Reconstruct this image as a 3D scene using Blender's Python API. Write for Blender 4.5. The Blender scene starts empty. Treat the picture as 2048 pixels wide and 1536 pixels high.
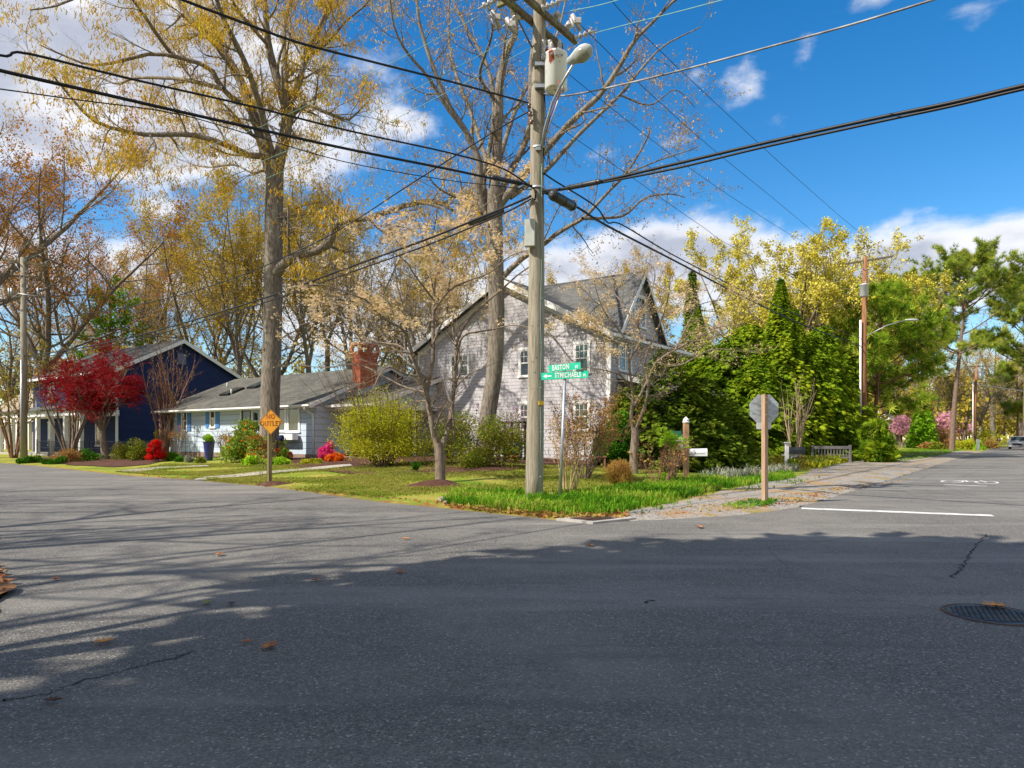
import bpy, math, random
import numpy as np
from mathutils import Vector, Matrix
from mathutils.geometry import delaunay_2d_cdt
random.seed(7); rng = np.random.default_rng(11)
R = math.radians
S = bpy.context.scene
# ---------------- camera ----------------
F = 1390.0; HY = 877.0; EYE = 1.4
cam_d = bpy.data.cameras.new("camera"); cam = bpy.data.objects.new("camera", cam_d)
S.collection.objects.link(cam); S.camera = cam
cam.location = (0, 0, EYE); cam.rotation_euler = (R(90), 0, 0)
cam_d.sensor_width = 36; cam_d.lens = 36*F/2048; cam_d.shift_y = (HY-768)/2048
cam_d.clip_start = 0.1; cam_d.clip_end = 3000
# ---------------- light ----------------
EL = R(44); SH = Vector((.905, .425)).normalized()       # SH: ground direction of shadows
sun_dir = Vector((-SH.x*math.cos(EL), -SH.y*math.cos(EL), math.sin(EL)))
sl = bpy.data.lights.new("sun", 'SUN'); sl.energy = 5.0; sl.angle = R(.5); sl.color = (1, .93, .82)
so = bpy.data.objects.new("sun", sl); S.collection.objects.link(so)
so.rotation_euler = sun_dir.to_track_quat('Z', 'Y').to_euler(); so.location = (-30, -15, 40)
W = bpy.data.worlds.new("World"); S.world = W; W.use_nodes = True
S.view_settings.view_transform = 'Standard'; S.view_settings.look = 'None'
S.view_settings.exposure = 0.55; S.view_settings.gamma = 1
S.cycles.max_bounces = 5; S.cycles.diffuse_bounces = 3; S.cycles.glossy_bounces = 2
S.cycles.transmission_bounces = 3; S.cycles.transparent_max_bounces = 4
S.cycles.caustics_reflective = False; S.cycles.caustics_refractive = False

class NT:
    def __init__(s, tree): s.t = tree; s.n = tree.nodes; s.l = tree.links
    def node(s, typ, **kw):
        n = s.n.new(typ)
        for k, v in kw.items():
            if k == 'i':
                for a, b in v.items(): 
                    if hasattr(b, 'is_linked') or isinstance(b, bpy.types.NodeSocket): s.l.new(b, n.inputs[a])
                    else: n.inputs[a].default_value = b
            else: setattr(n, k, v)
        return n
    def math(s, op, a, b=0.0, c=None, clamp=False):
        d = {0: a, 1: b}
        if c is not None: d[2] = c
        return s.node('ShaderNodeMath', operation=op, use_clamp=clamp, i=d).outputs[0]
    def ss(s, v, lo, hi, a=0.0, b=1.0, typ='SMOOTHSTEP'):
        return s.node('ShaderNodeMapRange', interpolation_type=typ, i={0: v, 1: lo, 2: hi, 3: a, 4: b}).outputs[0]
    def mix(s, f, a, b, bt='MIX'):
        n = s.n.new('ShaderNodeMix'); n.data_type = 'RGBA'; n.blend_type = bt
        for k, v in ((0, f), (6, a), (7, b)):
            if isinstance(v, bpy.types.NodeSocket): s.l.new(v, n.inputs[k])
            else: n.inputs[k].default_value = (v if k == 0 else (*v[:3], 1))
        return n.outputs[2]
    def noise(s, vec, scale, detail=4, rough=.55, out=0, dist=0.0):
        n = s.node('ShaderNodeTexNoise', i={'Scale': scale, 'Detail': detail, 'Roughness': rough, 'Distortion': dist})
        if vec is not None: s.l.new(vec, n.inputs['Vector'])
        return n.outputs[out]
# ---- sky: Nishita + procedural clouds placed by direction
w = NT(W.node_tree); bg = w.n['Background']
sky = w.node('ShaderNodeTexSky', sky_type='NISHITA', sun_disc=False, sun_elevation=EL,
             sun_rotation=math.atan2(sun_dir.x, sun_dir.y), air_density=1.0, dust_density=.3, ozone_density=1.6)
hsv = w.node('ShaderNodeHueSaturation', i={'Saturation': 1.45, 'Value': 1.27, 'Color': sky.outputs[0]})
tc = w.node('ShaderNodeTexCoord'); sep = w.node('ShaderNodeSeparateXYZ', i={0: tc.outputs['Generated']})
az = w.math('ARCTAN2', sep.outputs[0], sep.outputs[1]); el = w.math('ARCSINE', sep.outputs[2])
cmb = w.node('ShaderNodeCombineXYZ', i={0: az, 1: w.math('MULTIPLY', el, 1.7)}).outputs[0]
n1 = w.noise(cmb, 4.5, 7, .58, dist=.3); n2 = w.noise(cmb, 14.0, 5, .6)
nn = w.math('ADD', w.math('MULTIPLY', n1, .75), w.math('MULTIPLY', n2, .25))
tot = None
def azel(px, py):
    a = math.atan((px-1024)/F); return a, math.atan((HY-py)/F*math.cos(a))
# (px, py, half-width px, half-height px, weight)
for (px, py, rx, ry, wt) in [(60, 60, 380, 180, .95), (380, 130, 270, 130, .9), (230, 270, 270, 70, .7), (660, 300, 120, 50, .4),
        (-60, 560, 260, 100, .6), (330, 530, 100, 50, .5), (330, 420, 60, 26, .45), (620, 560, 220, 100, .55), (900, 640, 300, 90, .8), (1290, 515, 240, 62, 1.0), (1560, 600, 300, 80, .8),
        (1990, 515, 250, 75, 1.15), (1950, 30, 120, 46, .62), (1740, 5, 90, 28, .5), (1500, 150, 46, 40, .4), (1610, 100, 38, 36, .4),
        (1220, 300, 60, 26, .42), (1390, 148, 34, 24, .36), (1345, 285, 50, 20, .4), (800, 180, 70, 60, .35), (820, 250, 90, 30, .35), (-900, 300, 900, 260, .8), (3200, 300, 800, 220, .7)]:
    a0, e0 = azel(px, py); rax = rx/F*math.cos(a0)**2; rey = ry/F*math.cos(a0)
    da = w.math('DIVIDE', w.math('SUBTRACT', az, a0), rax); de = w.math('DIVIDE', w.math('SUBTRACT', el, e0), rey)
    d2 = w.math('ADD', w.math('MULTIPLY', da, da), w.math('MULTIPLY', de, de))
    g = w.math('MULTIPLY', w.math('EXPONENT', w.math('MULTIPLY', d2, -.9)), wt)
    tot = g if tot is None else w.math('ADD', tot, g)
tot = w.math('ADD', tot, w.ss(sep.outputs[1], .1, -.35, 0, .85)); tot = w.math('ADD', tot, w.ss(el, .85, 1.2, 0, .5))  # unseen cloud cover behind the camera and overhead, added to whiten the fill light
dens = w.math('ADD', w.math('MULTIPLY', tot, .85), w.math('MULTIPLY', w.math('SUBTRACT', nn, .5), 1.75))
cov = w.ss(dens, .22, .58)
thick = w.ss(dens, .45, 1.15)
shade = w.noise(cmb, 6.5, 5, .55)
ccol = w.mix(w.math('MULTIPLY', w.ss(shade, .3, .58), w.ss(dens, .42, .75)), (7.4, 7.35, 7.5), (3.8, 4.0, 4.7))
final = w.mix(w.math('MULTIPLY', cov, .93), hsv.outputs[0], ccol)
w.l.new(final, bg.inputs[0]); bg.inputs[1].default_value = 0.1

# ---------------- helpers ----------------
COL = S.collection
A = np.array((-.8119, .5838)); B = np.array((.5928, .8053)); A3 = Vector((*A, 0)); B3 = Vector((*B, 0))
HROT = math.atan2(-A[1], -A[0])
def P(px, py, D): return Vector(((px-1024)/F*D, D, EYE+(HY-py)/F*D))
def PN(px, py, D): return np.array(P(px, py, D))
def gf(px, py):
    D = EYE*F/(py-HY); return ((px-1024)/F*D, D)
EDGE = [np.array((-28., 39.))+A*200, np.array((-28., 39.))+A*30] + [np.array(gf(*q)) for q in
        [(0, 926), (65, 931), (250, 951), (390, 960), (550, 975), (750, 1003), (900, 1018), (1024, 1031), (1130, 1042), (1200, 1045), (1262, 1042), (1350, 1038), (1480, 1030), (1600, 1014)]]
E2 = EDGE[-1]
EDGE += [E2+B*20, E2+B*60, E2+B*400]
EDGE = np.array(EDGE)
def seg_dist(x, y, pl):
    d = np.full(np.shape(x), 1e9)
    for (ax, ay), (bx, by) in zip(pl[:-1], pl[1:]):
        vx, vy = bx-ax, by-ay; t = np.clip(((x-ax)*vx+(y-ay)*vy)/(vx*vx+vy*vy), 0, 1)
        d = np.minimum(d, np.hypot(x-ax-t*vx, y-ay-t*vy))
    return d
def inside(x, y, poly):
    x = np.asarray(x, float); y = np.asarray(y, float); c = np.zeros(x.shape, bool); n = len(poly)
    for i in range(n):
        x1, y1 = poly[i]; x2, y2 = poly[(i+1) % n]
        if y1 == y2: continue
        c ^= ((y1 > y) != (y2 > y)) & (x < (x2-x1)*(y-y1)/(y2-y1)+x1)
    return c
BLOCK = [tuple(q) for q in EDGE]+[tuple(EDGE[-1]+np.array((-50, 400))), tuple(EDGE[0]+np.array((-20, 700)))]
def sst(v): v = np.clip(v, 0, 1); return v*v*(3-2*v)
def hgt(x, y):
    x = np.asarray(x, float); y = np.asarray(y, float)
    ins = inside(x, y, BLOCK)
    d1 = seg_dist(x, y, EDGE[:11]); d2 = seg_dist(x, y, EDGE[10:])
    d = np.minimum(d1, d2)
    r = .5*sst(np.minimum(d1/13, (d2-3.5)/14))
    bump = .02*np.sin(x*1.3+.7*y)*np.sin(y*.9-.5*x)
    z_in = -.03 + .055*sst(d/.4) + r + bump*sst(d/3)
    return np.where(ins, z_in, -.03)
def hz(x, y): return float(hgt(np.array([x]), np.array([y]))[0])
_Y = np.concatenate([np.arange(3, 60, .05), np.arange(60, 300, .5)])
def gp(px, py):
    u = (px-1024)/F; v = (py-HY)/F; z = EYE-v*_Y; h = hgt(u*_Y, _Y)
    k = np.argmax(z <= h); D = _Y[k]; return Vector((u*D, D, float(h[k])))
def gd(px, D): x = (px-1024)/F*D; return Vector((x, D, hz(x, D)))

MATS = {}
def base_mat(name):
    m = bpy.data.materials.new(name); m.use_nodes = True; t = NT(m.node_tree); MATS[name] = m
    return m, t, t.n['Principled BSDF']
def mat(name, c1, c2=None, c3=None, scale=6, rough=.8, bump=.2, bscale=None, metal=0, stretch=None, detail=5, spec=.3, coat=0, big=None):
    if name in MATS: return MATS[name]
    m, t, p = base_mat(name); co = t.node('ShaderNodeTexCoord').outputs['Object']
    if stretch: co = t.node('ShaderNodeMapping', i={0: co, 3: stretch}).outputs[0]
    if c2 is None: c2 = tuple(x*.8 for x in c1)
    n = t.noise(co, scale, detail); col = t.mix(t.ss(n, .35, .65), c1, c2)
    if c3:
        n2 = t.noise(co, scale*.23, 4); col = t.mix(t.ss(n2, .5, .68), col, c3)
    p.inputs['Roughness'].default_value = rough; p.inputs['Metallic'].default_value = metal
    p.inputs['Specular IOR Level'].default_value = spec; p.inputs['Coat Weight'].default_value = coat
    t.l.new(col, p.inputs['Base Color'])
    if bump:
        nb = t.noise(co, bscale or scale*4, 4)
        b = t.node('ShaderNodeBump', i={'Strength': bump, 'Distance': .02, 'Height': nb}); t.l.new(b.outputs[0], p.inputs['Normal'])
    return m
def leafmat(name, cols, trans=.35, glossy=False):
    """foliage: colours picked by a per-face random attribute and a per-object random"""
    m = bpy.data.materials.new(name); m.use_nodes = True; t = NT(m.node_tree); t.n.clear(); MATS[name] = m
    at = t.node('ShaderNodeAttribute', attribute_name='rnd').outputs['Fac']
    ob = t.node('ShaderNodeObjectInfo').outputs['Random']
    f = t.math('ADD', t.math('MULTIPLY', at, .85), t.math('MULTIPLY', ob, .15))
    r = t.node('ShaderNodeValToRGB', i={0: f}); cr = r.color_ramp
    while len(cr.elements) < len(cols): cr.elements.new(.5)
    for i, c in enumerate(cols): cr.elements[i].position = i/(len(cols)-1); cr.elements[i].color = (*c, 1)
    d = t.node('ShaderNodeBsdfDiffuse', i={0: r.outputs[0]}); tr = t.node('ShaderNodeBsdfTranslucent', i={0: r.outputs[0]})
    mx = t.node('ShaderNodeMixShader', i={0: trans*.6, 1: d.outputs[0], 2: tr.outputs[0]})
    o = t.node('ShaderNodeOutputMaterial', i={0: mx.outputs[0]}); return m

def tag(o, label=None, cat=None, group=None, kind=None):
    if label: o['label'] = label
    if cat: o['category'] = cat
    if group: o['group'] = group
    if kind: o['kind'] = kind
    return o
def empty(name, loc, label, cat, rz=0, group=None):
    o = bpy.data.objects.new(name, None); COL.objects.link(o); o.location = loc; o.rotation_euler = (0, 0, rz)
    o.empty_display_size = .2; return tag(o, label, cat, group)
def link(name, me, parent=None, m=None):
    o = bpy.data.objects.new(name, me); COL.objects.link(o)
    if m: 
        for mm in (m if isinstance(m, (list, tuple)) else [m]): me.materials.append(mm)
    if parent: o.parent = parent
    return o
def copy_tree(o, parent=None):
    c = o.copy(); COL.objects.link(c); c.parent = parent
    for ch in o.children: copy_tree(ch, c)
    return c
class MB:
    """small hard-surface mesh builder"""
    def __init__(s): s.v = []; s.f = []; s.sm = []
    def add(s, vs, fs, smooth=False):
        n = len(s.v); s.v += [tuple(q) for q in vs]; s.f += [tuple(i+n for i in f) for f in fs]; s.sm += [smooth]*len(fs); return s
    def box(s, x0, x1, y0, y1, z0, z1, M=None, ch=0):
        if ch and min(x1-x0, y1-y0, z1-z0) > 2.2*ch:
            c = ch; pr = [(x0+c, y0), (x1-c, y0), (x1, y0+c), (x1, y1-c), (x1-c, y1), (x0+c, y1), (x0, y1-c), (x0, y0+c)]
            vs = [(x, y, z0) for x, y in pr]+[(x, y, z1) for x, y in pr]
            fs = [tuple(range(7, -1, -1)), tuple(range(8, 16))]+[(i, (i+1) % 8, 8+(i+1) % 8, 8+i) for i in range(8)]
        else:
            vs = [(x0, y0, z0), (x1, y0, z0), (x1, y1, z0), (x0, y1, z0), (x0, y0, z1), (x1, y0, z1), (x1, y1, z1), (x0, y1, z1)]
            fs = [(3, 2, 1, 0), (4, 5, 6, 7), (0, 1, 5, 4), (1, 2, 6, 5), (2, 3, 7, 6), (3, 0, 4, 7)]
        if M is not None: vs = [M @ Vector(q) for q in vs]
        return s.add(vs, fs)
    def tube(s, pts, rad, n=8, caps=True):
        pts = [Vector(p) for p in pts]; k = len(pts)
        if not hasattr(rad, '__len__'): rad = [rad]*k
        ref = None; vs = []
        for i in range(k):
            d = (pts[min(i+1, k-1)]-pts[max(i-1, 0)]).normalized()
            if ref is None: ref = d.orthogonal().normalized()
            ref = (ref-d*ref.dot(d)).normalized(); b = d.cross(ref)
            for j in range(n):
                a = 2*math.pi*j/n; vs.append(pts[i]+(ref*math.cos(a)+b*math.sin(a))*rad[i])
        fs = [(i*n+j, i*n+(j+1) % n, (i+1)*n+(j+1) % n, (i+1)*n+j) for i in range(k-1) for j in range(n)]
        s.add(vs, fs, True)
        if caps:
            m = len(s.v)-len(vs); s.f += [tuple(m+j for j in range(n-1, -1, -1)), tuple(m+(k-1)*n+j for j in range(n))]; s.sm += [False, False]
        return s
    def lathe(s, prof, n=16, M=None):
        vs = [(r*math.cos(2*math.pi*j/n), r*math.sin(2*math.pi*j/n), z) for r, z in prof for j in range(n)]
        if M is not None: vs = [M @ Vector(q) for q in vs]
        k = len(prof); fs = [(i*n+j, i*n+(j+1) % n, (i+1)*n+(j+1) % n, (i+1)*n+j) for i in range(k-1) for j in range(n)]
        s.add(vs, fs, True); m = len(s.v)-len(vs)
        s.f += [tuple(m+j for j in range(n-1, -1, -1)), tuple(m+(k-1)*n+j for j in range(n))]; s.sm += [False]*2; return s
    def prism(s, poly, y0, y1, M=None, axis='y'):
        n = len(poly)
        if axis == 'y': vs = [(x, y0, z) for x, z in poly]+[(x, y1, z) for x, z in poly]
        elif axis == 'x': vs = [(y0, x, z) for x, z in poly]+[(y1, x, z) for x, z in poly]
        else: vs = [(x, z, y0) for x, z in poly]+[(x, z, y1) for x, z in poly]
        if M is not None: vs = [M @ Vector(q) for q in vs]
        return s.add(vs, [tuple(range(n-1, -1, -1)), tuple(range(n, 2*n))]+[(i, (i+1) % n, n+(i+1) % n, n+i) for i in range(n)])
    def build(s, name, m, parent=None, fixn=True):
        me = bpy.data.meshes.new(name); me.from_pydata(s.v, [], s.f); me.polygons.foreach_set('use_smooth', s.sm)
        if fixn:
            import bmesh
            bm = bmesh.new(); bm.from_mesh(me); bmesh.ops.recalc_face_normals(bm, faces=bm.faces); bm.to_mesh(me); bm.free()
        me.update(); return link(name, me, parent, m)
def npmesh(name, V, Fc, rnd=None, smooth=False, midx=None):
    """V (n,3), Fc (m,k) one face size or list of arrays"""
    if not isinstance(Fc, list): Fc = [Fc]
    me = bpy.data.meshes.new(name); V = np.asarray(V, np.float32)
    me.vertices.add(len(V)); me.vertices.foreach_set('co', V.ravel())
    nl = sum(f.size for f in Fc); nf = sum(len(f) for f in Fc)
    me.loops.add(nl); me.loops.foreach_set('vertex_index', np.concatenate([f.ravel() for f in Fc]).astype(np.int32))
    me.polygons.add(nf); tot = np.concatenate([np.full(len(f), f.shape[1]) for f in Fc])
    st = np.concatenate([[0], np.cumsum(tot)[:-1]]); me.polygons.foreach_set('loop_start', st.astype(np.int32))
    try: me.polygons.foreach_set('loop_total', tot.astype(np.int32))
    except Exception: pass
    me.polygons.foreach_set('use_smooth', np.full(nf, smooth))
    if midx is not None: me.polygons.foreach_set('material_index', midx.astype(np.int32))
    me.update(calc_edges=True)
    if rnd is not None:
        at = me.attributes.new('rnd', 'FLOAT', 'FACE'); at.data.foreach_set('value', rnd.astype(np.float32))
    return me
def text_mesh(txt, size, depth=.002, spacing=1.0, width=1.0, bold=0.0):
    c = bpy.data.curves.new('t', 'FONT'); c.body = txt; c.size = size; c.extrude = depth; c.align_x = 'CENTER'; c.align_y = 'CENTER'
    c.space_character = spacing; c.offset = bold; c.resolution_u = 3
    o = bpy.data.objects.new('t', c); COL.objects.link(o); bpy.context.view_layer.update()
    me = bpy.data.meshes.new_from_object(o.evaluated_get(bpy.context.evaluated_depsgraph_get()))
    bpy.data.objects.remove(o); bpy.data.curves.remove(c); me.materials.clear()
    for v in me.vertices: v.co.x *= width
    return me
# ================= SETTING =================
def axis(lo, hi, dense_lo, dense_hi, st):
    mid = np.arange(dense_lo, dense_hi, st); out = [dense_lo]; s = st
    while out[-1] > lo: s *= 1.25; out.append(out[-1]-s)
    l = np.array(out[1:])[::-1]; out = [dense_hi]; s = st
    while out[-1] < hi: out.append(out[-1]+s); s *= 1.25
    return np.concatenate([l, mid, np.array(out)])
gx = axis(-700, 700, -34, 34, .3); gy = axis(-300, 900, 6, 62, .3)
GX, GY = np.meshgrid(gx, gy); GZ = hgt(GX, GY)
nx, ny = len(gx), len(gy); ii = (np.arange(ny-1)[:, None]*nx+np.arange(nx-1)[None]).ravel()
me = npmesh('ground', np.stack([GX, GY, GZ], -1).reshape(-1, 3), np.stack([ii, ii+1, ii+nx+1, ii+nx], 1), smooth=True)
at = me.attributes.new('dedge', 'FLOAT', 'POINT'); at.data.foreach_set('value', seg_dist(GX, GY, EDGE).ravel().astype(np.float32))
m, t, p = base_mat('lawn_mat'); co = t.node('ShaderNodeTexCoord').outputs['Object']
n = t.noise(co, 1.1, 5, .6); c = t.mix(t.ss(n, .36, .62), (.26, .33, .03), (.44, .36, .08))
c = t.mix(t.ss(t.noise(co, .35, 4), .45, .65), c, (.16, .26, .02))
c = t.mix(t.math('MULTIPLY', t.ss(t.noise(co, 5, 5), .52, .7), .7), c, (.3, .2, .08))
de = t.node('ShaderNodeAttribute', attribute_name='dedge').outputs['Fac']
ed = t.ss(t.math('ADD', de, t.math('MULTIPLY', t.noise(co, 3, 4), 1.2)), .55, 1.05, 1, 0)
c = t.mix(ed, c, (.3, .14, .06))
sp = t.noise(co, 60, 3, .7); c = t.mix(t.ss(sp, .35, .7, 0, .55), c, (.045, .07, .012))
far = t.ss(de, 40, 60); c = t.mix(far, c, (.14, .1, .05))
t.l.new(c, p.inputs['Base Color']); p.inputs['Roughness'].default_value = .95; p.inputs['Specular IOR Level'].default_value = .1
b = t.node('ShaderNodeBump', i={'Strength': .7, 'Distance': .03, 'Height': sp}); t.l.new(b.outputs[0], p.inputs['Normal'])
tag(link('ground', me, m=m), kind='structure')

def asphalt(name, k=1.0, warm=0.0):
    m, t, p = base_mat(name); co = t.node('ShaderNodeTexCoord').outputs['Object']
    vo = t.node('ShaderNodeTexVoronoi', i={'Vector': co, 'Scale': 95.0}); v2 = t.node('ShaderNodeTexVoronoi', i={'Vector': co, 'Scale': 38.0})
    cs = t.node('ShaderNodeSeparateColor', i={0: vo.outputs['Color']}).outputs[0]
    cs2 = t.node('ShaderNodeSeparateColor', i={0: v2.outputs['Color']}).outputs[1]
    base = t.mix(t.ss(cs, .1, 1.0), (.092*k, .086*k, .077*k), (.2*k, .187*k, .168*k))
    base = t.mix(t.ss(cs, .94, .99), base, (.36, .34, .31))
    base = t.mix(t.math('MULTIPLY', t.ss(cs2, .9, .94), t.ss(v2.outputs['Distance'], .35, .2)), base, (.42, .38, .33))
    base = t.mix(t.math('MULTIPLY', t.ss(cs2, .04, .02), .4), base, (.05, .05, .05))
    n = t.noise(co, .33, 5, .6); base = t.mix(t.ss(n, .42, .68, .0, .5), base, (.25*k, .23*k, .2*k)); sx_ = t.node('ShaderNodeMapping', i={0: co, 2: (0, 0, R(-36)), 3: (.12, .9, 1)}).outputs[0]; base = t.mix(t.ss(t.noise(sx_, 1.0, 5, .6), .5, .66, 0, .45), base, (.28, .26, .23)); base = t.mix(t.ss(t.noise(sx_, 1.7, 4, .6), .56, .7, 0, .35), base, (.07, .068, .066))
    n = t.noise(co, 1.8, 6, .65); base = t.mix(t.ss(n, .52, .72, 0, .35), base, (.07, .067, .065))
    # fine cracks
    wv = t.node('ShaderNodeTexVoronoi', feature='DISTANCE_TO_EDGE', i={'Vector': t.node('ShaderNodeMixRGB', i={0: .12, 1: co, 2: t.node('ShaderNodeTexNoise', i={'Vector': co, 'Scale': 1.5, 'Detail': 6}).outputs[1]}).outputs[0], 'Scale': .3})
    cr = t.math('MULTIPLY', t.ss(wv.outputs[0], .0035, .0012), t.ss(t.noise(co, .4, 2), .5, .6))
    base = t.mix(t.math('MULTIPLY', cr, .35), base, (.03, .03, .03))
    t.l.new(base, p.inputs['Base Color']); p.inputs['Roughness'].default_value = .82; p.inputs['Specular IOR Level'].default_value = .35
    h = t.math('ADD', t.math('MULTIPLY', vo.outputs['Distance'], -1.0), t.math('MULTIPLY', t.noise(co, 25, 4), 1.0))
    b = t.node('ShaderNodeBump', i={'Strength': .55, 'Distance': .012, 'Height': h}); t.l.new(b.outputs[0], p.inputs['Normal'])
    return m
M_ASPH = asphalt('asphalt')
def resample_edge(poly, step, jit):
    out = []
    n = len(poly)
    for i in range(n):
        a = np.array(poly[i]); b = np.array(poly[(i+1) % n]); L = np.hypot(*(b-a)); k = max(1, min(400, int(L/step)))
        nrm = np.array((-(b-a)[1], (b-a)[0]))/max(L, 1e-6)
        for q in range(k):
            pnt = a+(b-a)*q/k; out.append(pnt+nrm*rng.uniform(-jit, jit)*(1 if q else .3))
    return out
def sheet(name, poly, off, step, m, jit=0.0, kind='structure', flat=None, grid=None, label=None, cat=None):
    pe = resample_edge(poly, step, jit); pa = np.array(pe); lo = pa.min(0); hi = pa.max(0); g = grid or step*2
    pts = [Vector(q) for q in pe]; n = len(pts)
    if (hi[0]-lo[0])/g*(hi[1]-lo[1])/g < 60000 and flat is None:
        X, Y = np.meshgrid(np.arange(lo[0], hi[0], g), np.arange(lo[1], hi[1], g)); X = X.ravel(); Y = Y.ravel()
        k = inside(X, Y, pe) & (seg_dist(X, Y, np.array(pe+[pe[0]])) > g*.4)
        pts += [Vector((a, b)) for a, b in zip(X[k], Y[k])]
    r = delaunay_2d_cdt(pts, [(i, (i+1) % n) for i in range(n)], [], 1, 1e-4)
    V = np.array([(q.x, q.y) for q in r[0]]); Z = (hgt(V[:, 0], V[:, 1]) if flat is None else np.full(len(V), flat))+off
    me = bpy.data.meshes.new(name); me.from_pydata(np.column_stack([V, Z]).tolist(), [], [tuple(f) for f in r[2]])
    me.polygons.foreach_set('use_smooth', [True]*len(me.polygons)); me.update()
    o = link(name, me, m=m); tag(o, label, cat, kind=kind)
    return o
# road polygon (both streets), flat at z = 0
near = [(-4.9, 5.9), (-5.3, 7.25)]
NL = [np.array(near[-1])+A*250, np.array(near[-1])+A*40, np.array(near[-1])+A*4, np.array(near[-1]), np.array((-4.58, 6.3)), np.array((-4.02, 5.15)), np.array((-4.2, 3.5)), np.array((-6, .5)), np.array((-9, -4)), np.array((-9, -4))-B*250]
RE = np.array((12.4, 9.8)); RR = [RE-B*280, RE-B*20, RE, RE+B*60, RE+B*400]
road = [tuple(q) for q in RR]+[tuple(q) for q in EDGE[::-1]]+[tuple(q) for q in NL]
o = sheet('road', road, 0, .5, M_ASPH, jit=.025, flat=0.0)
# gravel shoulder along the right road
M_GRAV, t, p = base_mat('gravel'); co = t.node('ShaderNodeTexCoord').outputs['Object']
vo = t.node('ShaderNodeTexVoronoi', i={'Vector': co, 'Scale': 32.0}); cs = t.node('ShaderNodeSeparateColor', i={0: vo.outputs['Color']}).outputs[0]
c = t.mix(cs, (.15, .135, .12), (.4, .36, .31)); c = t.mix(t.ss(t.noise(co, .8, 5, .6), .48, .64, 0, .85), c, (.36, .2, .07))
c = t.mix(t.ss(t.noise(co, 1.6, 5, .6), .56, .66, 0, .8), c, (.2, .2, .04))
t.l.new(c, p.inputs['Base Color']); p.inputs['Roughness'].default_value = .9
b = t.node('ShaderNodeBump', i={'Strength': .8, 'Distance': .02, 'Height': vo.outputs['Distance']}); t.l.new(b.outputs[0], p.inputs['Normal'])
GR = [gf(*q) for q in [(1262, 1042), (1350, 1038.5), (1480, 1030.5), (1600, 1014.5)]]+[tuple(E2+B*20), tuple(E2+B*45), tuple(E2+B*75)] + \
     [tuple(E2+B*74-np.array((-1, .7))*-4), tuple(E2+B*45+A*4.5), tuple(E2+B*20+A*4.2)]+[tuple(gp(*q))[:2] for q in [(1600, 953), (1500, 972), (1385, 998), (1290, 1018), (1240, 1034)]]
sheet('gravel_shoulder', GR, .022, .3, M_GRAV, jit=.1, grid=.5)
M_MULCH = mat('mulch', (.11, .042, .024), (.05, .022, .014), (.14, .065, .038), scale=18, rough=.95, bump=1.0, bscale=60)
M_STRAW = mat('pine_straw', (.3, .14, .06), (.2, .09, .04), (.3, .2, .1), scale=14, rough=.95, bump=1.0, bscale=70)
M_CONC = mat('concrete', (.42, .39, .35), (.33, .31, .28), (.45, .4, .32), scale=3, rough=.85, bump=.25, bscale=40)
def pxpoly(pp): return [tuple(gp(*q))[:2] for q in pp]
sheet('mulch_bed', pxpoly([(560, 930), (720, 951), (850, 952), (985, 944), (1055, 938), (1330, 932), (1600, 921), (1600, 914), (1330, 916), (1040, 915), (900, 913), (700, 912), (600, 914), (330, 906), (240, 908), (330, 912), (480, 918), (545, 925)]), .03, .3, M_MULCH, jit=.08, grid=.8)
sheet('mulch_bed', pxpoly([(140, 931), (230, 935), (300, 929), (330, 920), (240, 914), (120, 915), (60, 917), (90, 923)]), .03, .3, M_MULCH, jit=.08, grid=.8)
def ring(cx, cy, r, h, name='mulch_ring'):
    b = MB(); n = 26; vs = []
    for k, (rr, zz) in enumerate([(1.0, 0), (.8, .35), (.5, .8), (.2, 1.0)]):
        for j in range(n):
            a = 2*math.pi*j/n; q = r*rr*(1+.12*math.sin(3*a+cx)+random.uniform(-.05, .05)); x, y = cx+q*math.cos(a), cy+q*math.sin(a)
            vs.append((x, y, hz(x, y)-.01+h*zz+random.uniform(-.01, .01)))
    fs = [(k*n+j, k*n+(j+1) % n, (k+1)*n+(j+1) % n, (k+1)*n+j) for k in range(3) for j in range(n)]+[tuple(3*n+j for j in range(n))]
    b.add(vs, fs, True); return tag(b.build(name, M_MULCH), kind='structure')
q = gp(868, 971); ring(q.x, q.y, .85, .16); q = gp(548, 968); ring(q.x, q.y, .55, .08)
sheet('walkway', pxpoly([(385, 962), (430, 960), (530, 950), (640, 940), (705, 933), (700, 930), (630, 936), (520, 945), (420, 955)]), .045, .3, M_CONC, grid=.8)
sheet('walkway', pxpoly([(232, 944), (275, 945), (330, 938), (420, 934), (415, 932), (320, 935), (262, 940)]), .045, .3, M_CONC, grid=.8)
#sheet('pine_straw_patch', [gf(*q) for q in [(1505, 1026), (1598, 1012), (1700, 992), (1830, 958), (1700, 985), (1620, 994), (1560, 1003), (1500, 1015), (1420, 1020)]], .055, .2, M_STRAW, jit=.1, grid=.4)
sheet('pine_straw_patch', [(-3.95, 5.2), (-4.35, 5.75), (-4.5, 6.3), (-5.3, 7.2), (-6.5, 8.4), (-9, 7), (-9, 2), (-6, 1), (-4.1, 3.6)], .05, .12, M_STRAW, jit=.08, flat=0)
M_PAINT = mat('road_paint', (.78, .78, .75), (.55, .54, .52), (.4, .39, .37), scale=14, rough=.7, bump=.1)
def strip(name, a, b, wd, z=.005):
    a = Vector(a); b = Vector(b); d = (b-a).normalized(); nn = Vector((-d.y, d.x))*wd/2
    return MB().add([(*(a-nn), z), (*(b-nn), z), (*(b+nn), z), (*(a+nn), z)], [(0, 1, 2, 3)]).build(name, M_PAINT)
tag(strip('stop_line', gf(1603, 1017), gf(1986, 1031.5), .3), kind='structure')
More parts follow.
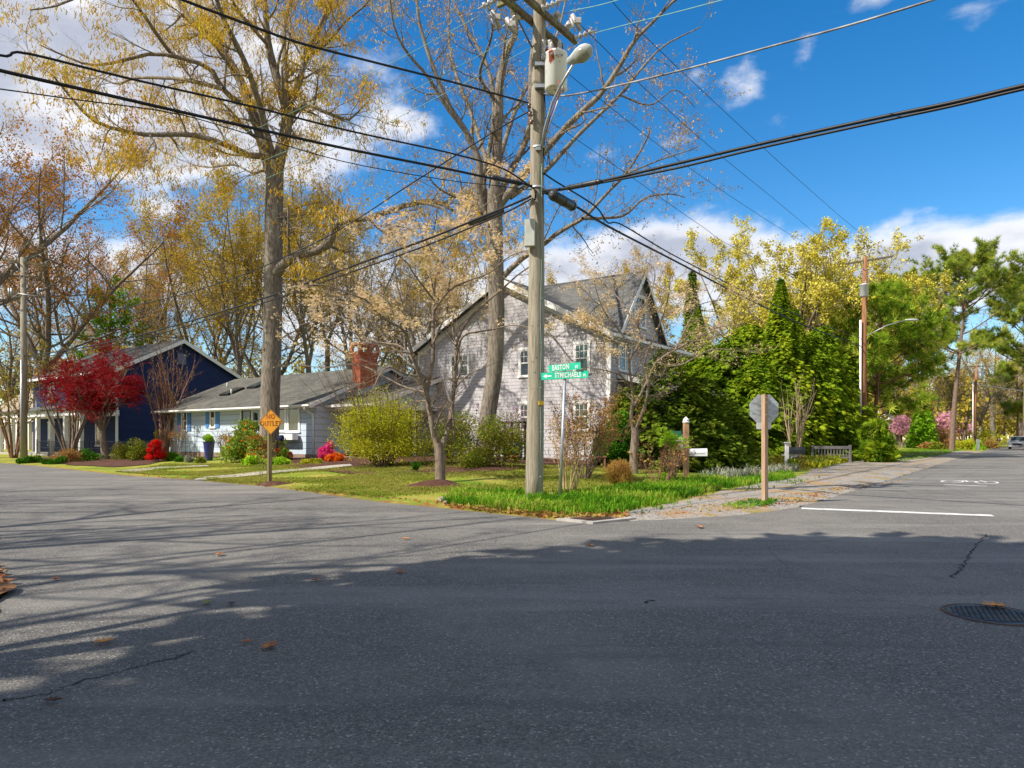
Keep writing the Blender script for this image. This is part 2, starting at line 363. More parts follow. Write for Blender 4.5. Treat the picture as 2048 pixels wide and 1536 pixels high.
# bicycle symbol with a bar in front of it
b = MB(); c0 = Vector(gf(1934, 965)); xa = -Vector(A); ya = Vector(B)
def rp(u, v): q = c0+xa*u+ya*v; return (q.x, q.y, .005)
def flatring(b, u, v, ru, rv, wd):
    n = 24; vs = []
    for j in range(n):
        a = 2*math.pi*j/n
        vs += [rp(u+ru*math.cos(a), v+rv*math.sin(a)), rp(u+(ru-wd)*math.cos(a), v+(rv-wd*1.6)*math.sin(a))]
    b.add(vs, [(2*j, 2*((j+1) % n), 2*((j+1) % n)+1, 2*j+1) for j in range(n)])
def flatbar(b, p1, p2, wd):
    d = Vector((p2[0]-p1[0], p2[1]-p1[1])).normalized(); q = Vector((-d.y, d.x))*wd/2
    b.add([rp(p1[0]-q.x, p1[1]-q.y), rp(p2[0]-q.x, p2[1]-q.y), rp(p2[0]+q.x, p2[1]+q.y), rp(p1[0]+q.x, p1[1]+q.y)], [(0, 1, 2, 3)])
flatring(b, -.42, .35, .33, .75, .07); flatring(b, .5, .35, .33, .75, .07)
for k, s in enumerate([((-.42, .35), (-.1, 1.0)), ((-.1, 1.0), (.35, 1.05)), ((-.05, .3), (.38, 1.0)), ((-.42, .35), (0, .3)), ((.5, .35), (.3, 1.35)), ((-.12, 1.2), (0, .3)), ((-.22, 1.22), (-.02, 1.22))]): flatbar(b, *s, .07)
for i in range(len(b.v)): b.v[i] = (b.v[i][0], b.v[i][1], .005+.0006*(i//4 % 5))
tag(b.build('bike_marking', M_PAINT), kind='structure')
tag(strip('bike_marking_bar', gf(1888, 969.5), gf(1974, 972.5), .16), kind='structure')
# storm drain
M_RUST = mat('rusty_iron', (.13, .075, .05), (.09, .05, .035), (.17, .09, .05), scale=12, rough=.8, metal=.3)
dr = empty('storm_drain', (0, 0, 0), 'rusty brown iron drain grate set in a pale concrete apron at the corner', 'storm drain')
qs = [gf(1112, 1041), gf(1186, 1048.5), (gf(1272, 1039.5)), gf(1200, 1034)]
MB().add([(*q, -.05) for q in qs]+[(*q, .035) for q in qs], [(0, 1, 5, 4), (1, 2, 6, 5), (2, 3, 7, 6), (3, 0, 4, 7), (4, 5, 6, 7)]).build('apron', M_CONC, dr)
g = [Vector((*gf(*q), 0)) for q in [(1138, 1041), (1186, 1046), (1234, 1040.5), (1186, 1036.5)]]; b = MB()
for k in range(14):
    f0, f1 = k/14, (k+.62)/14; a0 = g[0].lerp(g[1], f0); a1 = g[0].lerp(g[1], f1); b0 = g[3].lerp(g[2], f0); b1 = g[3].lerp(g[2], f1)
    b.add([(a0.x, a0.y, .05), (a1.x, a1.y, .05), (b1.x, b1.y, .05), (b0.x, b0.y, .05)], [(0, 1, 2, 3)])
b.add([(q.x, q.y, .041) for q in g], [(0, 1, 2, 3)])
b.build('grate', M_RUST, dr)
# manhole
mq = Vector((*gf(1985, 1229), 0)); mh = empty('manhole_cover', (mq.x, mq.y, 0), 'dark iron manhole cover with raised bars in the shaded road at right', 'manhole cover')
M_IRON = mat('dark_iron', (.1, .105, .115), (.06, .06, .065), (.12, .1, .08), scale=14, rough=.45, metal=.5, spec=.5)
MB().lathe([(.35, .0), (.35, .006), (.325, .006), (.325, .003)], 36).build('rim', M_RUST, mh)
b = MB().lathe([(.32, 0), (.32, .005), (.3, .006)], 36)
for i in range(-7, 8):
    for j in range(-7, 8):
        x, y = i*.042+(j % 2)*.02, j*.04
        if x*x+y*y < .28**2: b.box(x-.015, x+.015, y-.009, y+.009, .005, .013)
b.build('cover', M_IRON, mh)
# ================= HOUSES =================
def siding(name, c1, c2, course, width, gap=.012, dirt=None, rough=.8, vert=True, bump=.5):
    m, t, p = base_mat(name); co = t.node('ShaderNodeTexCoord').outputs['Object']; s = t.node('ShaderNodeSeparateXYZ', i={0: co})
    xy = t.math('ADD', s.outputs[0], s.outputs[1]); v = t.node('ShaderNodeCombineXYZ', i={0: xy, 1: s.outputs[2]}).outputs[0]
    br = t.node('ShaderNodeTexBrick', offset=.5, i={'Vector': v, 'Scale': 1.0, 'Brick Width': width, 'Row Height': course, 'Mortar Size': gap if vert else 0.0, 'Mortar Smooth': .1,
               'Color1': (*c1, 1), 'Color2': (*c2, 1), 'Mortar': (*[x*.35 for x in c1], 1), 'Bias': 0.0})
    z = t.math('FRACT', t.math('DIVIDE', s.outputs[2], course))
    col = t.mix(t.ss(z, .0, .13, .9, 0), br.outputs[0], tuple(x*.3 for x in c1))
    if dirt: col = t.mix(t.ss(t.noise(co, 1.2, 5), .5, .75, 0, .6), col, dirt)
    t.l.new(col, p.inputs['Base Color']); p.inputs['Roughness'].default_value = rough; p.inputs['Specular IOR Level'].default_value = .2
    b = t.node('ShaderNodeBump', i={'Strength': bump, 'Distance': .03, 'Height': t.math('ADD', t.math('MULTIPLY', z, -1), t.math('MULTIPLY', br.outputs[1], -.4))}); t.l.new(b.outputs[0], p.inputs['Normal'])
    return m
def shingles(name, c1, c2, c3):
    m, t, p = base_mat(name); co = t.node('ShaderNodeTexCoord').outputs['Object']; s = t.node('ShaderNodeSeparateXYZ', i={0: co})
    v = t.node('ShaderNodeCombineXYZ', i={0: t.math('ADD', s.outputs[0], t.math('MULTIPLY', s.outputs[1], .33)), 1: t.math('MULTIPLY', s.outputs[2], 2.3)}).outputs[0]
    br = t.node('ShaderNodeTexBrick', offset=.4, i={'Vector': v, 'Scale': 1.0, 'Brick Width': .35, 'Row Height': .17, 'Mortar Size': .006, 'Color1': (*c1, 1), 'Color2': (*c2, 1), 'Mortar': (*[x*.4 for x in c1], 1)})
    col = t.mix(t.ss(t.noise(co, 1.0, 5, .6), .4, .7, 0, .6), br.outputs[0], c3)
    t.l.new(col, p.inputs['Base Color']); p.inputs['Roughness'].default_value = .9; p.inputs['Specular IOR Level'].default_value = .15
    b = t.node('ShaderNodeBump', i={'Strength': .6, 'Distance': .02, 'Height': t.math('ADD', br.outputs[1], t.noise(co, 60, 3))}); t.l.new(b.outputs[0], p.inputs['Normal'])
    return m
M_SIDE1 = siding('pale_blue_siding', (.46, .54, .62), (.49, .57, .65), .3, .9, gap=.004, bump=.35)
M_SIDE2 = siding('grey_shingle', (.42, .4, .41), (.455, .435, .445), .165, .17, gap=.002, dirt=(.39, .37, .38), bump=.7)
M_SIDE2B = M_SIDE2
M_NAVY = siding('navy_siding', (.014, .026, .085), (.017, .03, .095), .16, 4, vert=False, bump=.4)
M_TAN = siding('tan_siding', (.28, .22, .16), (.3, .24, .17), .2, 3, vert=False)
M_TRIM = mat('white_trim', (.78, .77, .75), (.72, .71, .69), scale=3, rough=.55, bump=.03)
M_ROOF1 = shingles('dark_shingle_roof', (.085, .083, .072), (.125, .12, .105), (.16, .15, .12))
M_ROOF2 = shingles('slate_shingle_roof', (.1, .1, .098), (.155, .155, .15), (.13, .13, .125))
M_ROOF4 = shingles('tan_shingle_roof', (.3, .25, .18), (.36, .3, .22), (.27, .22, .16))
M_SHUT = mat('blue_shutter', (.07, .22, .52), (.09, .26, .58), scale=4, rough=.5, bump=.05)
M_BRICK, t, p = base_mat('red_brick'); co = t.node('ShaderNodeTexCoord').outputs['Object']; s = t.node('ShaderNodeSeparateXYZ', i={0: co})
v = t.node('ShaderNodeCombineXYZ', i={0: t.math('ADD', s.outputs[0], s.outputs[1]), 1: s.outputs[2]}).outputs[0]
br = t.node('ShaderNodeTexBrick', i={'Vector': v, 'Scale': 1.0, 'Brick Width': .21, 'Row Height': .075, 'Mortar Size': .008, 'Color1': (.4, .06, .015, 1), 'Color2': (.52, .11, .03, 1), 'Mortar': (.35, .2, .14, 1)})
t.l.new(br.outputs[0], p.inputs['Base Color']); p.inputs['Roughness'].default_value = .85
b = t.node('ShaderNodeBump', i={'Strength': .5, 'Distance': .01, 'Height': t.math('MULTIPLY', br.outputs[1], -1)}); t.l.new(b.outputs[0], p.inputs['Normal'])
def glass(name, c, rough=.04):
    m, t, p = base_mat(name); co = t.node('ShaderNodeTexCoord').outputs['Object']
    col = t.mix(t.ss(t.noise(co, 1.3, 3), .4, .6), c, tuple(x*2.2 for x in c)); t.l.new(col, p.inputs['Base Color'])
    p.inputs['Roughness'].default_value = rough; p.inputs['Specular IOR Level'].default_value = .9; return m
M_GLASS = glass('window_glass', (.02, .03, .035)); M_BLIND = mat('green_blind', (.07, .13, .12), (.05, .1, .09), scale=2, rough=.35, stretch=(1, 1, 14), spec=.6)
M_BLACK = mat('black_metal', (.015, .015, .017), scale=5, rough=.45, bump=0, spec=.5)
M_DOOR = mat('dark_blue_door', (.012, .05, .11), (.008, .03, .07), scale=2, rough=.2, bump=0, spec=.7)

def window(par, side, u, wv, z0, z1, w=None, muntin=(1, 1), glassm=None, frame=.1, double=False, y=0.0, sill=True, name='window'):
    """side 'f': wall on local y=y facing -y; 'r': wall on local x=y facing +x. u0..u1 along the wall"""
    u0, u1 = u, wv
    def bx(b, a0, a1, c0, c1, d0, d1):
        if side == 'f': b.box(a0, a1, y-d1, y-d0, c0, c1)
        else: b.box(y+d0, y+d1, a0, a1, c0, c1)
    b = MB(); fr = frame
    bx(b, u0-fr, u0, z0, z1, -.03, .04); bx(b, u1, u1+fr, z0, z1, -.03, .04)
    bx(b, u0-fr-.03, u1+fr+.03, z1, z1+fr*1.2, -.03, .055)
    bx(b, u0-fr-.04, u1+fr+.04, z0-fr*.7, z0, -.03, .075 if sill else .04)
    wn = b.build(name, M_TRIM, par)
    g = MB(); bx(g, u0, u1, z0, z1, -.03, .008); g.build('pane', glassm or M_GLASS, wn)
    s = MB(); zm = (z0+z1)/2
    segs = [(u0, u1)] if not double else [(u0, (u0+u1)/2-.02), ((u0+u1)/2+.02, u1)]
    if double: bx(s, (u0+u1)/2-.045, (u0+u1)/2+.045, z0, z1, .008, .042)
    for a0, a1 in segs:
        bx(s, a0, a0+.045, z0, z1, .008, .03); bx(s, a1-.045, a1, z0, z1, .008, .03)
        bx(s, a0, a1, z0, z0+.05, .009, .031); bx(s, a0, a1, z1-.05, z1, .009, .031)
        if muntin[1]: bx(s, a0, a1, zm-.03, zm+.03, .01, .034)
        for k in range(1, muntin[0]): xx = a0+(a1-a0)*k/muntin[0]; bx(s, xx-.012, xx+.012, zm, z1, .011, .024)
        if muntin[0] > 1: bx(s, a0, a1, (zm+z1)/2-.012, (zm+z1)/2+.012, .012, .023)
    s.build('sash', M_TRIM, wn); return wn
def slab(b, p0, p1, p2, p3, th):
    """roof slab from quad corners with thickness th downwards"""
    ps = [Vector(q) for q in (p0, p1, p2, p3)]; n = (ps[1]-ps[0]).cross(ps[3]-ps[0]).normalized()
    if n.z < 0: n = -n
    lo = [q-n*th for q in ps]; b.add(ps+lo, [(0, 1, 2, 3), (7, 6, 5, 4), (0, 4, 5, 1), (1, 5, 6, 2), (2, 6, 7, 3), (3, 7, 4, 0)])
def loc_t(org, px):   # coordinate along local x (right = -A) where pixel column px meets the front wall
    u = (px-1024)/F; return (u*org.y-org.x)/(-A[0]-u*-A[1])
def loc_s(org, px, x=0.0):
    o = Vector((org.x-A[0]*x, org.y-A[1]*x)); u = (px-1024)/F; return (u*o.y-o.x)/(B[0]-u*B[1])
def zat(org, x, y, py):
    Y = org.y-A[1]*x+B[1]*y; return EYE+(HY-py)/F*Y
# ---- pale blue ranch house ----
o1 = Vector((-9.59, 34.0, 0)); h1 = empty('ranch_house', o1, 'low pale blue ranch house with blue shutters, brick chimney and white gutter', 'house', HROT)
L1 = 13.9; dep = 9.56; ez = 3.2; rz = 5.2; gz = .1
b = MB(); b.box(-L1, 0, 0, dep, gz, ez)
for x0, x1 in ((-.14, 0), (-L1, -L1+.14)): b.prism([(0.0, ez-.001), (dep, ez-.001), (dep/2, rz-.12)], x0, x1, axis='x')
b.build('wall', M_SIDE1, h1)
MB().box(-L1-.03, .03, -.03, dep+.03, gz-.2, .62).build('foundation', mat('foundation_brick', (.3, .2, .15), (.22, .16, .13), scale=8), h1)
ov = .62; sl_ = (rz-ez)/(dep/2); b = MB()
slab(b, (-L1-.45, -ov, ez-ov*sl_+.14), (.32, -ov, ez-ov*sl_+.14), (.32, dep/2, rz+.14), (-L1-.45, dep/2, rz+.14), .1)
slab(b, (-L1-.45, dep+ov, ez-ov*sl_+.14), (.32, dep+ov, ez-ov*sl_+.14), (.32, dep/2, rz+.141), (-L1-.45, dep/2, rz+.141), .1)
b.build('roof', M_ROOF1, h1)
b = MB(); gzz = ez-ov*sl_
b.prism([(-ov-.12, gzz+.1), (-ov-.12, gzz+.02), (-ov-.07, gzz-.03), (-ov-.005, gzz-.03), (-ov-.005, gzz+.1)], -L1-.5, .36, axis='x')
for sx in (.32, -L1-.45-.03):
    b.prism([(-ov, gzz-.08), (-ov, gzz+.125), (dep/2, rz+.125), (dep+ov, gzz+.125), (dep+ov, gzz-.08), (dep/2, rz-.08)], sx, sx+.03, axis='x')
b.box(-L1-.44, .3, -ov+.005, .0, gzz-.03, gzz+.0)
b.build('gutter', M_TRIM, h1)
dp = MB(); dp.tube([(.0, -ov-.04, gzz), (-.12, -ov+.02, gzz-.14), (-.12, -.1, gzz-.35), (-.12, -.07, gzz-.6), (-.12, -.07, .6)], .045, 8); dp.build('downspout', M_TRIM, h1)
dp = MB(); dp.tube([(-L1+.1, -ov-.04, gzz), (-L1+.1, -.08, gzz-.35), (-L1+.1, -.06, .5)], .04, 8); dp.build('downspout', M_TRIM, h1)
def w1(pa, pb, ya, yb, **k):
    x0, x1 = loc_t(o1, pa), loc_t(o1, pb); xm = (x0+x1)/2
    return x0, x1, zat(o1, xm, 0, yb), zat(o1, xm, 0, ya)
for (pa, pb, ya, yb) in ((364.5, 374, 822, 861), (421.5, 430, 819, 855)):
    x0, x1, z0, z1 = w1(pa, pb, ya, yb); window(h1, 'f', x0, x1, z0, z1, frame=.07, muntin=(1, 1))
    for s_ in (-1, 1):
        sb = MB(); xx0 = x0-.1-.36 if s_ < 0 else x1+.1; sb.box(xx0, xx0+.36, -.05, 0.0, z0-.02, z1+.08)
        for k in range(16): zz = z0+.06+(z1-z0-.06)*k/16; sb.box(xx0+.05, xx0+.31, -.06, -.045, zz, zz+(z1-z0)/32)
        sb.build('shutter', M_SHUT, h1)
x0, x1, z0, z1 = w1(484, 504, 813, 880)
d_ = MB(); d_.box(x0, x1, -.03, .0, z0, z1); dd = d_.build('door', M_DOOR, h1)
fr_ = MB(); fr_.box(x0-.12, x0, -.05, 0, z0, z1+.12); fr_.box(x1, x1+.12, -.05, 0, z0, z1+.12); fr_.box(x0, x1, -.05, 0, z1, z1+.12); fr_.build('door_frame', M_TRIM, dd)
st = MB(); st.box(x0, x0+.12, -.045, -.03, z0, z1); st.box(x1-.12, x1, -.045, -.03, z0, z1); st.box(x0+.12, x1-.12, -.045, -.03, z1-.12, z1); st.build('storm_frame', M_BLACK, dd)
st = MB(); st.box(x1+.35, x1+.5, -.16, 0, z1-.75, z1-.4, ch=.03); st.lathe([(.03, z1-.4), (.08, z1-.42), (.01, z1-.33)], 8, Matrix.Translation((x1+.42, -.1, 0))); st.build('wall_lantern', M_BLACK, h1)
x0, x1, z0, z1 = w1(548, 571, 815, 862); window(h1, 'f', x0, x1, z0, z1, frame=.1, muntin=(1, 0), glassm=M_GLASS)
x0, x1, z0, z1 = w1(577, 598, 814, 863); window(h1, 'f', x0, x1, z0, z1, frame=.1, muntin=(1, 0))
b = MB(); b.box(loc_t(o1, 545), loc_t(o1, 600), -.45, -.08, z0-.42, z0-.12, ch=.04); b.build('flower_box', M_TRIM, h1)
ts = Matrix.Rotation(math.atan(sl_), 4, 'X')
for (px, py_, kind) in ((455, 776, 0), (463, 789, 0), (465, 785, 1), (520, 771, 1)):
    # things on the front roof slope
    best = None
    for y in np.arange(-.5, dep/2, .05):
        z = ez+y*sl_+.14; u = (px-1024)/F; oo = Vector((o1.x+B[0]*y, o1.y+B[1]*y)); x = (u*oo.y-oo.x)/(-A[0]+u*A[1])
        Y = oo.y-A[1]*x; e = abs(HY-(z-EYE)*F/Y-py_)
        if best is None or e < best[0]: best = (e, x, y, z)
    _, x, y, z = best
    if kind == 0: MB().tube([(x, y, z-.1), (x, y, z+.32)], .05, 8).build('vent_pipe', mat('pvc', (.55, .55, .53)), h1)
    else:
        sk = MB(); sk.box(-.45, .45, -.6, .6, .0, .12, M=Matrix.Translation((x, y, z)) @ ts); skk = sk.build('skylight', M_BLACK, h1)
        MB().box(-.4, .4, -.54, .54, .12, .135, M=Matrix.Translation((x, y, z)) @ ts).build('pane', M_GLASS, skk)
# chimney
b = MB(); cy0, cy1 = 2.3, 3.46; cx0, cx1 = .02, .62; b.box(cx0, cx1, cy0, cy1, 0.3, 5.45)
for k in range(8): e = .012*k; b.box(cx0-e, cx1+e, cy0-e, cy1+e, 5.45+.05*k, 5.5+.05*k)
e = .09
for (xx, yy) in ((cx0-e, cy0-e), (cx1+e-.14, cy0-e), (cx0-e, cy1+e-.14), (cx1+e-.14, cy1+e-.14), (cx1+e-.14, (cy0+cy1)/2-.07), (cx0-e, (cy0+cy1)/2-.07)): b.box(xx, xx+.14, yy, yy+.14, 5.85, 6.2)
b.box(cx0-e, cx1+e, cy0-e, cy1+e, 6.2, 6.3); b.build('chimney', M_BRICK, h1)
MB().box(cx0-.06, cx1+.06, cy0-.05, cy1+.05, 6.3, 6.36, ch=.02).build('chimney_cap', M_CONC, h1)
b = MB()
for k in range(6): b.box(cx1, cx1+.03, cy0+.1+k*.19, cy0+.1+(k+1)*.19, 3.4, 3.95+k*.07)
b.box(cx0, cx1+.031, cy0-.03, cy0+.1, 3.4, 3.93); b.build('chimney_flashing', mat('lead', (.45, .5, .56), rough=.5), h1)
# porch wing on the right
y0 = 1.1; dl = 10.0; xl = 3.2; e2 = 3.12; r2 = 4.75; sp2 = (r2-e2)/(dl/2); b = MB()
slab(b, (.03, y0-.5, e2-.5*sp2+.12), (xl+.3, y0-.5, e2-.5*sp2+.12), (xl+.3, y0+dl/2, r2+.12), (.03, y0+dl/2, r2+.12), .1)
slab(b, (.03, y0+dl+.5, e2-.5*sp2+.12), (xl+.3, y0+dl+.5, e2-.5*sp2+.12), (xl+.3, y0+dl/2, r2+.121), (.03, y0+dl/2, r2+.121), .1)
b.build('porch_roof', M_ROOF1, h1)
b = MB(); g2 = e2-.5*sp2; b.box(.03, xl+.33, y0-.62, y0-.5, g2-.02, g2+.1); b.box(.03, xl, y0-.5, y0, g2-.03, g2-.01)
b.prism([(y0-.5, g2-.08), (y0-.5, g2+.11), (y0+dl/2, r2+.11), (y0+dl+.5, g2+.11), (y0+dl+.5, g2-.08), (y0+dl/2, r2-.08)], xl+.3, xl+.33, axis='x')
b.box(0.03, xl, y0, y0+.15, e2-.3, e2-.02); b.box(xl-.1, xl+.02, y0, y0+dl, e2-.28, e2-.05); b.build('porch_trim', M_TRIM, h1)
b = MB(); b.prism([(y0, e2-.06), (y0+dl, e2-.06), (y0+dl/2, r2-.04)], xl-.12, xl, axis='x'); b.build('porch_gable', M_SIDE1, h1)
for px in (702, 735, 767): x = min(loc_t(o1, px)+.0, xl-.1); MB().box(x-.06, x+.06, y0+.02, y0+.14, .45, e2-.3).build('porch_column', M_TRIM, h1)
for yy in (2.5, 5.0, 7.5, 9.85): MB().box(xl-.1, xl, y0+yy-.06, y0+yy+.06, .4, e2-.28).build('porch_column', M_TRIM, h1)
b = MB(); b.box(.05, xl+.1, y0-.1, y0+dl, .35, .5); b.build('porch_floor', mat('deck_paint', (.6, .6, .58), rough=.6), h1)
b = MB(); b.box(.05, xl+.02, y0+4.2, y0+4.3, .5, e2-.1); b.build('porch_back_wall', mat('screen_dark', (.05, .055, .065), rough=.7), h1)
b = MB(); 
for k in range(3): b.box(.3, 1.7, y0-.45-.3*k, y0-.15-.3*k, .1, .42-.13*k)
b.build('porch_step', M_CONC, h1)
x0 = loc_t(o1, 484); b = MB()
for k in range(3): b.box(x0-.3, x0+1.3, -.5-.32*k, -.15-.32*k+(.15 if k == 0 else 0), .1, .75-.15*k)
b.build('front_step', M_CONC, h1)
b = MB()
for sx in (x0-.25,):
    for k in range(7): b.tube([(sx, -.1-.17*k, .5), (sx, -.1-.17*k, 1.75-.03*k)], .012, 5)
    b.tube([(sx, -.1, 1.75), (sx, -1.15, 1.56)], .016, 5)
b.build('stair_railing', M_BLACK, h1)

# ---- grey shingled two storey house ----
o2 = Vector((4.26, 30.5, 0)); h2 = empty('shingled_house', o2, 'large two storey grey shingled house with white rakes behind the utility pole', 'house', HROT)
L2 = 11.4; ez2 = 6.05; rz2 = 9.0; dd2 = 8.2; s2 = (rz2-ez2)/(L2/2)
b = MB(); b.box(-L2, 0, 0, dd2, .1, ez2); b.prism([(-L2, ez2-.001), (0, ez2-.001), (-L2/2, rz2-.1)], 0.0, .15); b.prism([(-L2, ez2-.001), (0, ez2-.001), (-L2/2, rz2-.1)], dd2-.15, dd2)
b.build('wall', M_SIDE2, h2)
b = MB(); ovr = .45
slab(b, (ovr, -.45, ez2-ovr*s2+.18), (ovr, dd2+.3, ez2-ovr*s2+.18), (-L2/2, dd2+.3, rz2+.18), (-L2/2, -.45, rz2+.18), .12)
slab(b, (-L2-ovr, -.45, ez2-ovr*s2+.18), (-L2-ovr, dd2+.3, ez2-ovr*s2+.18), (-L2/2, dd2+.3, rz2+.181), (-L2/2, -.45, rz2+.181), .12)
b.build('roof', M_ROOF2, h2)
b = MB(); ge = ez2-ovr*s2
b.prism([(ovr, ge-.12), (ovr, ge+.16), (-L2/2, rz2+.16), (-L2-ovr, ge+.16), (-L2-ovr, ge-.12), (-L2/2, rz2-.12)], -.49, -.455)
b.prism([(0, ez2-.35), (0, ez2-.02), (-L2/2, rz2-.02), (-L2, ez2-.02), (-L2, ez2-.35), (-L2/2, rz2-.33)], -.03, -.002)
b.box(ovr, ovr+.12, -.5, dd2+.3, ge-.02, ge+.12); b.box(0.0, ovr, -.42, dd2, ge-.06, ge-.04); b.box(-L2-ovr-.1, -L2-ovr, -.5, 3, ge-.02, ge+.12)
b.build('rake_trim', M_TRIM, h2)
b = MB(); b.box(-.13, .03, -.03, .13, .2, ez2-.1); b.build('corner_board', M_TRIM, h2); MB().box(-L2-.03, -L2+.1, -.032, .1, .2, ez2-.1).build('corner_board', M_TRIM, h2)
MB().tube([(ovr+.05, .1, ge), (.1, .02, ge-.25), (.1, -.06, ge-.5), (.08, -.08, .6)], .045, 8).build('downspout', M_TRIM, h2)
def wz(pa, pb, ya, yb):
    x0, x1 = loc_t(o2, pa), loc_t(o2, pb); xm = (x0+x1)/2; return x0, x1, zat(o2, xm, 0, yb), zat(o2, xm, 0, ya)
x0, x1, z0, z1 = wz(903, 936, 711, 753); window(h2, 'f', x0, x1, z0, z1, muntin=(3, 1), double=True, glassm=M_BLIND)
x0, x1, z0, z1 = wz(1041, 1063, 700, 752); window(h2, 'f', x0, x1, z0, z1, muntin=(3, 1))
x0, x1, z0, z1 = wz(1151, 1177, 688, 745); window(h2, 'f', x0, x1, z0, z1, muntin=(3, 1), glassm=M_BLIND)
x0, x1, z0, z1 = wz(1041, 1063, 808, 860); window(h2, 'f', x0, x1, z0, z1, muntin=(3, 1))
x0, x1, z0, z1 = wz(1151, 1177, 806, 860); window(h2, 'f', x0, x1, z0, z1, muntin=(3, 1), glassm=M_BLIND)
for (pa, pb) in ((1238, 1262), (1310, 1322)):
    s0, s1 = loc_s(o2, pa), loc_s(o2, pb); sm = (s0+s1)/2
    window(h2, 'r', s0, s1, zat(o2, 0, sm, 742), zat(o2, 0, sm, 690), y=0.0, muntin=(3, 1), double=True)
# steep cross gable
ws, wh = 3.05, 2.6; ze, zp = 6.3, 9.35; sx = .35; b = MB()
b.prism([(ws-wh+.5, ze-.3), (ws+wh-.5, ze-.3), (ws+wh-.5, ze+.2), (ws, zp-.12), (ws-wh+.5, ze+.2)], -L2/2, 0.02, axis='x'); b.build('cross_gable', M_SIDE2, h2)
b = MB(); slab(b, (sx, ws-wh, ze-.15), (sx, ws, zp), (-L2/2, ws, zp), (-L2/2, ws-wh, ze-.15), .12); slab(b, (sx, ws+wh, ze-.15), (sx, ws, zp+.001), (-L2/2, ws, zp+.001), (-L2/2, ws+wh, ze-.15), .12)
b.build('cross_roof', M_ROOF2, h2)
b = MB(); b.prism([(ws-wh, ze-.42), (ws-wh, ze-.17), (ws, zp-.02), (ws+wh, ze-.17), (ws+wh, ze-.42), (ws, zp-.3)], sx, sx+.03, axis='x')
b.build('cross_rake_trim', M_TRIM, h2)
window(h2, 'r', ws-.55, ws+.55, 6.7, 8.1, y=.02, muntin=(3, 1))
# side porch
b = MB(); slab(b, (0.02, .8, 4.35), (2.3, .8, 3.75), (2.3, 8, 3.75), (0.02, 8, 4.35), .12); b.build('side_porch_roof', M_ROOF2, h2)
b = MB(); b.box(2.3, 2.36, .7, 8, 3.5, 3.76); b.prism([(0.03, 4.1), (2.3, 3.5), (2.3, 3.74), (.03, 4.34)], .72, .78); b.box(0.05, 2.3, .8, .9, 3.2, 3.5); b.build('side_porch_trim', M_TRIM, h2)
for k, yy in enumerate((.85, 3.2, 5.5, 7.8)): MB().box(2.1, 2.25, yy, yy+.15, .5, 3.6).build('side_porch_column', M_TRIM, h2)
MB().box(.03, 2.4, .8, 8, .2, .62).build('side_porch_floor', mat('deck_paint', (.6, .6, .58)), h2)

# ---- navy house ----
o3 = Vector((-27.2, 47.8, 0)); h3 = empty('navy_house', o3, 'dark navy blue two storey house with white porch columns behind the red maple', 'house', HROT)
dN = 9.3; eN = 6.2; rN = 8.6; LN = 14
b = MB(); b.box(-LN, 0, 0, dN, .1, eN)
for x0, x1 in ((-.15, 0), (-LN, -LN+.15)): b.prism([(0, eN-.001), (dN, eN-.001), (dN/2, rN-.1)], x0, x1, axis='x')
b.build('wall', M_NAVY, h3); sN = (rN-eN)/(dN/2); b = MB()
slab(b, (-LN-.3, -.5, eN-.5*sN+.15), (.3, -.5, eN-.5*sN+.15), (.3, dN/2, rN+.15), (-LN-.3, dN/2, rN+.15), .1)
slab(b, (-LN-.3, dN+.5, eN-.5*sN+.15), (.3, dN+.5, eN-.5*sN+.15), (.3, dN/2, rN+.151), (-LN-.3, dN/2, rN+.151), .1); b.build('roof', M_ROOF2, h3)
b = MB(); gN = eN-.5*sN; b.prism([(-.5, gN-.15), (-.5, gN+.13), (dN/2, rN+.13), (dN+.5, gN+.13), (dN+.5, gN-.15), (dN/2, rN-.15)], .3, .33, axis='x')
b.box(-LN, .3, -.6, -.5, gN-.05, gN+.12); b.box(-.1, .03, dN-.1, dN+.03, .3, eN); b.box(-.1, .03, -.03, .1, .3, eN); b.build('rake_trim', M_TRIM, h3)
MB().box(0, .04, dN/2-.3, dN/2+.3, rN-1.7, rN-.9).build('gable_vent', mat('blue_grey', (.12, .16, .25)), h3)
b = MB(); b.box(-LN, .4, -2.5, 0, 2.95, 3.35); b.build('porch_beam', M_TRIM, h3)
b = MB(); slab(b, (-LN, -2.7, 3.38), (.6, -2.7, 3.38), (.6, 0, 3.9), (-LN, 0, 3.9), .08); b.build('porch_roof', M_ROOF2, h3)
for k in range(7): MB().box(.2-2.3*k-.14, .2-2.3*k+.14, -2.45, -2.2, .2, 2.96, ch=.02).build('porch_column', M_TRIM, h3)
for k in range(3): window(h3, 'f', -3-4*k, -2-4*k, .9, 2.6, muntin=(1, 1)); window(h3, 'f', -3-4*k, -2-4*k, 4.3, 5.6, muntin=(1, 1))
MB().box(-LN, .4, -2.5, 0, .1, .35).build('porch_floor', M_CONC, h3)
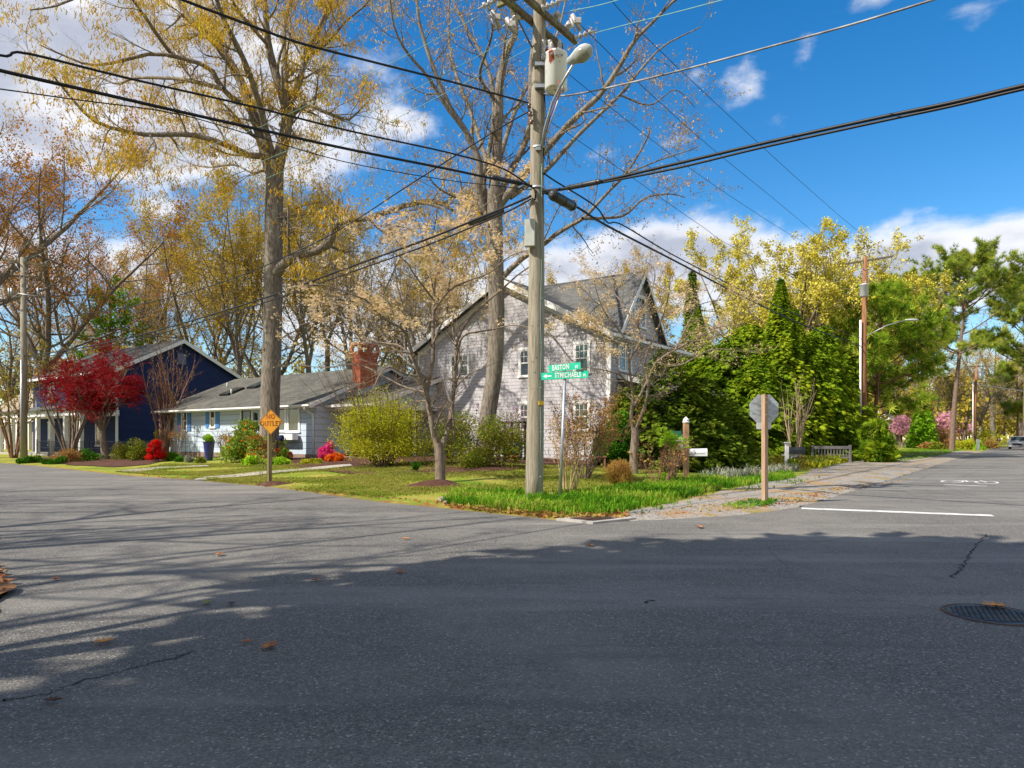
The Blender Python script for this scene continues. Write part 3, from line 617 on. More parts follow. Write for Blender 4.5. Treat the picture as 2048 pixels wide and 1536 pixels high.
# ---- tan house far left ----
o4 = Vector((-38.5, 58.5, 0)); h4 = empty('tan_house', o4, 'tan roofed low house with white porch posts behind the left utility pole', 'house', HROT)
LT = 16; b = MB(); b.box(-LT, 0, 0, 9, .1, 3.2); b.build('wall', M_TAN, h4); b = MB()
slab(b, (-LT-.4, -.7, 3.0), (.4, -.7, 3.0), (.4, 4.5, 6.9), (-LT-.4, 4.5, 6.9), .1); slab(b, (-LT-.4, 9.7, 3.0), (.4, 9.7, 3.0), (.4, 4.5, 6.901), (-LT-.4, 4.5, 6.901), .1); b.build('roof', M_ROOF4, h4)
b = MB(); b.prism([(0, 3.19), (9, 3.19), (4.5, 6.7)], -.15, 0, axis='x'); b.build('gable', M_TAN, h4)
b = MB(); b.box(-LT-.4, .4, -.8, -.7, 2.85, 3.02); b.build('gutter', M_TRIM, h4)
for k in range(6): MB().box(-1.2-2.6*k, -.95-2.6*k, -.65, -.4, .2, 2.9).build('porch_column', M_TRIM, h4)
for k in range(3): window(h4, 'f', -3.6-4*k, -2.3-4*k, 1.0, 2.5, muntin=(1, 1))

# hairline cracks in the asphalt
def crack(pp, wd):
    b = MB(); pts = []
    for (x0, y0), (x1, y1) in zip(pp[:-1], pp[1:]):
        n = 14
        for k in range(n): f = k/n; g = gf(x0+(x1-x0)*f, y0+(y1-y0)*f); pts.append(Vector((g[0]+random.uniform(-.03, .03), g[1]+random.uniform(-.03, .03))))
    vs = []
    for i, q in enumerate(pts):
        d = (pts[min(i+1, len(pts)-1)]-pts[max(i-1, 0)]).normalized(); nn = Vector((-d.y, d.x))*wd*random.uniform(.25, 1); vs += [(q.x-nn.x, q.y-nn.y, .0035), (q.x+nn.x, q.y+nn.y, .0035)]
    b.add(vs, [(2*i, 2*i+1, 2*i+3, 2*i+2) for i in range(len(pts)-1)]); tag(b.build('asphalt_crack', mat('crack', (.03, .028, .026), rough=.95)), kind='structure')
crack([(0, 1404), (90, 1388), (190, 1356), (290, 1330), (400, 1302)], .008); crack([(1972, 1068), (1945, 1100), (1925, 1130), (1905, 1158)], .014); crack([(1290, 1206), (1306, 1201)], .01)
# ================= POLES, WIRES, SIGNS, FURNITURE =================
M_POLE = mat('pole_wood', (.36, .315, .24), (.22, .19, .145), (.31, .28, .2), scale=5, rough=.9, bump=.7, bscale=18, stretch=(5, 5, .35))
M_POLE2 = mat('brown_pole_wood', (.3, .13, .06), (.2, .09, .05), (.36, .2, .1), scale=5, rough=.9, bump=.6, bscale=18, stretch=(5, 5, .3))
M_ARM = mat('crossarm_wood', (.2, .16, .1), (.13, .1, .07), (.22, .22, .08), scale=4, rough=.9, bump=.5, stretch=(3, 3, 3))
M_STEEL = mat('galvanised_steel', (.45, .47, .48), (.36, .38, .4), scale=9, rough=.45, metal=.75, bump=.05)
M_CER = mat('ceramic', (.5, .5, .5), (.38, .33, .3), scale=9, rough=.3, bump=0, spec=.6)
M_CERB = mat('brown_ceramic', (.2, .1, .07), (.12, .06, .05), scale=9, rough=.3, bump=0, spec=.6)
M_CABLE = mat('black_cable', (.012, .012, .014), scale=6, rough=.5, bump=0)
M_COPPER = mat('weathered_copper', (.2, .4, .36), (.16, .33, .3), scale=4, rough=.6, bump=0)
M_TANK, t, p = base_mat('transformer_paint'); co = t.node('ShaderNodeTexCoord').outputs['Object']
n = t.noise(t.node('ShaderNodeMapping', i={0: co, 3: (1, 1, .28)}).outputs[0], 5.2, 3, .6)
t.l.new(t.mix(t.ss(n, .57, .61), (.85, .85, .83), (.38, .08, .04)), p.inputs['Base Color']); p.inputs['Roughness'].default_value = .45
M_GREYBOX = mat('grey_plastic', (.5, .52, .47), scale=3, rough=.6, bump=.03)
M_LENS = mat('lamp_glass', (.35, .36, .3), (.25, .25, .22), scale=12, rough=.25, bump=.3, spec=.6)
M_YEL = mat('yellow_tag', (.6, .4, .03), scale=20, rough=.6, bump=0)

D0 = 15.95
def disc_string(b, p0, d, n=4, r=.075, gap=.13):
    q = Vector((0, 0, 1)).rotation_difference(d).to_matrix().to_4x4()
    for k in range(n):
        b.lathe([(.02, 0), (r*.55, .01), (r, .045), (r*.9, .06), (r*.35, .07), (.02, gap)], 12, Matrix.Translation(p0+d*(k*gap)) @ q)
pb = Vector(((1068-1024)/F*D0, D0, 0)); pt = P(1079.5, -40, D0)
up = empty('utility_pole', pb, 'tall weathered wooden utility pole with rusty transformer and street lamp at the corner', 'utility pole')
def L(v): return Vector(v)-pb
b = MB(); ps = []; rs = []
for k in range(25):
    f = k/24; ps.append(L(pb.lerp(pt, f)+Vector((.012*math.sin(7*f), 0, 0)))); rs.append(.205-.06*f+.004*math.sin(19*f))
ps[0].z = -.3; b.tube(ps, rs, 20); b.build('pole', M_POLE, up)
armc = P(1079, 38, D0)
for s_, nm in ((-1, 0), (1, 1)):
    b = MB(); Mx = Matrix.Translation(L(armc)+A3*(.2*s_)) @ Matrix.Rotation(math.atan2(B[1], B[0]), 4, 'Z'); b.box(-1.28, 1.28, -.05, .05, -.065, .065, M=Mx, ch=.012); b.build('crossarm', M_ARM, up)
b = MB(); Mx = Matrix.Translation(L(armc)+Vector((0, 0, .75))) @ Matrix.Rotation(math.atan2(A[1], A[0]), 4, 'Z'); b.box(-1.2, 1.2, -.05, .05, -.06, .06, M=Mx, ch=.012); b.build('crossarm', M_ARM, up)
for s_ in (-1, 1):
    b = MB(); b.tube([L(armc)+B3*(.8*s_)+A3*.2+Vector((0, 0, -.06)), L(armc)+A3*.12+Vector((0, 0, -.75))], .018, 6); b.build('arm_brace', M_ARM, up)
for off in (-1.15, -.3, 1.12):
    for s_ in (-1, 1):
        b = MB(); p0 = L(armc)+B3*off+A3*(.25*s_); dd_ = (A3*s_+Vector((0, 0, -.04))).normalized(); disc_string(b, p0, dd_, 4); b.tube([p0, p0+dd_*.62], .014, 6); b.build('insulator_string', M_CER if (off < 1 or s_ < 0) else M_CERB, up)
for off in (-.75, .45, .95):
    b = MB(); b.lathe([(.02, -.14), (.03, -.02), (.095, .0), (.1, .04), (.06, .07), (.065, .1), (.03, .14)], 14, Matrix.Translation(L(armc)+B3*off-A3*.2+Vector((0, 0, .2)))); b.build('pin_insulator', M_CER, up)
    b = MB(); b.lathe([(.015, -.05), (.09, -.04), (.1, .0), (.05, .03), (.02, .1)], 14, Matrix.Translation(L(armc)+B3*(off+.12)+A3*.2+Vector((0, 0, -.2)))); b.build('pin_insulator', M_CER, up)
for k, (px, py) in enumerate(((992, 38), (1022, 52), (1153, 45))):
    c = L(P(px, py, D0-.4)); b = MB(); b.tube([c+Vector((-.1, 0, .18)), c+Vector((.1, .05, -.16))], .05, 8); b.tube([c+Vector((-.14, 0, .1)), c+Vector((-.02, 0, -.2))], .022, 6); b.box(c.x-.05, c.x+.1, c.y-.04, c.y+.04, c.z-.02, c.z+.1); b.build('fuse_cutout', M_CER, up)
# transformer
tcn = L(P(1112, 143, D0-.35)); b = MB()
b.lathe([(.2, -.43), (.25, -.4), (.25, .33), (.262, .34), (.262, .37), (.2, .42), (.06, .45)], 26, Matrix.Translation(tcn)); tr = b.build('transformer', M_TANK, up)
for (dx, dy) in ((-.1, .05), (.08, -.05)):
    b = MB(); b.lathe([(.05, 0), (.03, .05), (.055, .07), (.03, .1), (.055, .12), (.03, .15), (.05, .17), (.02, .24)], 12, Matrix.Translation(tcn+Vector((dx, dy, .45)))); b.build('bushing', M_CER, tr)
for dx in (-.12, 0, .12):
    b = MB(); b.tube([tcn+Vector((dx, -.24, .24)), tcn+Vector((dx, -.34, .22))], .025, 8); b.build('terminal', M_STEEL, tr)
for z_ in (-.3, .2): b = MB(); b.box(-.02, .25, -.1, .1, z_, z_+.08, M=Matrix.Translation(tcn+Vector((-.45, .2, 0)))); b.build('transformer_bracket', M_STEEL, up)
for k in range(2):
    c = L(P(1087+13*k, 96, D0-.25)); b = MB(); pr = []
    for j in range(8): pr += [(.03, -.28+.06*j), (.055, -.26+.06*j)]
    b.lathe(pr, 10, Matrix.Translation(c)); b.build('surge_arrester', M_CER, up)
# street lamp on its arm
la = [L(P(1083, 297, D0-.25)), L(P(1090, 255, D0-.4)), L(P(1105, 205, D0-.7)), L(P(1122, 170, D0-1.0)), L(P(1146, 130, D0-1.4))]
b = MB(); b.tube(la, [.03, .03, .03, .03, .028], 8); b.tube([L(P(1084, 296, D0-.22)), L(P(1126, 172, D0-.95))], .016, 6); b.box(-.12, .02, -.03, .03, -.03, .03, M=Matrix.Translation(L(P(1082, 298, D0-.2)))); la_o = b.build('lamp_arm', M_STEEL, up)
hd = (la[-1]-la[-2]).normalized(); hc = L(P(1160, 110, D0-1.5)); q = Vector((0, 0, 1)).rotation_difference(Vector((.55, -.45, .12)).normalized()).to_matrix().to_4x4()
b = MB(); b.lathe([(.04, -.34), (.09, -.3), (.11, -.2), (.17, -.05), (.19, .1), (.16, .22), (.08, .3), (.01, .32)], 18, Matrix.Translation(hc) @ q @ Matrix.Diagonal((.88, .42, .95, 1))); lh = b.build('lamp_head', mat('lamp_housing', (.5, .52, .52), rough=.5), up)
b = MB(); b.lathe([(.005, -.16), (.1, -.14), (.165, -.03), (.172, .1), (.14, .2), (.05, .27), (.005, .28)], 18, Matrix.Translation(hc+Vector((0, -.01, -.035))) @ q @ Matrix.Diagonal((.84, .42, .86, 1))); b.build('lens', M_LENS, lh)
b = MB(); b.tube([L(P(1086, 290, D0-.2)), L(P(1100, 235, D0-.5)), L(P(1122, 178, D0-.7)), L(P(1118, 160, D0-.7))], .012, 6); b.build('red_lamp_cable', mat('red_cable', (.3, .05, .03), rough=.5), up)
# meter box, tags, riser, clamps
c = L(P(1060, 466, D0-.22)); b = MB(); b.box(-.115, .115, -.07, .1, -.3, .3, M=Matrix.Translation(c) @ Matrix.Rotation(R(-8), 4, 'Z'), ch=.01); b.build('junction_box', M_GREYBOX, up)
c = L(P(1082.5, 806, D0-.19)); b = MB(); b.box(-.055, .055, -.012, .03, -.045, .045, M=Matrix.Translation(c) @ Matrix.Rotation(R(18), 4, 'Z')); b.build('yellow_tag', M_YEL, up)
for k in range(3):
    c = L(P(1061+2*k, 212+k*16, D0-.2)); b = MB(); b.lathe([(.02, -.05), (.05, -.04), (.035, 0), (.05, .04), (.02, .05)], 10, Matrix.Translation(c+Vector((-.03, 0, 0)))); b.build('spool_insulator', M_CERB, up)
b = MB(); b.tube([L(P(1089, 190, D0-.1)), L(P(1092, 240, D0-.1)), L(P(1087, 310, D0-.1)), L(P(1094, 330, D0-.15)), L(P(1098, 300, D0-.1)), L(P(1090, 292, D0-.1))], .013, 6)
b.tube([L(P(1062, 372, D0-.2)), L(P(1072, 382, D0-.22)), L(P(1070, 400, D0-.22)), L(P(1064, 396, D0-.2))], .02, 6); b.build('cable_loop', M_CABLE, up)
b = MB(); b.lathe([(.185, -.03), (.187, .03)], 20, Matrix.Translation(L(P(1075, 378, D0)))); b.lathe([(.183, -.03), (.185, .03)], 20, Matrix.Translation(L(P(1077, 298, D0)))); b.build('pole_band', M_STEEL, up)

b = MB(); gw = [L(P(1083-.2*k, 330+k*44.5, D0-.165)) for k in range(16)]; b.tube([q+Vector((.012*math.sin(i*1.7), 0, 0)) for i, q in enumerate(gw)], .008, 5)
for q in gw[::2]: b.box(-.02, .02, -.012, .012, -.012, .012, M=Matrix.Translation(q))
b.build('ground_wire', M_COPPER, up)
b = MB()
for k in range(26):
    py = random.uniform(640, 960); x = random.uniform(-.11, .11); c = L(P(1072, py, D0)); b.box(-.012, .012, -.006, .006, -.004, .004, M=Matrix.Translation((c.x+x, -math.sqrt(max(.2**2-x*x, 0))+c.y+.004, c.z)) @ Matrix.Rotation(random.uniform(-1, 1), 4, 'Y'))
b.build('staples', M_STEEL, up)
def simple_pole(name, px, D, ptop, label, m, arm=None, riser=None, r0=.17):
    g = gd(px, D); top = P(px+3 if px > 1000 else px-1, ptop, D); o = empty('utility_pole', g, label, 'utility pole'); h = top.z-g.z
    b = MB(); b.tube([(0, 0, -.3), (0, 0, h*.5), (top.x-g.x, 0, h)], [r0, r0*.85, r0*.7], 14); b.build('pole', m, o)
    if arm:
        for (x0, y0_, x1, y1_) in arm:
            a = P(x0, y0_, D-.1)-g; c = P(x1, y1_, D+.1)-g; b = MB(); d = (c-a).normalized(); Mx = Matrix.Translation((a+c)/2) @ Vector((1, 0, 0)).rotation_difference(d).to_matrix().to_4x4(); hl = (c-a).length/2
            b.box(-hl, hl, -.05, .05, -.06, .06, M=Mx, ch=.01); b.build('crossarm', M_ARM, o)
            for f in (.06, .35, .94):
                q_ = a.lerp(c, f); b = MB(); b.lathe([(.02, .05), (.06, .1), (.03, .15), (.055, .18), (.02, .25)], 8, Matrix.Translation(q_)); b.build('insulator', M_CER, o)
            for s_ in (.25, .75): b = MB(); b.tube([a.lerp(c, s_), (0, -.15, ((a+c)/2).z-.7)], .016, 5); b.build('arm_brace', M_STEEL, o)
    if riser:
        x, ya, yb = riser; b = MB(); q0 = P(x, ya, D-.15)-g; b.tube([(q0.x, q0.y, -.1), q0], .065, 10); b.build('riser_conduit', M_TRIM if px > 1000 else M_STEEL, o)
    return o, g
pl, gl = simple_pole('utility_pole', 47.5, 42, 515, 'grey wooden utility pole with wide crossarm in front of the tan house', M_POLE, arm=[(4, 519, 97, 532)], riser=(43, 720, 0), r0=.21)
b = MB(); b.tube([P(23, 549, 41.8)-gl, P(80, 554, 41.8)-gl], .035, 6); b.tube([P(80, 545, 41.8)-gl, P(79, 562, 41.8)-gl], .1, 8); b.tube([P(24, 540, 41.8)-gl, P(24, 553, 41.8)-gl], .07, 8); b.build('switch_arm', M_ARM, pl)
b = MB(); b.tube([P(25, 586, 41.8)-gl, P(75, 592, 41.8)-gl], .03, 6)
for x in (18, 23, 76): b.tube([P(x, 576, 41.7)-gl, P(x, 592, 41.7)-gl], .06, 8)
b.build('cutout_arm', M_STEEL, pl)
pr_, gr = simple_pole('utility_pole', 1727.5, 46, 514, 'reddish brown utility pole with white transformer and white conduit beside the young pine', M_POLE2, arm=[(1691, 528, 1785, 513)], riser=(1721, 640, 0), r0=.2)
c = P(1728, 581, 45.4)-gr; b = MB(); b.lathe([(.2, -.42), (.27, -.38), (.27, .33), (.29, .34), (.29, .38), (.1, .45)], 20, Matrix.Translation(c)); tr2 = b.build('transformer', mat('transformer_grey', (.62, .64, .66), (.5, .52, .55), scale=6, rough=.4, stretch=(6, 6, .2)), pr_)
b = MB(); b.lathe([(.05, 0), (.03, .05), (.05, .07), (.03, .1), (.05, .12), (.02, .2)], 8, Matrix.Translation(c+Vector((.1, 0, .42)))); b.build('bushing', M_CER, tr2)
def lamp(o, g, pa, pb_, D, par_name='lamp_arm'):
    b = MB(); b.tube([P(*pa, D)-g, P((pa[0]+pb_[0])/2, pa[1]*.35+pb_[1]*.65, D-.3)-g, P(*pb_, D-.6)-g], .03, 6); ar = b.build(par_name, M_STEEL, o)
    c = P(*pb_, D-.6)-g; b = MB(); b.lathe([(.03, -.1), (.08, 0), (.13, .25), (.15, .5), (.1, .72), (.01, .8)], 12, Matrix.Translation(c) @ Matrix.Rotation(R(90), 4, 'Y') @ Matrix.Diagonal((.6, 1, 1, 1))); b.build('lamp_head', mat('lamp_housing', (.5, .52, .52)), o)
lamp(pr_, gr, (1733, 672), (1812, 640), 45.5)
p3_, g3 = simple_pole('utility_pole', 1950, 88, 730, 'distant orange brown utility pole beyond the pink blossom tree', M_POLE2, arm=[(1932, 733, 1988, 732)], riser=(1946, 760, 0), r0=.2)
c = P(1962, 752, 87)-g3; b = MB(); b.lathe([(.2, -.5), (.3, -.4), (.3, .5), (.1, .6)], 12, Matrix.Translation(c)); b.build('transformer', M_STEEL, p3_)

def crom(pts, n):
    pts = [np.array(q, float) for q in pts]; pts = [2*pts[0]-pts[1]]+pts+[2*pts[-1]-pts[-2]]; out = []
    segs = len(pts)-3
    for i in range(n):
        f = i/(n-1)*segs; k = min(int(f), segs-1); u = f-k; a, b_, c, d = pts[k:k+4]
        out.append(.5*((2*b_)+(-a+c)*u+(2*a-5*b_+4*c-d)*u*u+(-a+3*b_-3*c+d)*u**3))
    return np.array(out)
def wire(pts, Da, Db, r, label, m=M_CABLE, name='overhead_wire', cat='wire', group=None, n=40):
    x0 = pts[0][0]; x1 = pts[-1][0]; P3 = []
    for (x, y) in pts: f = (x-x0)/(x1-x0); D = 1/((1-f)/Da+f/Db); P3.append(PN(x, y, D))
    c = list(crom(P3, n))
    def out(q): return q[0] < 0 or q[0] > 2048 or q[1] < 0
    if out(pts[-1]): d = c[-1]-c[-3]; d = d/np.linalg.norm(d); c += [c[-1]+d*k+np.array((0, 0, .004*k*k)) for k in (4, 10, 18, 28)]
    if out(pts[0]): d = c[0]-c[2]; d = d/np.linalg.norm(d); c = [c[0]+d*k+np.array((0, 0, .004*k*k)) for k in (28, 18, 10, 4)]+c
    b = MB(); b.tube([Vector(q) for q in c], r, 6); o = b.build(name, m); return tag(o, label, cat, group)
wire([(1057, 206), (900, 163), (750, 125), (600, 86), (480, 43), (366, 0), (240, -52)], 15.8, 9.0, .022, 'thick black cable running from high on the corner pole to the top left edge')
wire([(1062, 374), (1043, 360), (1000, 335), (900, 306), (700, 262), (500, 212), (254, 156), (50, 106), (0, 111), (-200, 60)], 15.75, 8.0, .018, 'uppermost black cable leaving the left picture edge, above the splice case')
wire([(1064, 372), (1040, 366), (985, 357), (900, 339), (700, 299), (550, 266), (367, 225), (180, 182), (0, 141), (-200, 92)], 15.75, 8.0, .026, 'thick black telephone cable with a splice case running left from the corner pole')
wire([(1064, 380), (990, 371), (900, 361), (700, 326), (500, 269), (351, 227), (150, 199), (0, 178), (-200, 152)], 15.75, 8.0, .009, 'thin black wire, lowest of those leaving the left picture edge')
wire([(1062, 392), (1010, 415), (930, 448), (850, 480), (700, 534), (520, 599), (300, 665), (150, 698), (48, 712)], 15.75, 42, .028, 'black telephone cable sagging from the corner pole to the left utility pole')
wire([(1062, 398), (1000, 430), (850, 492), (700, 545), (520, 608), (300, 672), (150, 704), (48, 718)], 15.75, 42, .02, 'second black cable just below the telephone cable to the left utility pole')
wire([(1059, 222), (1010, 250), (900, 318), (800, 382), (700, 447), (600, 500), (440, 566), (250, 615), (48, 645)], 15.8, 42, .018, 'twisted service cable descending from the pole insulators to the left utility pole')
for i, (y0_, x0_, lb) in enumerate(((30, 962, 'outermost'), (72, 1030, 'middle'), (96, 1060, 'innermost'))):
    wire([(x0_, y0_), (x0_-180, y0_+96), (x0_-420, y0_+214), (x0_-700, y0_+330), (6+35*i, 519+5*i)], 15.3, 42, .007, f'{lb} thin greenish copper line from the crossarm to the left utility pole', m=M_COPPER)
wire([(1085, 187), (1134, 191), (1250, 168), (1400, 131), (1560, 88), (1700, 50), (1865, 0), (2100, -75)], 15.8, 9.5, .02, 'bright triplex cable running from the transformer to the top right edge', m=mat('bare_aluminium', (.35, .35, .36), (.12, .12, .13), scale=3, rough=.5, bump=0))
wire([(1085, 382), (1135, 376), (1200, 363), (1350, 328), (1520, 288), (1750, 237), (1900, 206), (2048, 171), (2300, 115)], 15.75, 8.5, .03, 'thick upper black cable running from the splice case to the right edge')
wire([(1085, 386), (1200, 366), (1350, 337), (1520, 296), (1750, 245), (1900, 213), (2048, 178), (2300, 124)], 15.75, 8.5, .022, 'lower black cable hugging the thick cable to the right edge')
wire([(1086, 384), (1150, 412), (1215, 452), (1350, 522), (1500, 600), (1620, 655), (1722, 692)], 15.8, 46, .03, 'lower thick cable descending from the barrel splice case to the right utility pole')
wire([(1086, 345), (1110, 362), (1190, 412), (1215, 445), (1245, 450), (1350, 512), (1500, 588), (1620, 640), (1722, 676)], 15.8, 46, .02, 'wavy black cable just above the lower thick cable to the right utility pole')
for (pp, Da, lb, r_) in (([(1190, -50), (1222, 0), (1300, 82), (1450, 224), (1600, 362), (1716, 462), (1783, 508)], 15, 'upper', .008), ([(1150, 40), (1203, 91), (1300, 187), (1430, 302), (1560, 408), (1694, 520)], 15.5, 'middle', .008), ([(1110, 120), (1147, 156), (1230, 222), (1350, 315), (1480, 405), (1600, 480), (1725, 545)], 15.6, 'lower', .007),
        ([(1088, 235), (1140, 270), (1250, 345), (1400, 450), (1500, 512), (1724, 620)], 15.6, 'lowest', .007)):
    wire(pp, Da, 46, r_, f'{lb} thin dark line of those crossing the blue sky to the right utility pole')
wire([(1190, 66), (1250, 50), (1330, 30), (1452, -2), (1600, -45)], 15.2, 10, .008, 'greenish copper line rising from the right end of the crossarm', m=M_COPPER)
wire([(1140, 22), (1200, 10), (1260, -8), (1400, -55)], 15, 10.5, .008, 'short greenish copper line at the top edge right of the pole', m=M_COPPER)
wire([(1733, 640), (1850, 628), (1940, 622), (2048, 612), (2200, 600)], 46, 70, .015, 'thin grey wire crossing in front of the tall pine')
wire([(1952, 770), (1985, 773), (2048, 782), (2200, 798)], 88, 120, .04, 'pale cable running right from the distant pole', m=M_STEEL)
wire([(1730, 688), (1800, 740), (1880, 758), (1950, 768)], 46, 88, .02, 'sagging cable from the brown pole to the distant pole')
def closure(a, b_, D, r, label):
    a = P(*a, D[0]); c = P(*b_, D[1]); q = (c-a).normalized(); o = empty('cable_splice_case', a, label, 'splice case'); b = MB(); ln = (c-a).length
    Mx = Vector((0, 0, 1)).rotation_difference(q).to_matrix().to_4x4(); b.lathe([(r*.35, -.04), (r*.9, 0), (r, .03), (r, ln-.03), (r*.9, ln), (r*.35, ln+.04)], 14, Mx); b.build('case', mat('black_plastic', (.025, .026, .03), rough=.4, bump=.05, spec=.5), o)
    b = MB()
    for f in (.08, .5, .92): b.lathe([(r*1.06, ln*f-.02), (r*1.06, ln*f+.02)], 14, Mx)
    b.build('band', M_BLACK, o)
closure((985, 355), (1042, 367), (15.2, 15.6), .05, 'slim black splice case on the cable just left of the corner pole')
closure((940, 446), (1005, 423), (17.6, 16.5), .075, 'long black splice case on the descending cable left of the corner pole')
closure((1135, 376), (1200, 363), (15.1, 14.5), .055, 'slim black splice case on the cable running to the right edge')
closure((1104, 389), (1146, 413), (15.4, 16.2), .115, 'short fat black barrel splice case right of the corner pole')

# ---- signs ----
M_GREEN = mat('sign_green', (.01, .5, .3), (.01, .45, .27), scale=3, rough=.35, bump=0, spec=.5)
M_WHITE = mat('sign_white', (.75, .78, .76), scale=3, rough=.4, bump=0)
g = gd(1119, 15.5); so_ = empty('street_name_sign', g, 'green street name blades reading EASTON ST and STMICHAELS PL on a leaning steel post', 'street sign')
tp = P(1130, 752, 15.5)-g; b = MB(); b.tube([(0, 0, -.2), tp+Vector((0, 0, -.02))], .036, 12); b.build('post', M_STEEL, so_)
def blade(cx, cy, wpx, hpx, yaw, texts, roll):
    c = P(cx, cy, 15.45)-g; k = 15.45/F; w_, h_ = wpx*k/math.cos(R(yaw)), hpx*k; Mx = Matrix.Translation(c) @ Matrix.Rotation(R(yaw), 4, 'Z') @ Matrix.Rotation(R(roll), 4, 'Y')
    b = MB(); b.box(-w_/2, w_/2, -.004, .004, -h_/2, h_/2, M=Mx); bl = b.build('blade', M_GREEN, so_)
    for (txt, sz, x, z, wd) in texts:
        me = text_mesh(txt, sz, .0015, 1.12, wd, .0045); me.transform(Mx @ Matrix.Translation((x, -.0075, z)) @ Matrix.Rotation(R(90), 4, 'X')); link('lettering', me, bl, M_WHITE)
    return bl, Mx, w_, h_
blade(1129, 734.3, 61, 13.4, -30, [('EASTON', .155, -.09, 0, .66), ('ST', .075, .3, -.02, .85)], -2.2)
bl, Mx, w_, h_ = blade(1129, 750.7, 91, 14.2, -22, [('STMICHAELS', .155, .08, 0, .63), ('PL', .075, .47, -.02, .85)], -.6)
b = MB(); b.add([Mx @ Vector(q) for q in [(-.5, -.008, 0), (-.42, -.008, .05), (-.42, -.008, .015), (-.3, -.008, .015), (-.3, -.008, -.015), (-.42, -.008, -.015), (-.42, -.008, -.05)]], [(0, 1, 2, 3, 4, 5, 6)]); b.build('arrow', M_WHITE, bl, fixn=False)
b = MB(); c = P(1131, 742, 15.5)-g; b.lathe([(.022, -.13), (.026, -.12), (.026, -.02), (.014, 0), (.014, .03)], 12, Matrix.Translation(c+Vector((0, .0, .0)))); b.build('bracket', M_STEEL, so_)
# no outlet
g = gp(539.5, 966); D1 = g.y; no = empty('no_outlet_sign', g, 'faded orange yellow diamond sign reading NO OUTLET on a wooden post', 'road sign')
k = D1/F; c = P(543.5, 844, D1-.02)-g; hd_ = 25.5*k; M_OR = mat('faded_orange', (.62, .27, .02), (.66, .32, .03), (.7, .22, .03), scale=5, rough=.45, bump=0)
b = MB(); b.box(-.055, .055, -.05, .05, -.2, c.z+hd_*.5, M=Matrix.Rotation(R(32), 4, 'Z'), ch=.006); b.build('post', mat('post_wood', (.3, .24, .12), (.2, .16, .08), scale=6, stretch=(5, 5, .4), rough=.9), no)
Mx = Matrix.Translation(c+Vector((0, -.09, 0))) @ Matrix.Rotation(R(-6), 4, 'Z')
def ngon(b, n, r, y, a0, th=.003, M=None, round_=0):
    pts = [(r*math.cos(a0+2*math.pi*j/n), r*math.sin(a0+2*math.pi*j/n)) for j in range(n)]; b.prism(pts, y, y+th, M=M)
b = MB(); ngon(b, 4, hd_, -.002, 0, M=Mx); b.build('plate', M_OR, no)
b = MB(); r0, r1 = hd_*.965, hd_*.925; vs = []
for j in range(4):
    a = math.pi/2*j; vs += [Mx @ Vector((r0*math.cos(a), -.0045, r0*math.sin(a))), Mx @ Vector((r1*math.cos(a), -.0045, r1*math.sin(a)))]
b.add(vs, [(2*j, 2*((j+1) % 4), 2*((j+1) % 4)+1, 2*j+1) for j in range(4)]); b.build('border', M_BLACK, no, fixn=False)
for txt, z, sz in (('NO', 10.5*k, 13.5*k), ('OUTLET', -3.5*k, 13.5*k)):
    me = text_mesh(txt, sz, .001, 1.12, .82, .004); me.transform(Mx @ Matrix.Translation((0, -.0065, z)) @ Matrix.Rotation(R(90), 4, 'X')); link('lettering', me, no, mat('faded_black', (.05, .02, .01), (.45, .14, .02), scale=9, bump=0))
# stop sign seen from behind
g = gp(1529.5, 1006); D2 = g.y; k = D2/F; so2 = empty('stop_sign', g, 'octagonal sign seen from its bare grey metal back on a square wooden post', 'road sign')
b = MB(); b.box(-.05, .05, -.05, .05, -.2, 217*k+.0, M=Matrix.Rotation(R(27), 4, 'Z'), ch=.004); b.build('post', mat('cedar_post', (.46, .31, .2), (.35, .23, .14), (.5, .36, .25), scale=6, stretch=(6, 6, .4), rough=.9, bump=.5), so2)
c = P(1531, 818.5, D2)-g; Mx = Matrix.Translation(c+Vector((0, .09, 0))) @ Matrix.Rotation(R(3), 4, 'Z')
m_, t, p = base_mat('aluminium_back'); co = t.node('ShaderNodeTexCoord').outputs['Object']; sx_ = t.node('ShaderNodeSeparateXYZ', i={0: co})
nz = t.noise(t.node('ShaderNodeMapping', i={0: co, 3: (4, 1, 9)}).outputs[0], 1.5, 4); t.l.new(t.mix(t.math('MULTIPLY', t.ss(nz, .45, .65), .8), (.42, .46, .48), (.2, .23, .24)), p.inputs['Base Color']); p.inputs['Roughness'].default_value = .55; p.inputs['Metallic'].default_value = .3
b = MB(); ngon(b, 8, 29.7*k/math.cos(R(22.5)), -.002, R(22.5), M=Mx); b.build('plate', m_, so2)
b = MB(); ngon(b, 8, 29.0*k/math.cos(R(22.5)), .0025, R(22.5), th=.001, M=Mx); b.build('front_face', mat('sign_red', (.45, .02, .02)), so2)
b = MB(); c2 = P(1530.5, 851.5, D2)-g; Mx2 = Matrix.Translation(c2+Vector((0, .085, 0))) @ Matrix.Rotation(R(3), 4, 'Z'); hw, hh = 15.5*k, 6.8*k
b.prism([(-hw+.02, -hh), (hw-.02, -hh), (hw, -hh+.02), (hw, hh-.02), (hw-.02, hh), (-hw+.02, hh), (-hw, hh-.02), (-hw, -hh+.02)], -.002, .002, M=Mx2); b.build('small_plate', mat('light_aluminium', (.6, .62, .63), rough=.5), so2)
b = MB()
for z in (-.12, .14, .245): b.lathe([(.012, 0), (.012, .012)], 8, Matrix.Translation(c+Vector((-.02, -.075, z))) @ Matrix.Rotation(R(90), 4, 'X'))
b.build('bolt', M_STEEL, so2)
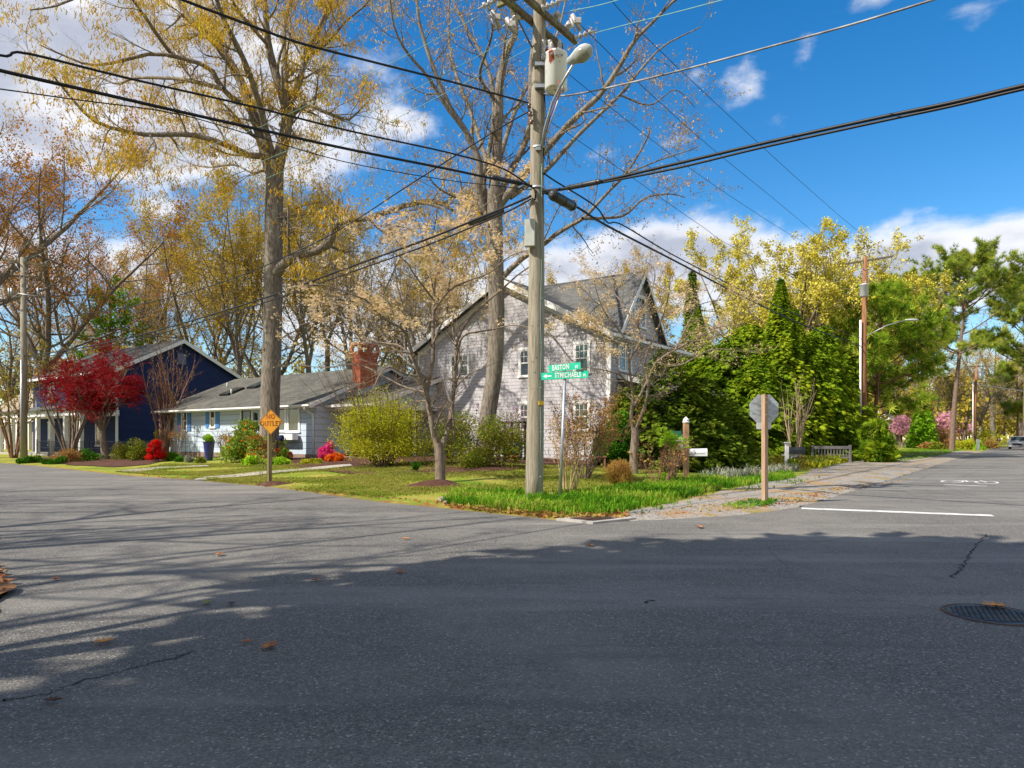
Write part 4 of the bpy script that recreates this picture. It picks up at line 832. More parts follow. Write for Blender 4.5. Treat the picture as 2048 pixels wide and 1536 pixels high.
# mailboxes
M_CEDAR = mat('red_cedar', (.45, .27, .15), (.36, .21, .12), scale=6, stretch=(5, 5, .4), rough=.85); M_WBOX = mat('white_box', (.74, .76, .77), (.68, .7, .72), scale=3, rough=.4, bump=.02)
def mailbox(g, k, x0, x1, z0, z1, m, par, yaw):
    h = z1-z0; wd = h*.85; prof = [(-wd/2, 0), (wd/2, 0), (wd/2, h*.55)]+[(wd/2*math.cos(a), h*.55+h*.45*math.sin(a)) for a in np.linspace(.3, math.pi-.3, 7)]+[(-wd/2, h*.55)]
    Mx = Matrix.Translation((0, 0, z0)) @ Matrix.Rotation(yaw, 4, 'Z'); b = MB(); b.prism(prof, x0, x1, M=Mx, axis='x'); bx = b.build('mailbox', m, par)
    b = MB(); b.prism([(a*1.04, c*1.03) for a, c in prof], x1, x1+.015, M=Mx, axis='x'); b.box(x1+.015, x1+.04, -.03, .03, h*.7, h*.85, M=Mx); b.build('door', m, bx)
    b = MB(); b.box(x0+.05, x1-.1, -wd/2-.012, -wd/2-.001, h*.35, h*.5, M=Mx); b.build('flag', m, bx)
g = gp(1372, 953); k = g.y/F; mb = empty('mailbox_post', g, 'white mailbox on a brown cedar post with a white pointed finial beside the daylilies', 'mailbox')
def zz(py): return EYE+(HY-py)*k-g.z
b = MB(); b.box(-.09, .09, -.09, .09, -.2, zz(846), ch=.01); b.build('post', M_CEDAR, mb)
b = MB(); b.lathe([(.1, zz(846)), (.125, zz(845)), (.125, zz(843)), (.07, zz(842)), (.12, zz(840)), (.09, zz(838)), (.0, zz(833))], 12); b.build('finial', M_TRIM, mb)
mailbox(g, k, .1, 40*k, zz(912), zz(897), M_WBOX, mb, R(-4))
b = MB(); b.box(-43*k, -.08, -.045, .045, zz(879), zz(875)); arc = [(-.09, zz(905)), (-.09, zz(879)), (-38*k, zz(879)), (-37*k, zz(882)), (-26*k, zz(884)), (-16*k, zz(889)), (-10*k, zz(897)), (-7*k, zz(906))]; b.prism(arc, -.03, .03); b.build('bracket', M_TRIM, mb)
b = MB(); b.box(-35*k, -9*k, -.012, .012, zz(875)+.003, zz(862)); pn = b.build('name_plate', mat('dark_green_plate', (.03, .16, .1), rough=.5), mb)
g = gp(1573, 934); k = g.y/F; mb = empty('mailbox_post', g, 'black mailbox on a white post with a curved white bracket in front of the hedge', 'mailbox')
b = MB(); b.box(-.09, .09, -.09, .09, -.2, zz(886), ch=.01); b.box(-.15, .15, -.15, .15, zz(886), zz(884), ch=.01); b.build('post', M_TRIM, mb)
mailbox(g, k, 5*k, 35*k, zz(908), zz(894), mat('black_box', (.02, .025, .03), rough=.35, spec=.5), mb, R(-3))
b = MB(); b.box(-9*k, 30*k, -.05, .05, zz(911), zz(909)); b.tube([(3*k, 0, zz(929)), (5*k, 0, zz(921)), (11*k, 0, zz(914)), (22*k, 0, zz(911.5))], .035, 8); b.build('bracket', M_TRIM, mb)
b = MB(); c = Vector((31*k, 0, zz(918))); b.lathe([(.02, .1), (.06, .08), (.05, .03), (.09, -.02), (.09, -.08), (.05, -.12)], 12, Matrix.Translation(c)); b.build('reflector', mat('red_glass', (.5, .01, .02), rough=.2), mb)
# grey bench and others
g = gd(1662, 38.5); k = g.y/F; bn = empty('garden_bench', g, 'weathered grey slatted bench back half buried in the green ground cover', 'bench'); M_GW = mat('grey_wood', (.2, .19, .18), (.14, .13, .13), scale=5, rough=.9, stretch=(1, 5, 5))
hw = 38*k; b = MB(); b.box(-hw, hw, -.03, .03, zz(898), zz(892), ch=.005); b.build('top_rail', M_GW, bn); b = MB(); b.box(-hw+.06, hw-.06, -.025, .025, zz(916), zz(913.5)); b.build('bottom_rail', M_GW, bn)
for s_ in (-1, 1): b = MB(); b.box(s_*hw-.06, s_*hw+.06, -.06, .06, -.1, zz(890), ch=.008); b.build('leg', M_GW, bn)
for j in range(11):
    x = -hw+.2+(2*hw-.4)*j/10; b = MB(); b.box(x-.025, x+.025, -.015, .015, zz(914), zz(897)); b.build('slat', M_GW, bn)
b = MB(); b.box(-hw+.05, hw-.05, .06, .5, zz(913), zz(911)); b.build('seat', M_GW, bn)
g = gp(1182, 938); g = gd(1182, 27.0); k = g.y/F; bn = empty('garden_bench', g, 'low red brown slatted garden bench behind the orange shrub', 'bench'); M_RW = mat('red_wood', (.28, .13, .1), (.2, .09, .07), scale=5, rough=.8, stretch=(1, 5, 5)); hw = 30*k
b = MB()
for j in range(5): b.box(-hw, hw, -.25+.11*j, -.15+.11*j, .42, .46)
b.build('seat', M_RW, bn)
for sx_ in (-hw+.08, 0, hw-.08):
    for sy_ in (-.2, .25): b = MB(); b.box(sx_-.03, sx_+.03, sy_-.03, sy_+.03, -.1, .42); b.build('leg', M_RW, bn)
# arbor
g = gd(1030, 30.0); k = g.y/F; ab = empty('garden_arbor', g, 'dark rustic wooden arbor with bare vines in front of the grey shingled wall', 'arbor'); M_DW = mat('dark_wood', (.07, .045, .03), (.04, .025, .02), scale=7, rough=.9)
hw = 20*k
for sx_ in (-hw, -hw*.35, hw*.35, hw): b = MB(); b.tube([(sx_, -.3, -.1), (sx_+.02, -.3, 1.62)], .035, 6); b.tube([(sx_, .4, -.1), (sx_-.02, .4, 1.62)], .035, 6); b.build('post', M_DW, ab)
b = MB()
for j in range(7): x = -hw-.15+(2*hw+.3)*j/6; b.tube([(x, -.65, 1.66), (x+.02, .7, 1.7)], .03, 6)
b.tube([(-hw-.25, -.3, 1.62), (hw+.25, -.3, 1.64)], .035, 6); b.tube([(-hw-.25, .4, 1.62), (hw+.25, .4, 1.64)], .035, 6); b.build('roof_rafters', M_DW, ab)
b = MB()
for j in range(5): z = .25+.28*j; b.tube([(-hw, -.32, z), (hw, -.3, z+.02)], .015, 5)
b.build('lattice', M_DW, ab)
g = gd(1032, 31.0); k = g.y/F; bb = empty('rain_barrel', g, 'bright blue barrel standing behind the dark arbor', 'barrel')
b = MB().lathe([(.25, 0), (.29, .1), (.3, .45), (.29, .8), (.25, .9)], 20); b.build('barrel_body', mat('blue_plastic', (.02, .12, .5), rough=.4), bb); b = MB().lathe([(.27, .9), (.27, .94), (.1, .96)], 20); b.build('lid', mat('yellow_plastic', (.5, .35, .03), rough=.5), bb)
g = gd(1030, 28.5); k = g.y/F; fp = empty('flower_pot', g, 'round terracotta pot at the foot of the arbor', 'pot')
b = MB().lathe([(.12, 0), (.18, .22), (.21, .22), (.21, .29), (.17, .29)], 18); b.build('pot_body', mat('terracotta', (.42, .13, .06), rough=.8), fp)
b = MB().lathe([(.168, .24), (.02, .262)], 18); b.build('soil', M_MULCH, fp)
# blue pot
g = gp(418, 921); k = g.y/F; fp = empty('planter', g, 'tall cobalt blue ribbed planter by the front steps', 'planter'); pr = []
for j in range(11): f = j/10; r_ = (.17+.11*f); pr += [(r_, .95*f), (r_+.012, .95*f+.03)]
b = MB().lathe(pr+[(.3, .98), (.25, .98)], 24); b.build('planter_body', mat('cobalt_glaze', (.03, .04, .2), (.02, .03, .15), rough=.25, spec=.6), fp)
# obelisks
for (px, py, lb, w_) in ((380, 915, 'black wire obelisk trellis between the two shuttered windows', .25), (479, 914, 'black wire trellis just left of the front door', .22)):
    g = gp(px, py); o = empty('trellis', g, lb, 'trellis'); b = MB()
    for sx_ in (-w_, 0, w_): b.tube([(sx_, 0, -.1), (sx_, 0, 1.75)], .012, 5)
    for z in (.3, .8, 1.3, 1.72): b.tube([(-w_, 0, z), (w_, 0, z)], .009, 5)
    b.build('frame', M_BLACK, o)
g = P(563, 876, 32.8); o = empty('glazed_pot', g, 'small dark blue glazed pot on the sill left of the window box', 'pot'); b = MB().lathe([(.06, -.14), (.13, -.05), (.13, .05), (.09, .12), (.1, .14)], 14); b.build('pot_body', mat('blue_glaze', (.02, .03, .12), rough=.2), o)
# iron fence in front of the navy house
g0 = np.array(gd(272, 40.5)); fo = empty('iron_fence', g0, 'thin black iron garden fence behind the red maple', 'fence', HROT); nseg = 7
for sgi in range(nseg+1): b = MB(); x = -2.0*sgi; b.box(x-.025, x+.025, -.025, .025, -.2, 1.15); b.build('post', M_BLACK, fo)
for sgi in range(nseg):
    b = MB(); x0 = -2.0*sgi
    for z in (.12, .55, 1.0): b.box(x0-2, x0, -.01, .01, z, z+.025)
    for j in range(1, 14): x = x0-2*j/14; b.box(x-.008, x+.008, -.008, .008, .1, 1.02)
    b.build('panel', M_BLACK, fo)
# low white picket fence far right, white house
g = gd(1822, 96); fo = empty('picket_fence', g, 'small pale wooden fence beyond the far green lawn', 'fence'); hw = 18*96/F; mw = mat('pale_wood', (.45, .4, .33))
for s_ in (-1, 1): b = MB(); b.box(s_*hw-.08, s_*hw+.08, -.08, .08, -.2, .75); b.build('post', mw, fo)
b = MB(); b.box(-hw, hw, -.03, .03, .5, .6); b.box(-hw, hw, -.03, .03, .05, .12)
for j in range(12): x = -hw+2*hw*(j+.5)/12; b.box(x-.04, x+.04, -.02, .02, .1, .55)
b.build('pickets', mw, fo)
g = gd(1772, 112); wh_ = empty('white_house', g, 'distant white house glimpsed under the young pine', 'house', HROT)
b = MB(); b.box(-4, .8, 0, 8, -.2, 3.9); b.build('wall', mat('grey_white', (.3, .3, .29)), wh_); b = MB(); b.box(-4.2, 1, -.3, 8.3, 3.9, 5.8); b.build('upper_wall', M_TRIM, wh_)
b = MB(); slab(b, (-4.4, -.5, 5.8), (1.2, -.5, 5.8), (1.2, 4, 7.0), (-4.4, 4, 7.0), .1); b.build('roof', M_ROOF2, wh_)
window(wh_, 'f', -1.8, -.8, 1.0, 2.4)
# car
M_CAR = mat('silver_paint', (.55, .55, .54), scale=1, rough=.35, metal=.2, bump=0, coat=.5); M_TYRE = mat('tyre', (.02, .02, .02), rough=.8)
g = Vector(((2036-1024)/F*92, 92, 0)); car = empty('parked_minivan', g, 'silver minivan facing the camera on the far gravel shoulder at the right edge', 'car', R(52))
prof = [(-2.35, .35), (-2.4, .75), (-2.2, .95), (-1.35, 1.08), (-.6, 1.62), (.2, 1.72), (1.7, 1.68), (2.25, 1.1), (2.35, .9), (2.35, .35)]
b = MB()
def carsec(s): return [(x, y*s) for x, y in ()]
n = len(prof); vs = []
for yv, inset in ((-.95, 0), (-.9, -1), (.9, -1), (.95, 0)):
    pass
vs = []
for yv in (-1, 1):
    for (x, z) in prof: ins = .95 if z < 1.0 else .95-.22*(z-1.0)/.7; vs.append((x, yv*ins, z))
b.add(vs, [tuple(range(n-1, -1, -1)), tuple(range(n, 2*n))]+[(i, (i+1) % n, n+(i+1) % n, n+i) for i in range(n)]); b.build('body', M_CAR, car)
b = MB(); b.add([(-1.33, -.82, 1.12), (-1.33, .82, 1.12), (-.62, .74, 1.63), (-.62, -.74, 1.63)], [(0, 1, 2, 3)]); b.build('windshield', M_GLASS, car)
for s_ in (-1, 1):
    b = MB(); b.add([(-1.0, s_*.955, 1.1), (1.9, s_*.955, 1.1), (1.6, s_*.81, 1.58), (-.5, s_*.81, 1.58)], [(0, 1, 2, 3)]); b.build('side_window', M_GLASS, car)
    b = MB(); b.box(-2.42, -2.2, s_*.72-.18, s_*.72+.18, .72, .9, ch=.03); b.build('headlight', mat('headlight', (.7, .72, .75), rough=.15), car)
    b = MB(); b.box(-1.0, -.85, s_*1.04-.1, s_*1.04+.1, 1.05, 1.2, ch=.02); b.build('mirror', M_CAR, car)
    for wx in (-1.45, 1.45):
        b = MB(); Mx = Matrix.Translation((wx, s_*.86, .34)) @ Matrix.Rotation(R(90), 4, 'X'); b.lathe([(.2, -.1), (.33, -.1), (.34, -.05), (.34, .05), (.33, .1), (.2, .1)], 20, Mx); wl = b.build('wheel', M_TYRE, car); b = MB(); b.lathe([(.03, -.11), (.2, -.11), (.2, .11), (.03, .11)], 12, Mx); b.build('rim', M_STEEL, wl)
b = MB(); b.box(-2.44, -2.3, -.5, .5, .55, .78, ch=.02); b.build('grille', M_BLACK, car)
b = MB(); b.box(-2.46, -2.3, -.93, .93, .34, .5, ch=.04); b.build('bumper', mat('grey_bumper', (.35, .36, .37)), car)
# white sign post far
g = gd(1956, 80); o = empty('white_signpost', g, 'small white post with a sign board beside the distant round bush', 'sign'); b = MB(); b.box(-.12, .12, -.1, .1, 0, 1.3); b.build('post', M_TRIM, o); b = MB(); b.box(-.2, .2, -.12, -.1, 1.0, 1.25); b.build('board', M_TRIM, o)
# stones
def rock(px, py, r, m, label):
    g = gp(px, py); b = MB(); vs = []; 
    import bmesh
    bm = bmesh.new(); bmesh.ops.create_icosphere(bm, subdivisions=2, radius=r)
    for v in bm.verts: v.co *= 1+random.uniform(-.18, .18); v.co.z *= .7
    me = bpy.data.meshes.new('rock'); bm.to_mesh(me); bm.free(); o = link('rock', me, None, m); o.location = g+Vector((0, 0, r*.4)); tag(o, label, 'rock')
M_ROCK = mat('rock', (.3, .25, .2), (.2, .16, .13), scale=9, rough=.9)
rock(884, 1004, .1, M_ROCK, 'small tan rock at the road edge left of the daylilies, the larger of two'); rock(893, 1008, .07, M_ROCK, 'smallest tan rock at the road edge touching the daylilies')
b = MB(); g = gp(1365, 990); b.box(-.3, .3, -.05, .05, -.02, .09, M=Matrix.Rotation(R(12), 4, 'Z') @ Matrix.Rotation(R(-6), 4, 'Y'), ch=.01); o = b.build('wooden_board', M_GW); o.location = g; tag(o, 'short grey board lying in the grass at the gravel edge', 'board')
# fallen oak leaves on the asphalt
def leaf_outline():
    pts = [(0, -.5), (.05, -.25), (.22, -.3), (.14, -.1), (.38, -.05), (.17, .1), (.36, .26), (.12, .28), (.14, .42), (0, .55)]
    return pts+[(-x, y) for x, y in pts[-2:0:-1]]
M_LB = mat('dry_leaf', (.42, .17, .05), (.3, .11, .04), scale=20, rough=.8, bump=0); M_LY = mat('yellow_leaf', (.6, .28, .07), (.5, .2, .06), scale=20, rough=.7, bump=0)
M_LG = mat('green_leaf', (.3, .3, .04), scale=20, rough=.7, bump=0); M_LD = mat('dark_leaf', (.1, .06, .05), scale=20, rough=.8, bump=0)
for (px, py, s_, mm, lb) in ((212, 1288, .15, M_LY, 'large golden dry oak leaf in the dappled light at lower left'), (537, 1299, .16, M_LB, 'curled brown oak leaf on the asphalt, right of two near bottom left'), (495, 1288, .08, M_LB, 'tiny pale brown leaf beside the curled oak leaf'),
        (463, 1211, .12, M_LD, 'dark brown leaf lying next to the small green leaf'), (415, 1209, .12, M_LG, 'small yellow green leaf on the shaded asphalt'), (438, 1112, .16, M_LB, 'orange brown leaf in the sunlit street at left'),
        (801, 1147, .14, M_LB, 'orange leaf on sunlit asphalt at the edge of the shade'), (632, 1163, .1, M_LB, 'small orange leaf left of the shade edge'), (1181, 1093, .16, M_LB, 'rust coloured leaf on the asphalt below the storm drain'),
        (1399, 1056, .22, M_LB, 'long brown leaf on the asphalt near the gravel'), (1995, 1217, .24, M_LY, 'pale brown leaf lying on the manhole rim'), (108, 1407, .1, M_LD, 'small dark leaf in the shade at bottom left'),
        (110, 1161, .12, M_LB, 'pinkish brown leaf near the left edge of the street'), (813, 1080, .14, M_LY, 'pale leaf in the middle of the sunlit street')):
    x, y = gf(px, py); a = random.uniform(0, 6.28); b = MB(); vs = []
    for (u, v_) in leaf_outline(): vs.append((u*s_, v_*s_, .012+.25*abs(u)*s_+.12*abs(v_)*s_+random.uniform(0, .006)))
    vs.append((0, 0, .01)); nn_ = len(vs)-1; b.add(vs, [(i, (i+1) % nn_, nn_) for i in range(nn_)]); o = b.build('fallen_leaf', mm, fixn=False); o.location = (x, y, .004); o.rotation_euler = (0, 0, a); tag(o, lb, 'leaf', 'fallen leaves on the asphalt')

# ================= VEGETATION TOOLS =================
def norm(v): return v/np.maximum(np.linalg.norm(v, axis=-1, keepdims=True), 1e-9)
def perp(d, n=None):
    r = rng.normal(size=d.shape); r -= d*np.sum(r*d, -1, keepdims=True); return norm(r)
def grow(P0, D, L_, R_, k, wig, trop, tap=.35, tv=(0, 0, 1)):
    n = len(P0); pts = np.zeros((n, k+1, 3)); pts[:, 0] = P0; d = norm(D); tv = np.array(tv, float)
    for i in range(k):
        d = norm(d+rng.normal(size=(n, 3))*wig+tv*trop); pts[:, i+1] = pts[:, i]+d*(L_/k)[:, None]
    f = np.linspace(0, 1, k+1); rad = R_[:, None]*(1-(1-tap)*f[None]); return pts, rad
def kids(pts, rad, L_, m, t0, t1, ang, angsd, lr, rr, shape=.5, flat=0.0):
    n, k1, _ = pts.shape; tt = t0+(t1-t0)*(np.arange(m)[None]+rng.random((n, m)))/m; q = tt*(k1-1)*.9999; i = q.astype(int); u = (q-i)[..., None]
    idx = np.arange(n)[:, None]; a = pts[idx, i]; b = pts[idx, i+1]; P0 = (a*(1-u)+b*u).reshape(-1, 3); T = norm(b-a).reshape(-1, 3)
    pv = perp(T)
    if flat: pv[:, 2] *= (1-flat); pv = norm(pv)
    an = np.radians(rng.normal(ang, angsd, n*m))[:, None]; D = norm(T*np.cos(an)+pv*np.sin(an))
    Lc = (L_[:, None]*lr*(1-shape*tt)*rng.uniform(.65, 1.25, (n, m))).ravel()
    Rp = (rad[idx, i]*(1-u[..., 0])+rad[idx, i+1]*u[..., 0]).ravel(); return P0, D, Lc, np.maximum(Rp*rr, .003)
def tubes(groups):
    """groups: list of (pts (n,k,3), rad (n,k), sides) -> V, F"""
    VV = []; FF = []; base = 0
    for pts, rad, s in groups:
        n, k, _ = pts.shape
        if n == 0: continue
        T = np.empty_like(pts); T[:, 1:-1] = pts[:, 2:]-pts[:, :-2]; T[:, 0] = pts[:, 1]-pts[:, 0]; T[:, -1] = pts[:, -1]-pts[:, -2]; T = norm(T)
        m = norm(pts[:, -1]-pts[:, 0]+1e-6); ref = np.where(np.abs(m[:, 2:3]) > .8, np.array([[1., 0, 0]]), np.array([[0, 0, 1.]]))[:, None]
        Nn = norm(ref-T*np.sum(ref*T, -1, keepdims=True)); Bb = np.cross(T, Nn); a = 2*np.pi*np.arange(s)/s
        V = pts[:, :, None]+rad[..., None, None]*(Nn[:, :, None]*np.cos(a)[:, None]+Bb[:, :, None]*np.sin(a)[:, None])
        VV.append(V.reshape(-1, 3)); idx = base+np.arange(n*k*s).reshape(n, k, s); nx_ = np.roll(idx, -1, 2)
        FF.append(np.stack([idx[:, :-1], nx_[:, :-1], nx_[:, 1:], idx[:, 1:]], -1).reshape(-1, 4)); base += n*k*s
    return np.concatenate(VV), np.concatenate(FF)
def rotmats(n, dirs=None, spin=True):
    """matrices whose columns X,Y,Z; Z follows dirs"""
    Z = norm(rng.normal(size=(n, 3))) if dirs is None else norm(dirs); X = perp(Z); Y = np.cross(Z, X); return np.stack([X, Y, Z], -1)
def scatter(tv, tf, pos, M, sc):
    n = len(pos); V = np.einsum('nij,vj->nvi', M, tv)*(sc[:, None, None] if sc.ndim == 1 else sc[:, None])+pos[:, None]
    F_ = (tf[None]+np.arange(n)[:, None, None]*len(tv)).reshape(-1, tf.shape[1]); return V.reshape(-1, 3), F_
def per(n, k, sd=.16, base=None):
    b = rng.random(n) if base is None else base; return np.clip(np.repeat(b, k)+rng.normal(0, sd, n*k), 0, 1)
# templates (Z = growing direction, length 1)
T_LEAF = (np.array([(0, 0, 0), (.32, .05, .45), (0, 0, 1), (-.32, .05, .45)]), np.array([(0, 1, 2, 3)]))
T_CAT = (np.array([(-.05, 0, 0), (.05, 0, 0), (.11, 0, 1), (-.11, 0, 1)]), np.array([(0, 1, 2, 3)]))
def mk_tuft(n, spread, w, curve=0.0, hemi=True):
    v = []; f = []
    for i in range(n):
        a = 2*math.pi*i/n*2.4; th = spread*math.sqrt((i+.5)/n); d = np.array((math.sin(th)*math.cos(a), math.sin(th)*math.sin(a), math.cos(th))); s = np.cross(d, (0.3, .2, 1)); s = s/np.linalg.norm(s)*w
        k = len(v); v += [-s, s, d*.55+s*.8+np.array((0, 0, -curve*.2)), d*.55-s*.8+np.array((0, 0, -curve*.2)), d+np.array((0, 0, -curve))]; f += [(k, k+1, k+2, k+3), (k+3, k+2, k+4, k+4)]
    return np.array(v), np.array(f)
def mk_tuft3(n, spread, w):
    v = []; f = []
    for i in range(n):
        a = 2.39996*i; th = spread*math.sqrt((i+.5)/n); d = np.array((math.sin(th)*math.cos(a), math.sin(th)*math.sin(a), math.cos(th))); s = np.cross(d, (0.3, .2, 1)); s = s/np.linalg.norm(s)*w
        k = len(v); v += [-s, s, d*random.uniform(.8, 1.1)]; f += [(k, k+1, k+2)]
    return np.array(v), np.array(f)
T_TUFT = mk_tuft3(16, 1.25, .04); T_TUFT2 = mk_tuft3(12, 1.3, .06)
def mk_fan():
    v = []; f = []
    for i, (a, l) in enumerate([(-.95, .5), (-.6, .75), (-.3, .92), (0, 1.0), (.3, .92), (.6, .75), (.95, .5)]):
        x, z = math.sin(a)*l, math.cos(a)*l; k = len(v); px, pz = math.cos(a)*.06, -math.sin(a)*.06; dy = -.35*l*l
        v += [(0, 0, 0.0), (x*.6+px*1.6, dy*.3, z*.6+pz*1.6), (x, dy, z), (x*.6-px*1.6, dy*.3, z*.6-pz*1.6)]; f += [(k, k+1, k+2, k+3)]
    return np.array(v, float), np.array(f)
T_FAN = mk_fan()
T_WHORL = (lambda: (lambda vs, fs: (np.array(vs, float), np.array(fs)))(*(lambda L_: ([q for a in L_ for q in [(0, 0, 0), (math.cos(a)*.45-math.sin(a)*.17, math.sin(a)*.45+math.cos(a)*.17, .3), (math.cos(a)*.95, math.sin(a)*.95, .35), (math.cos(a)*.45+math.sin(a)*.17, math.sin(a)*.45-math.cos(a)*.17, .3)]], [(4*i, 4*i+1, 4*i+2, 4*i+3) for i in range(len(L_))]))([k*2*math.pi/5 for k in range(5)])))()
def mk_clump(n, w):
    v = []; f = []
    for i in range(n):
        a = random.uniform(0, 6.28); ln = random.uniform(.6, 1.0); lean = random.uniform(.15, .75); c, s = math.cos(a), math.sin(a); ww = w*random.uniform(.7, 1.2)
        r0 = random.uniform(0, .12)
        def q(r, z, k): return (c*(r+r0)-s*k, s*(r+r0)+c*k, z)
        k = len(v); v += [q(0, 0, -ww), q(0, 0, ww), q(lean*.3*ln, .6*ln, ww), q(lean*.3*ln, .6*ln, -ww), q(lean*.75*ln, .82*ln*(1-.25*lean), ww*.7), q(lean*.75*ln, .82*ln*(1-.25*lean), -ww*.7), q(lean*1.15*ln, .8*ln*(1-.5*lean), 0), q(lean*1.15*ln, .8*ln*(1-.5*lean), 0.002)]
        f += [(k, k+1, k+2, k+3), (k+3, k+2, k+4, k+5), (k+5, k+4, k+6, k+7)]
    return np.array(v), np.array(f)
M_BARK = mat('oak_bark', (.25, .21, .17), (.11, .09, .072), (.26, .235, .18), scale=3.5, rough=.95, bump=1.0, bscale=7, stretch=(6, 6, .9))
M_BARK2 = mat('grey_bark', (.25, .19, .145), (.15, .11, .085), (.22, .19, .14), scale=4, rough=.95, bump=.6, bscale=16, stretch=(3, 3, 1))
M_TWIG = mat('twig_bark', (.2, .145, .1), (.12, .085, .06), scale=4, rough=.95, bump=0)
M_PBARK = mat('pine_bark', (.22, .15, .115), (.14, .095, .075), scale=5, rough=.95, bump=.6, stretch=(3, 3, .8))
M_REDBARK = mat('red_bark', (.26, .13, .08), (.16, .09, .06), scale=5, rough=.95, bump=.5, stretch=(3, 3, 1))
LF = {
 'catkin': leafmat('catkin_yellow', [(.42, .26, .02), (.62, .36, .025), (.7, .47, .06), (.46, .42, .05)], .5),
 'bud': leafmat('pink_buds', [(.38, .26, .14), (.5, .34, .2), (.42, .3, .1), (.3, .2, .12)], .4),
 'dog': leafmat('dogwood_bracts', [(.6, .44, .16), (.85, .66, .38), (.95, .8, .55), (.85, .5, .24)], .45),
 'dog2': leafmat('dogwood_buds', [(.36, .28, .12), (.5, .4, .18), (.6, .45, .25)], .4),
 'spring': leafmat('spring_leaves', [(.32, .23, .03), (.5, .33, .03), (.6, .41, .05), (.38, .34, .04)], .5),
 'orange': leafmat('orange_leaves', [(.3, .13, .025), (.5, .21, .03), (.62, .31, .05), (.4, .26, .05)], .5),
 'olive': leafmat('olive_leaves', [(.2, .18, .03), (.36, .28, .04), (.44, .35, .05)], .45),
 'pale': leafmat('pale_green_bloom', [(.42, .38, .03), (.62, .54, .06), (.72, .62, .14), (.48, .42, .05)], .45),
 'red': leafmat('maple_red', [(.11, .006, .01), (.27, .012, .018), (.42, .03, .032), (.18, .01, .014)], .45),
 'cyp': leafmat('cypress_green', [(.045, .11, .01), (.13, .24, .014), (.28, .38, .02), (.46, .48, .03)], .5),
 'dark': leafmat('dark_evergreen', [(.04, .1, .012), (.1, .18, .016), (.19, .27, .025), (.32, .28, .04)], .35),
 'pine': leafmat('pine_needles', [(.05, .12, .012), (.17, .3, .02), (.36, .48, .04), (.6, .58, .09)], .4),
 'pined': leafmat('far_pine', [(.1, .17, .03), (.22, .31, .04), (.36, .42, .06), (.48, .46, .07)], .5),
 'yg': leafmat('yellow_green', [(.22, .26, .015), (.4, .42, .02), (.52, .5, .04), (.28, .24, .03)], .45),
 'shrub': leafmat('shrub_green', [(.06, .12, .015), (.15, .22, .02), (.26, .24, .03), (.2, .1, .03)], .35),
 'holly': leafmat('holly_green', [(.02, .08, .01), (.06, .18, .012), (.14, .3, .02)], .25),
 'rhodo': leafmat('rhododendron_green', [(.1, .2, .02), (.24, .36, .04), (.38, .44, .08), (.25, .2, .04)], .3),
 'lime': leafmat('lime_green', [(.2, .4, .02), (.36, .58, .03), (.5, .62, .06)], .4),
 'grassy': leafmat('daylily_green', [(.03, .1, .008), (.08, .22, .012), (.17, .34, .02), (.34, .36, .06)], .35),
 'lawn': leafmat('lawn_blades', [(.14, .2, .02), (.26, .3, .04), (.34, .3, .08), (.22, .26, .03)], .35),
 'azred': leafmat('red_azalea', [(.4, .004, .01), (.65, .01, .015), (.75, .03, .02)], .3),
 'azpink': leafmat('pink_azalea', [(.6, .02, .2), (.8, .06, .3), (.75, .1, .15)], .3),
 'azor': leafmat('orange_azalea', [(.7, .08, .01), (.8, .2, .02), (.65, .03, .02)], .3),
 'cherry': leafmat('cherry_pink', [(.5, .2, .28), (.7, .36, .44), (.85, .58, .62)], .4),
 'rust': leafmat('rusty_leaves', [(.3, .12, .05), (.45, .2, .08), (.3, .25, .05), (.5, .3, .14)], .35),
 'straw': leafmat('straw_grass', [(.3, .16, .05), (.4, .22, .06), (.28, .25, .04)], .3),
 'lav': leafmat('grey_lavender', [(.2, .22, .16), (.32, .33, .24), (.25, .22, .2)], .3),
 'wist': leafmat('wisteria_twigs', [(.35, .22, .28), (.3, .2, .2), (.25, .12, .3)], .3),
 'arb': leafmat('arborvitae', [(.1, .26, .01), (.2, .42, .015), (.32, .52, .03)], .3),
}
def make_veg(name, org, label, cat, wood, leaves, wmat=M_BARK, group=None, wname='trunk', lname='crown', lsmooth=False):
    """wood: groups for tubes in world coords; leaves: list of (V,F,rnd,material,name)"""
    o = empty(name, org, label, cat, group=group); org = np.array(org)
    if wood:
        V, F_ = tubes(wood); me = npmesh(wname, V-org, F_, smooth=True); link(wname, me, o, wmat)
    for (V, F_, rn, mm, nm) in leaves:
        link(nm, npmesh(nm, V-org, F_, rn), o, mm)
    return o
def leafcloud(pts, tmpl, size, per_pt=1, jit=.05, dirs=None, droop=0.0, sizesd=.3, clusterbase=True, up=0.0):
    n = len(pts)*per_pt; p = np.repeat(pts, per_pt, 0)+rng.normal(0, jit, (n, 3))
    d = norm(rng.normal(size=(n, 3))) if dirs is None else np.repeat(dirs, per_pt, 0)+rng.normal(0, .5, (n, 3))
    d[:, 2] += up-droop; M = rotmats(n, d); sc = size*np.clip(rng.normal(1, sizesd, n), .4, 1.8)
    V, F_ = scatter(tmpl[0], tmpl[1], p, M, sc); base = np.repeat(rng.random(len(pts)), per_pt)
    return V, F_, per(n, len(tmpl[1]), .15, base)
def pix_limb(pts, widths, dep, D, k=16):
    """pts: pixel path; widths px start,end; dep: depth offset start,end"""
    n = len(pts); P3 = []
    for i, (x, y) in enumerate(pts): f = i/(n-1); P3.append(PN(x, y, D+dep[0]+(dep[1]-dep[0])*f))
    c = crom(P3, k+1); f = np.linspace(0, 1, k+1); rad = (widths[0]+(widths[1]-widths[0])*f)*.5*D/F; return c, rad
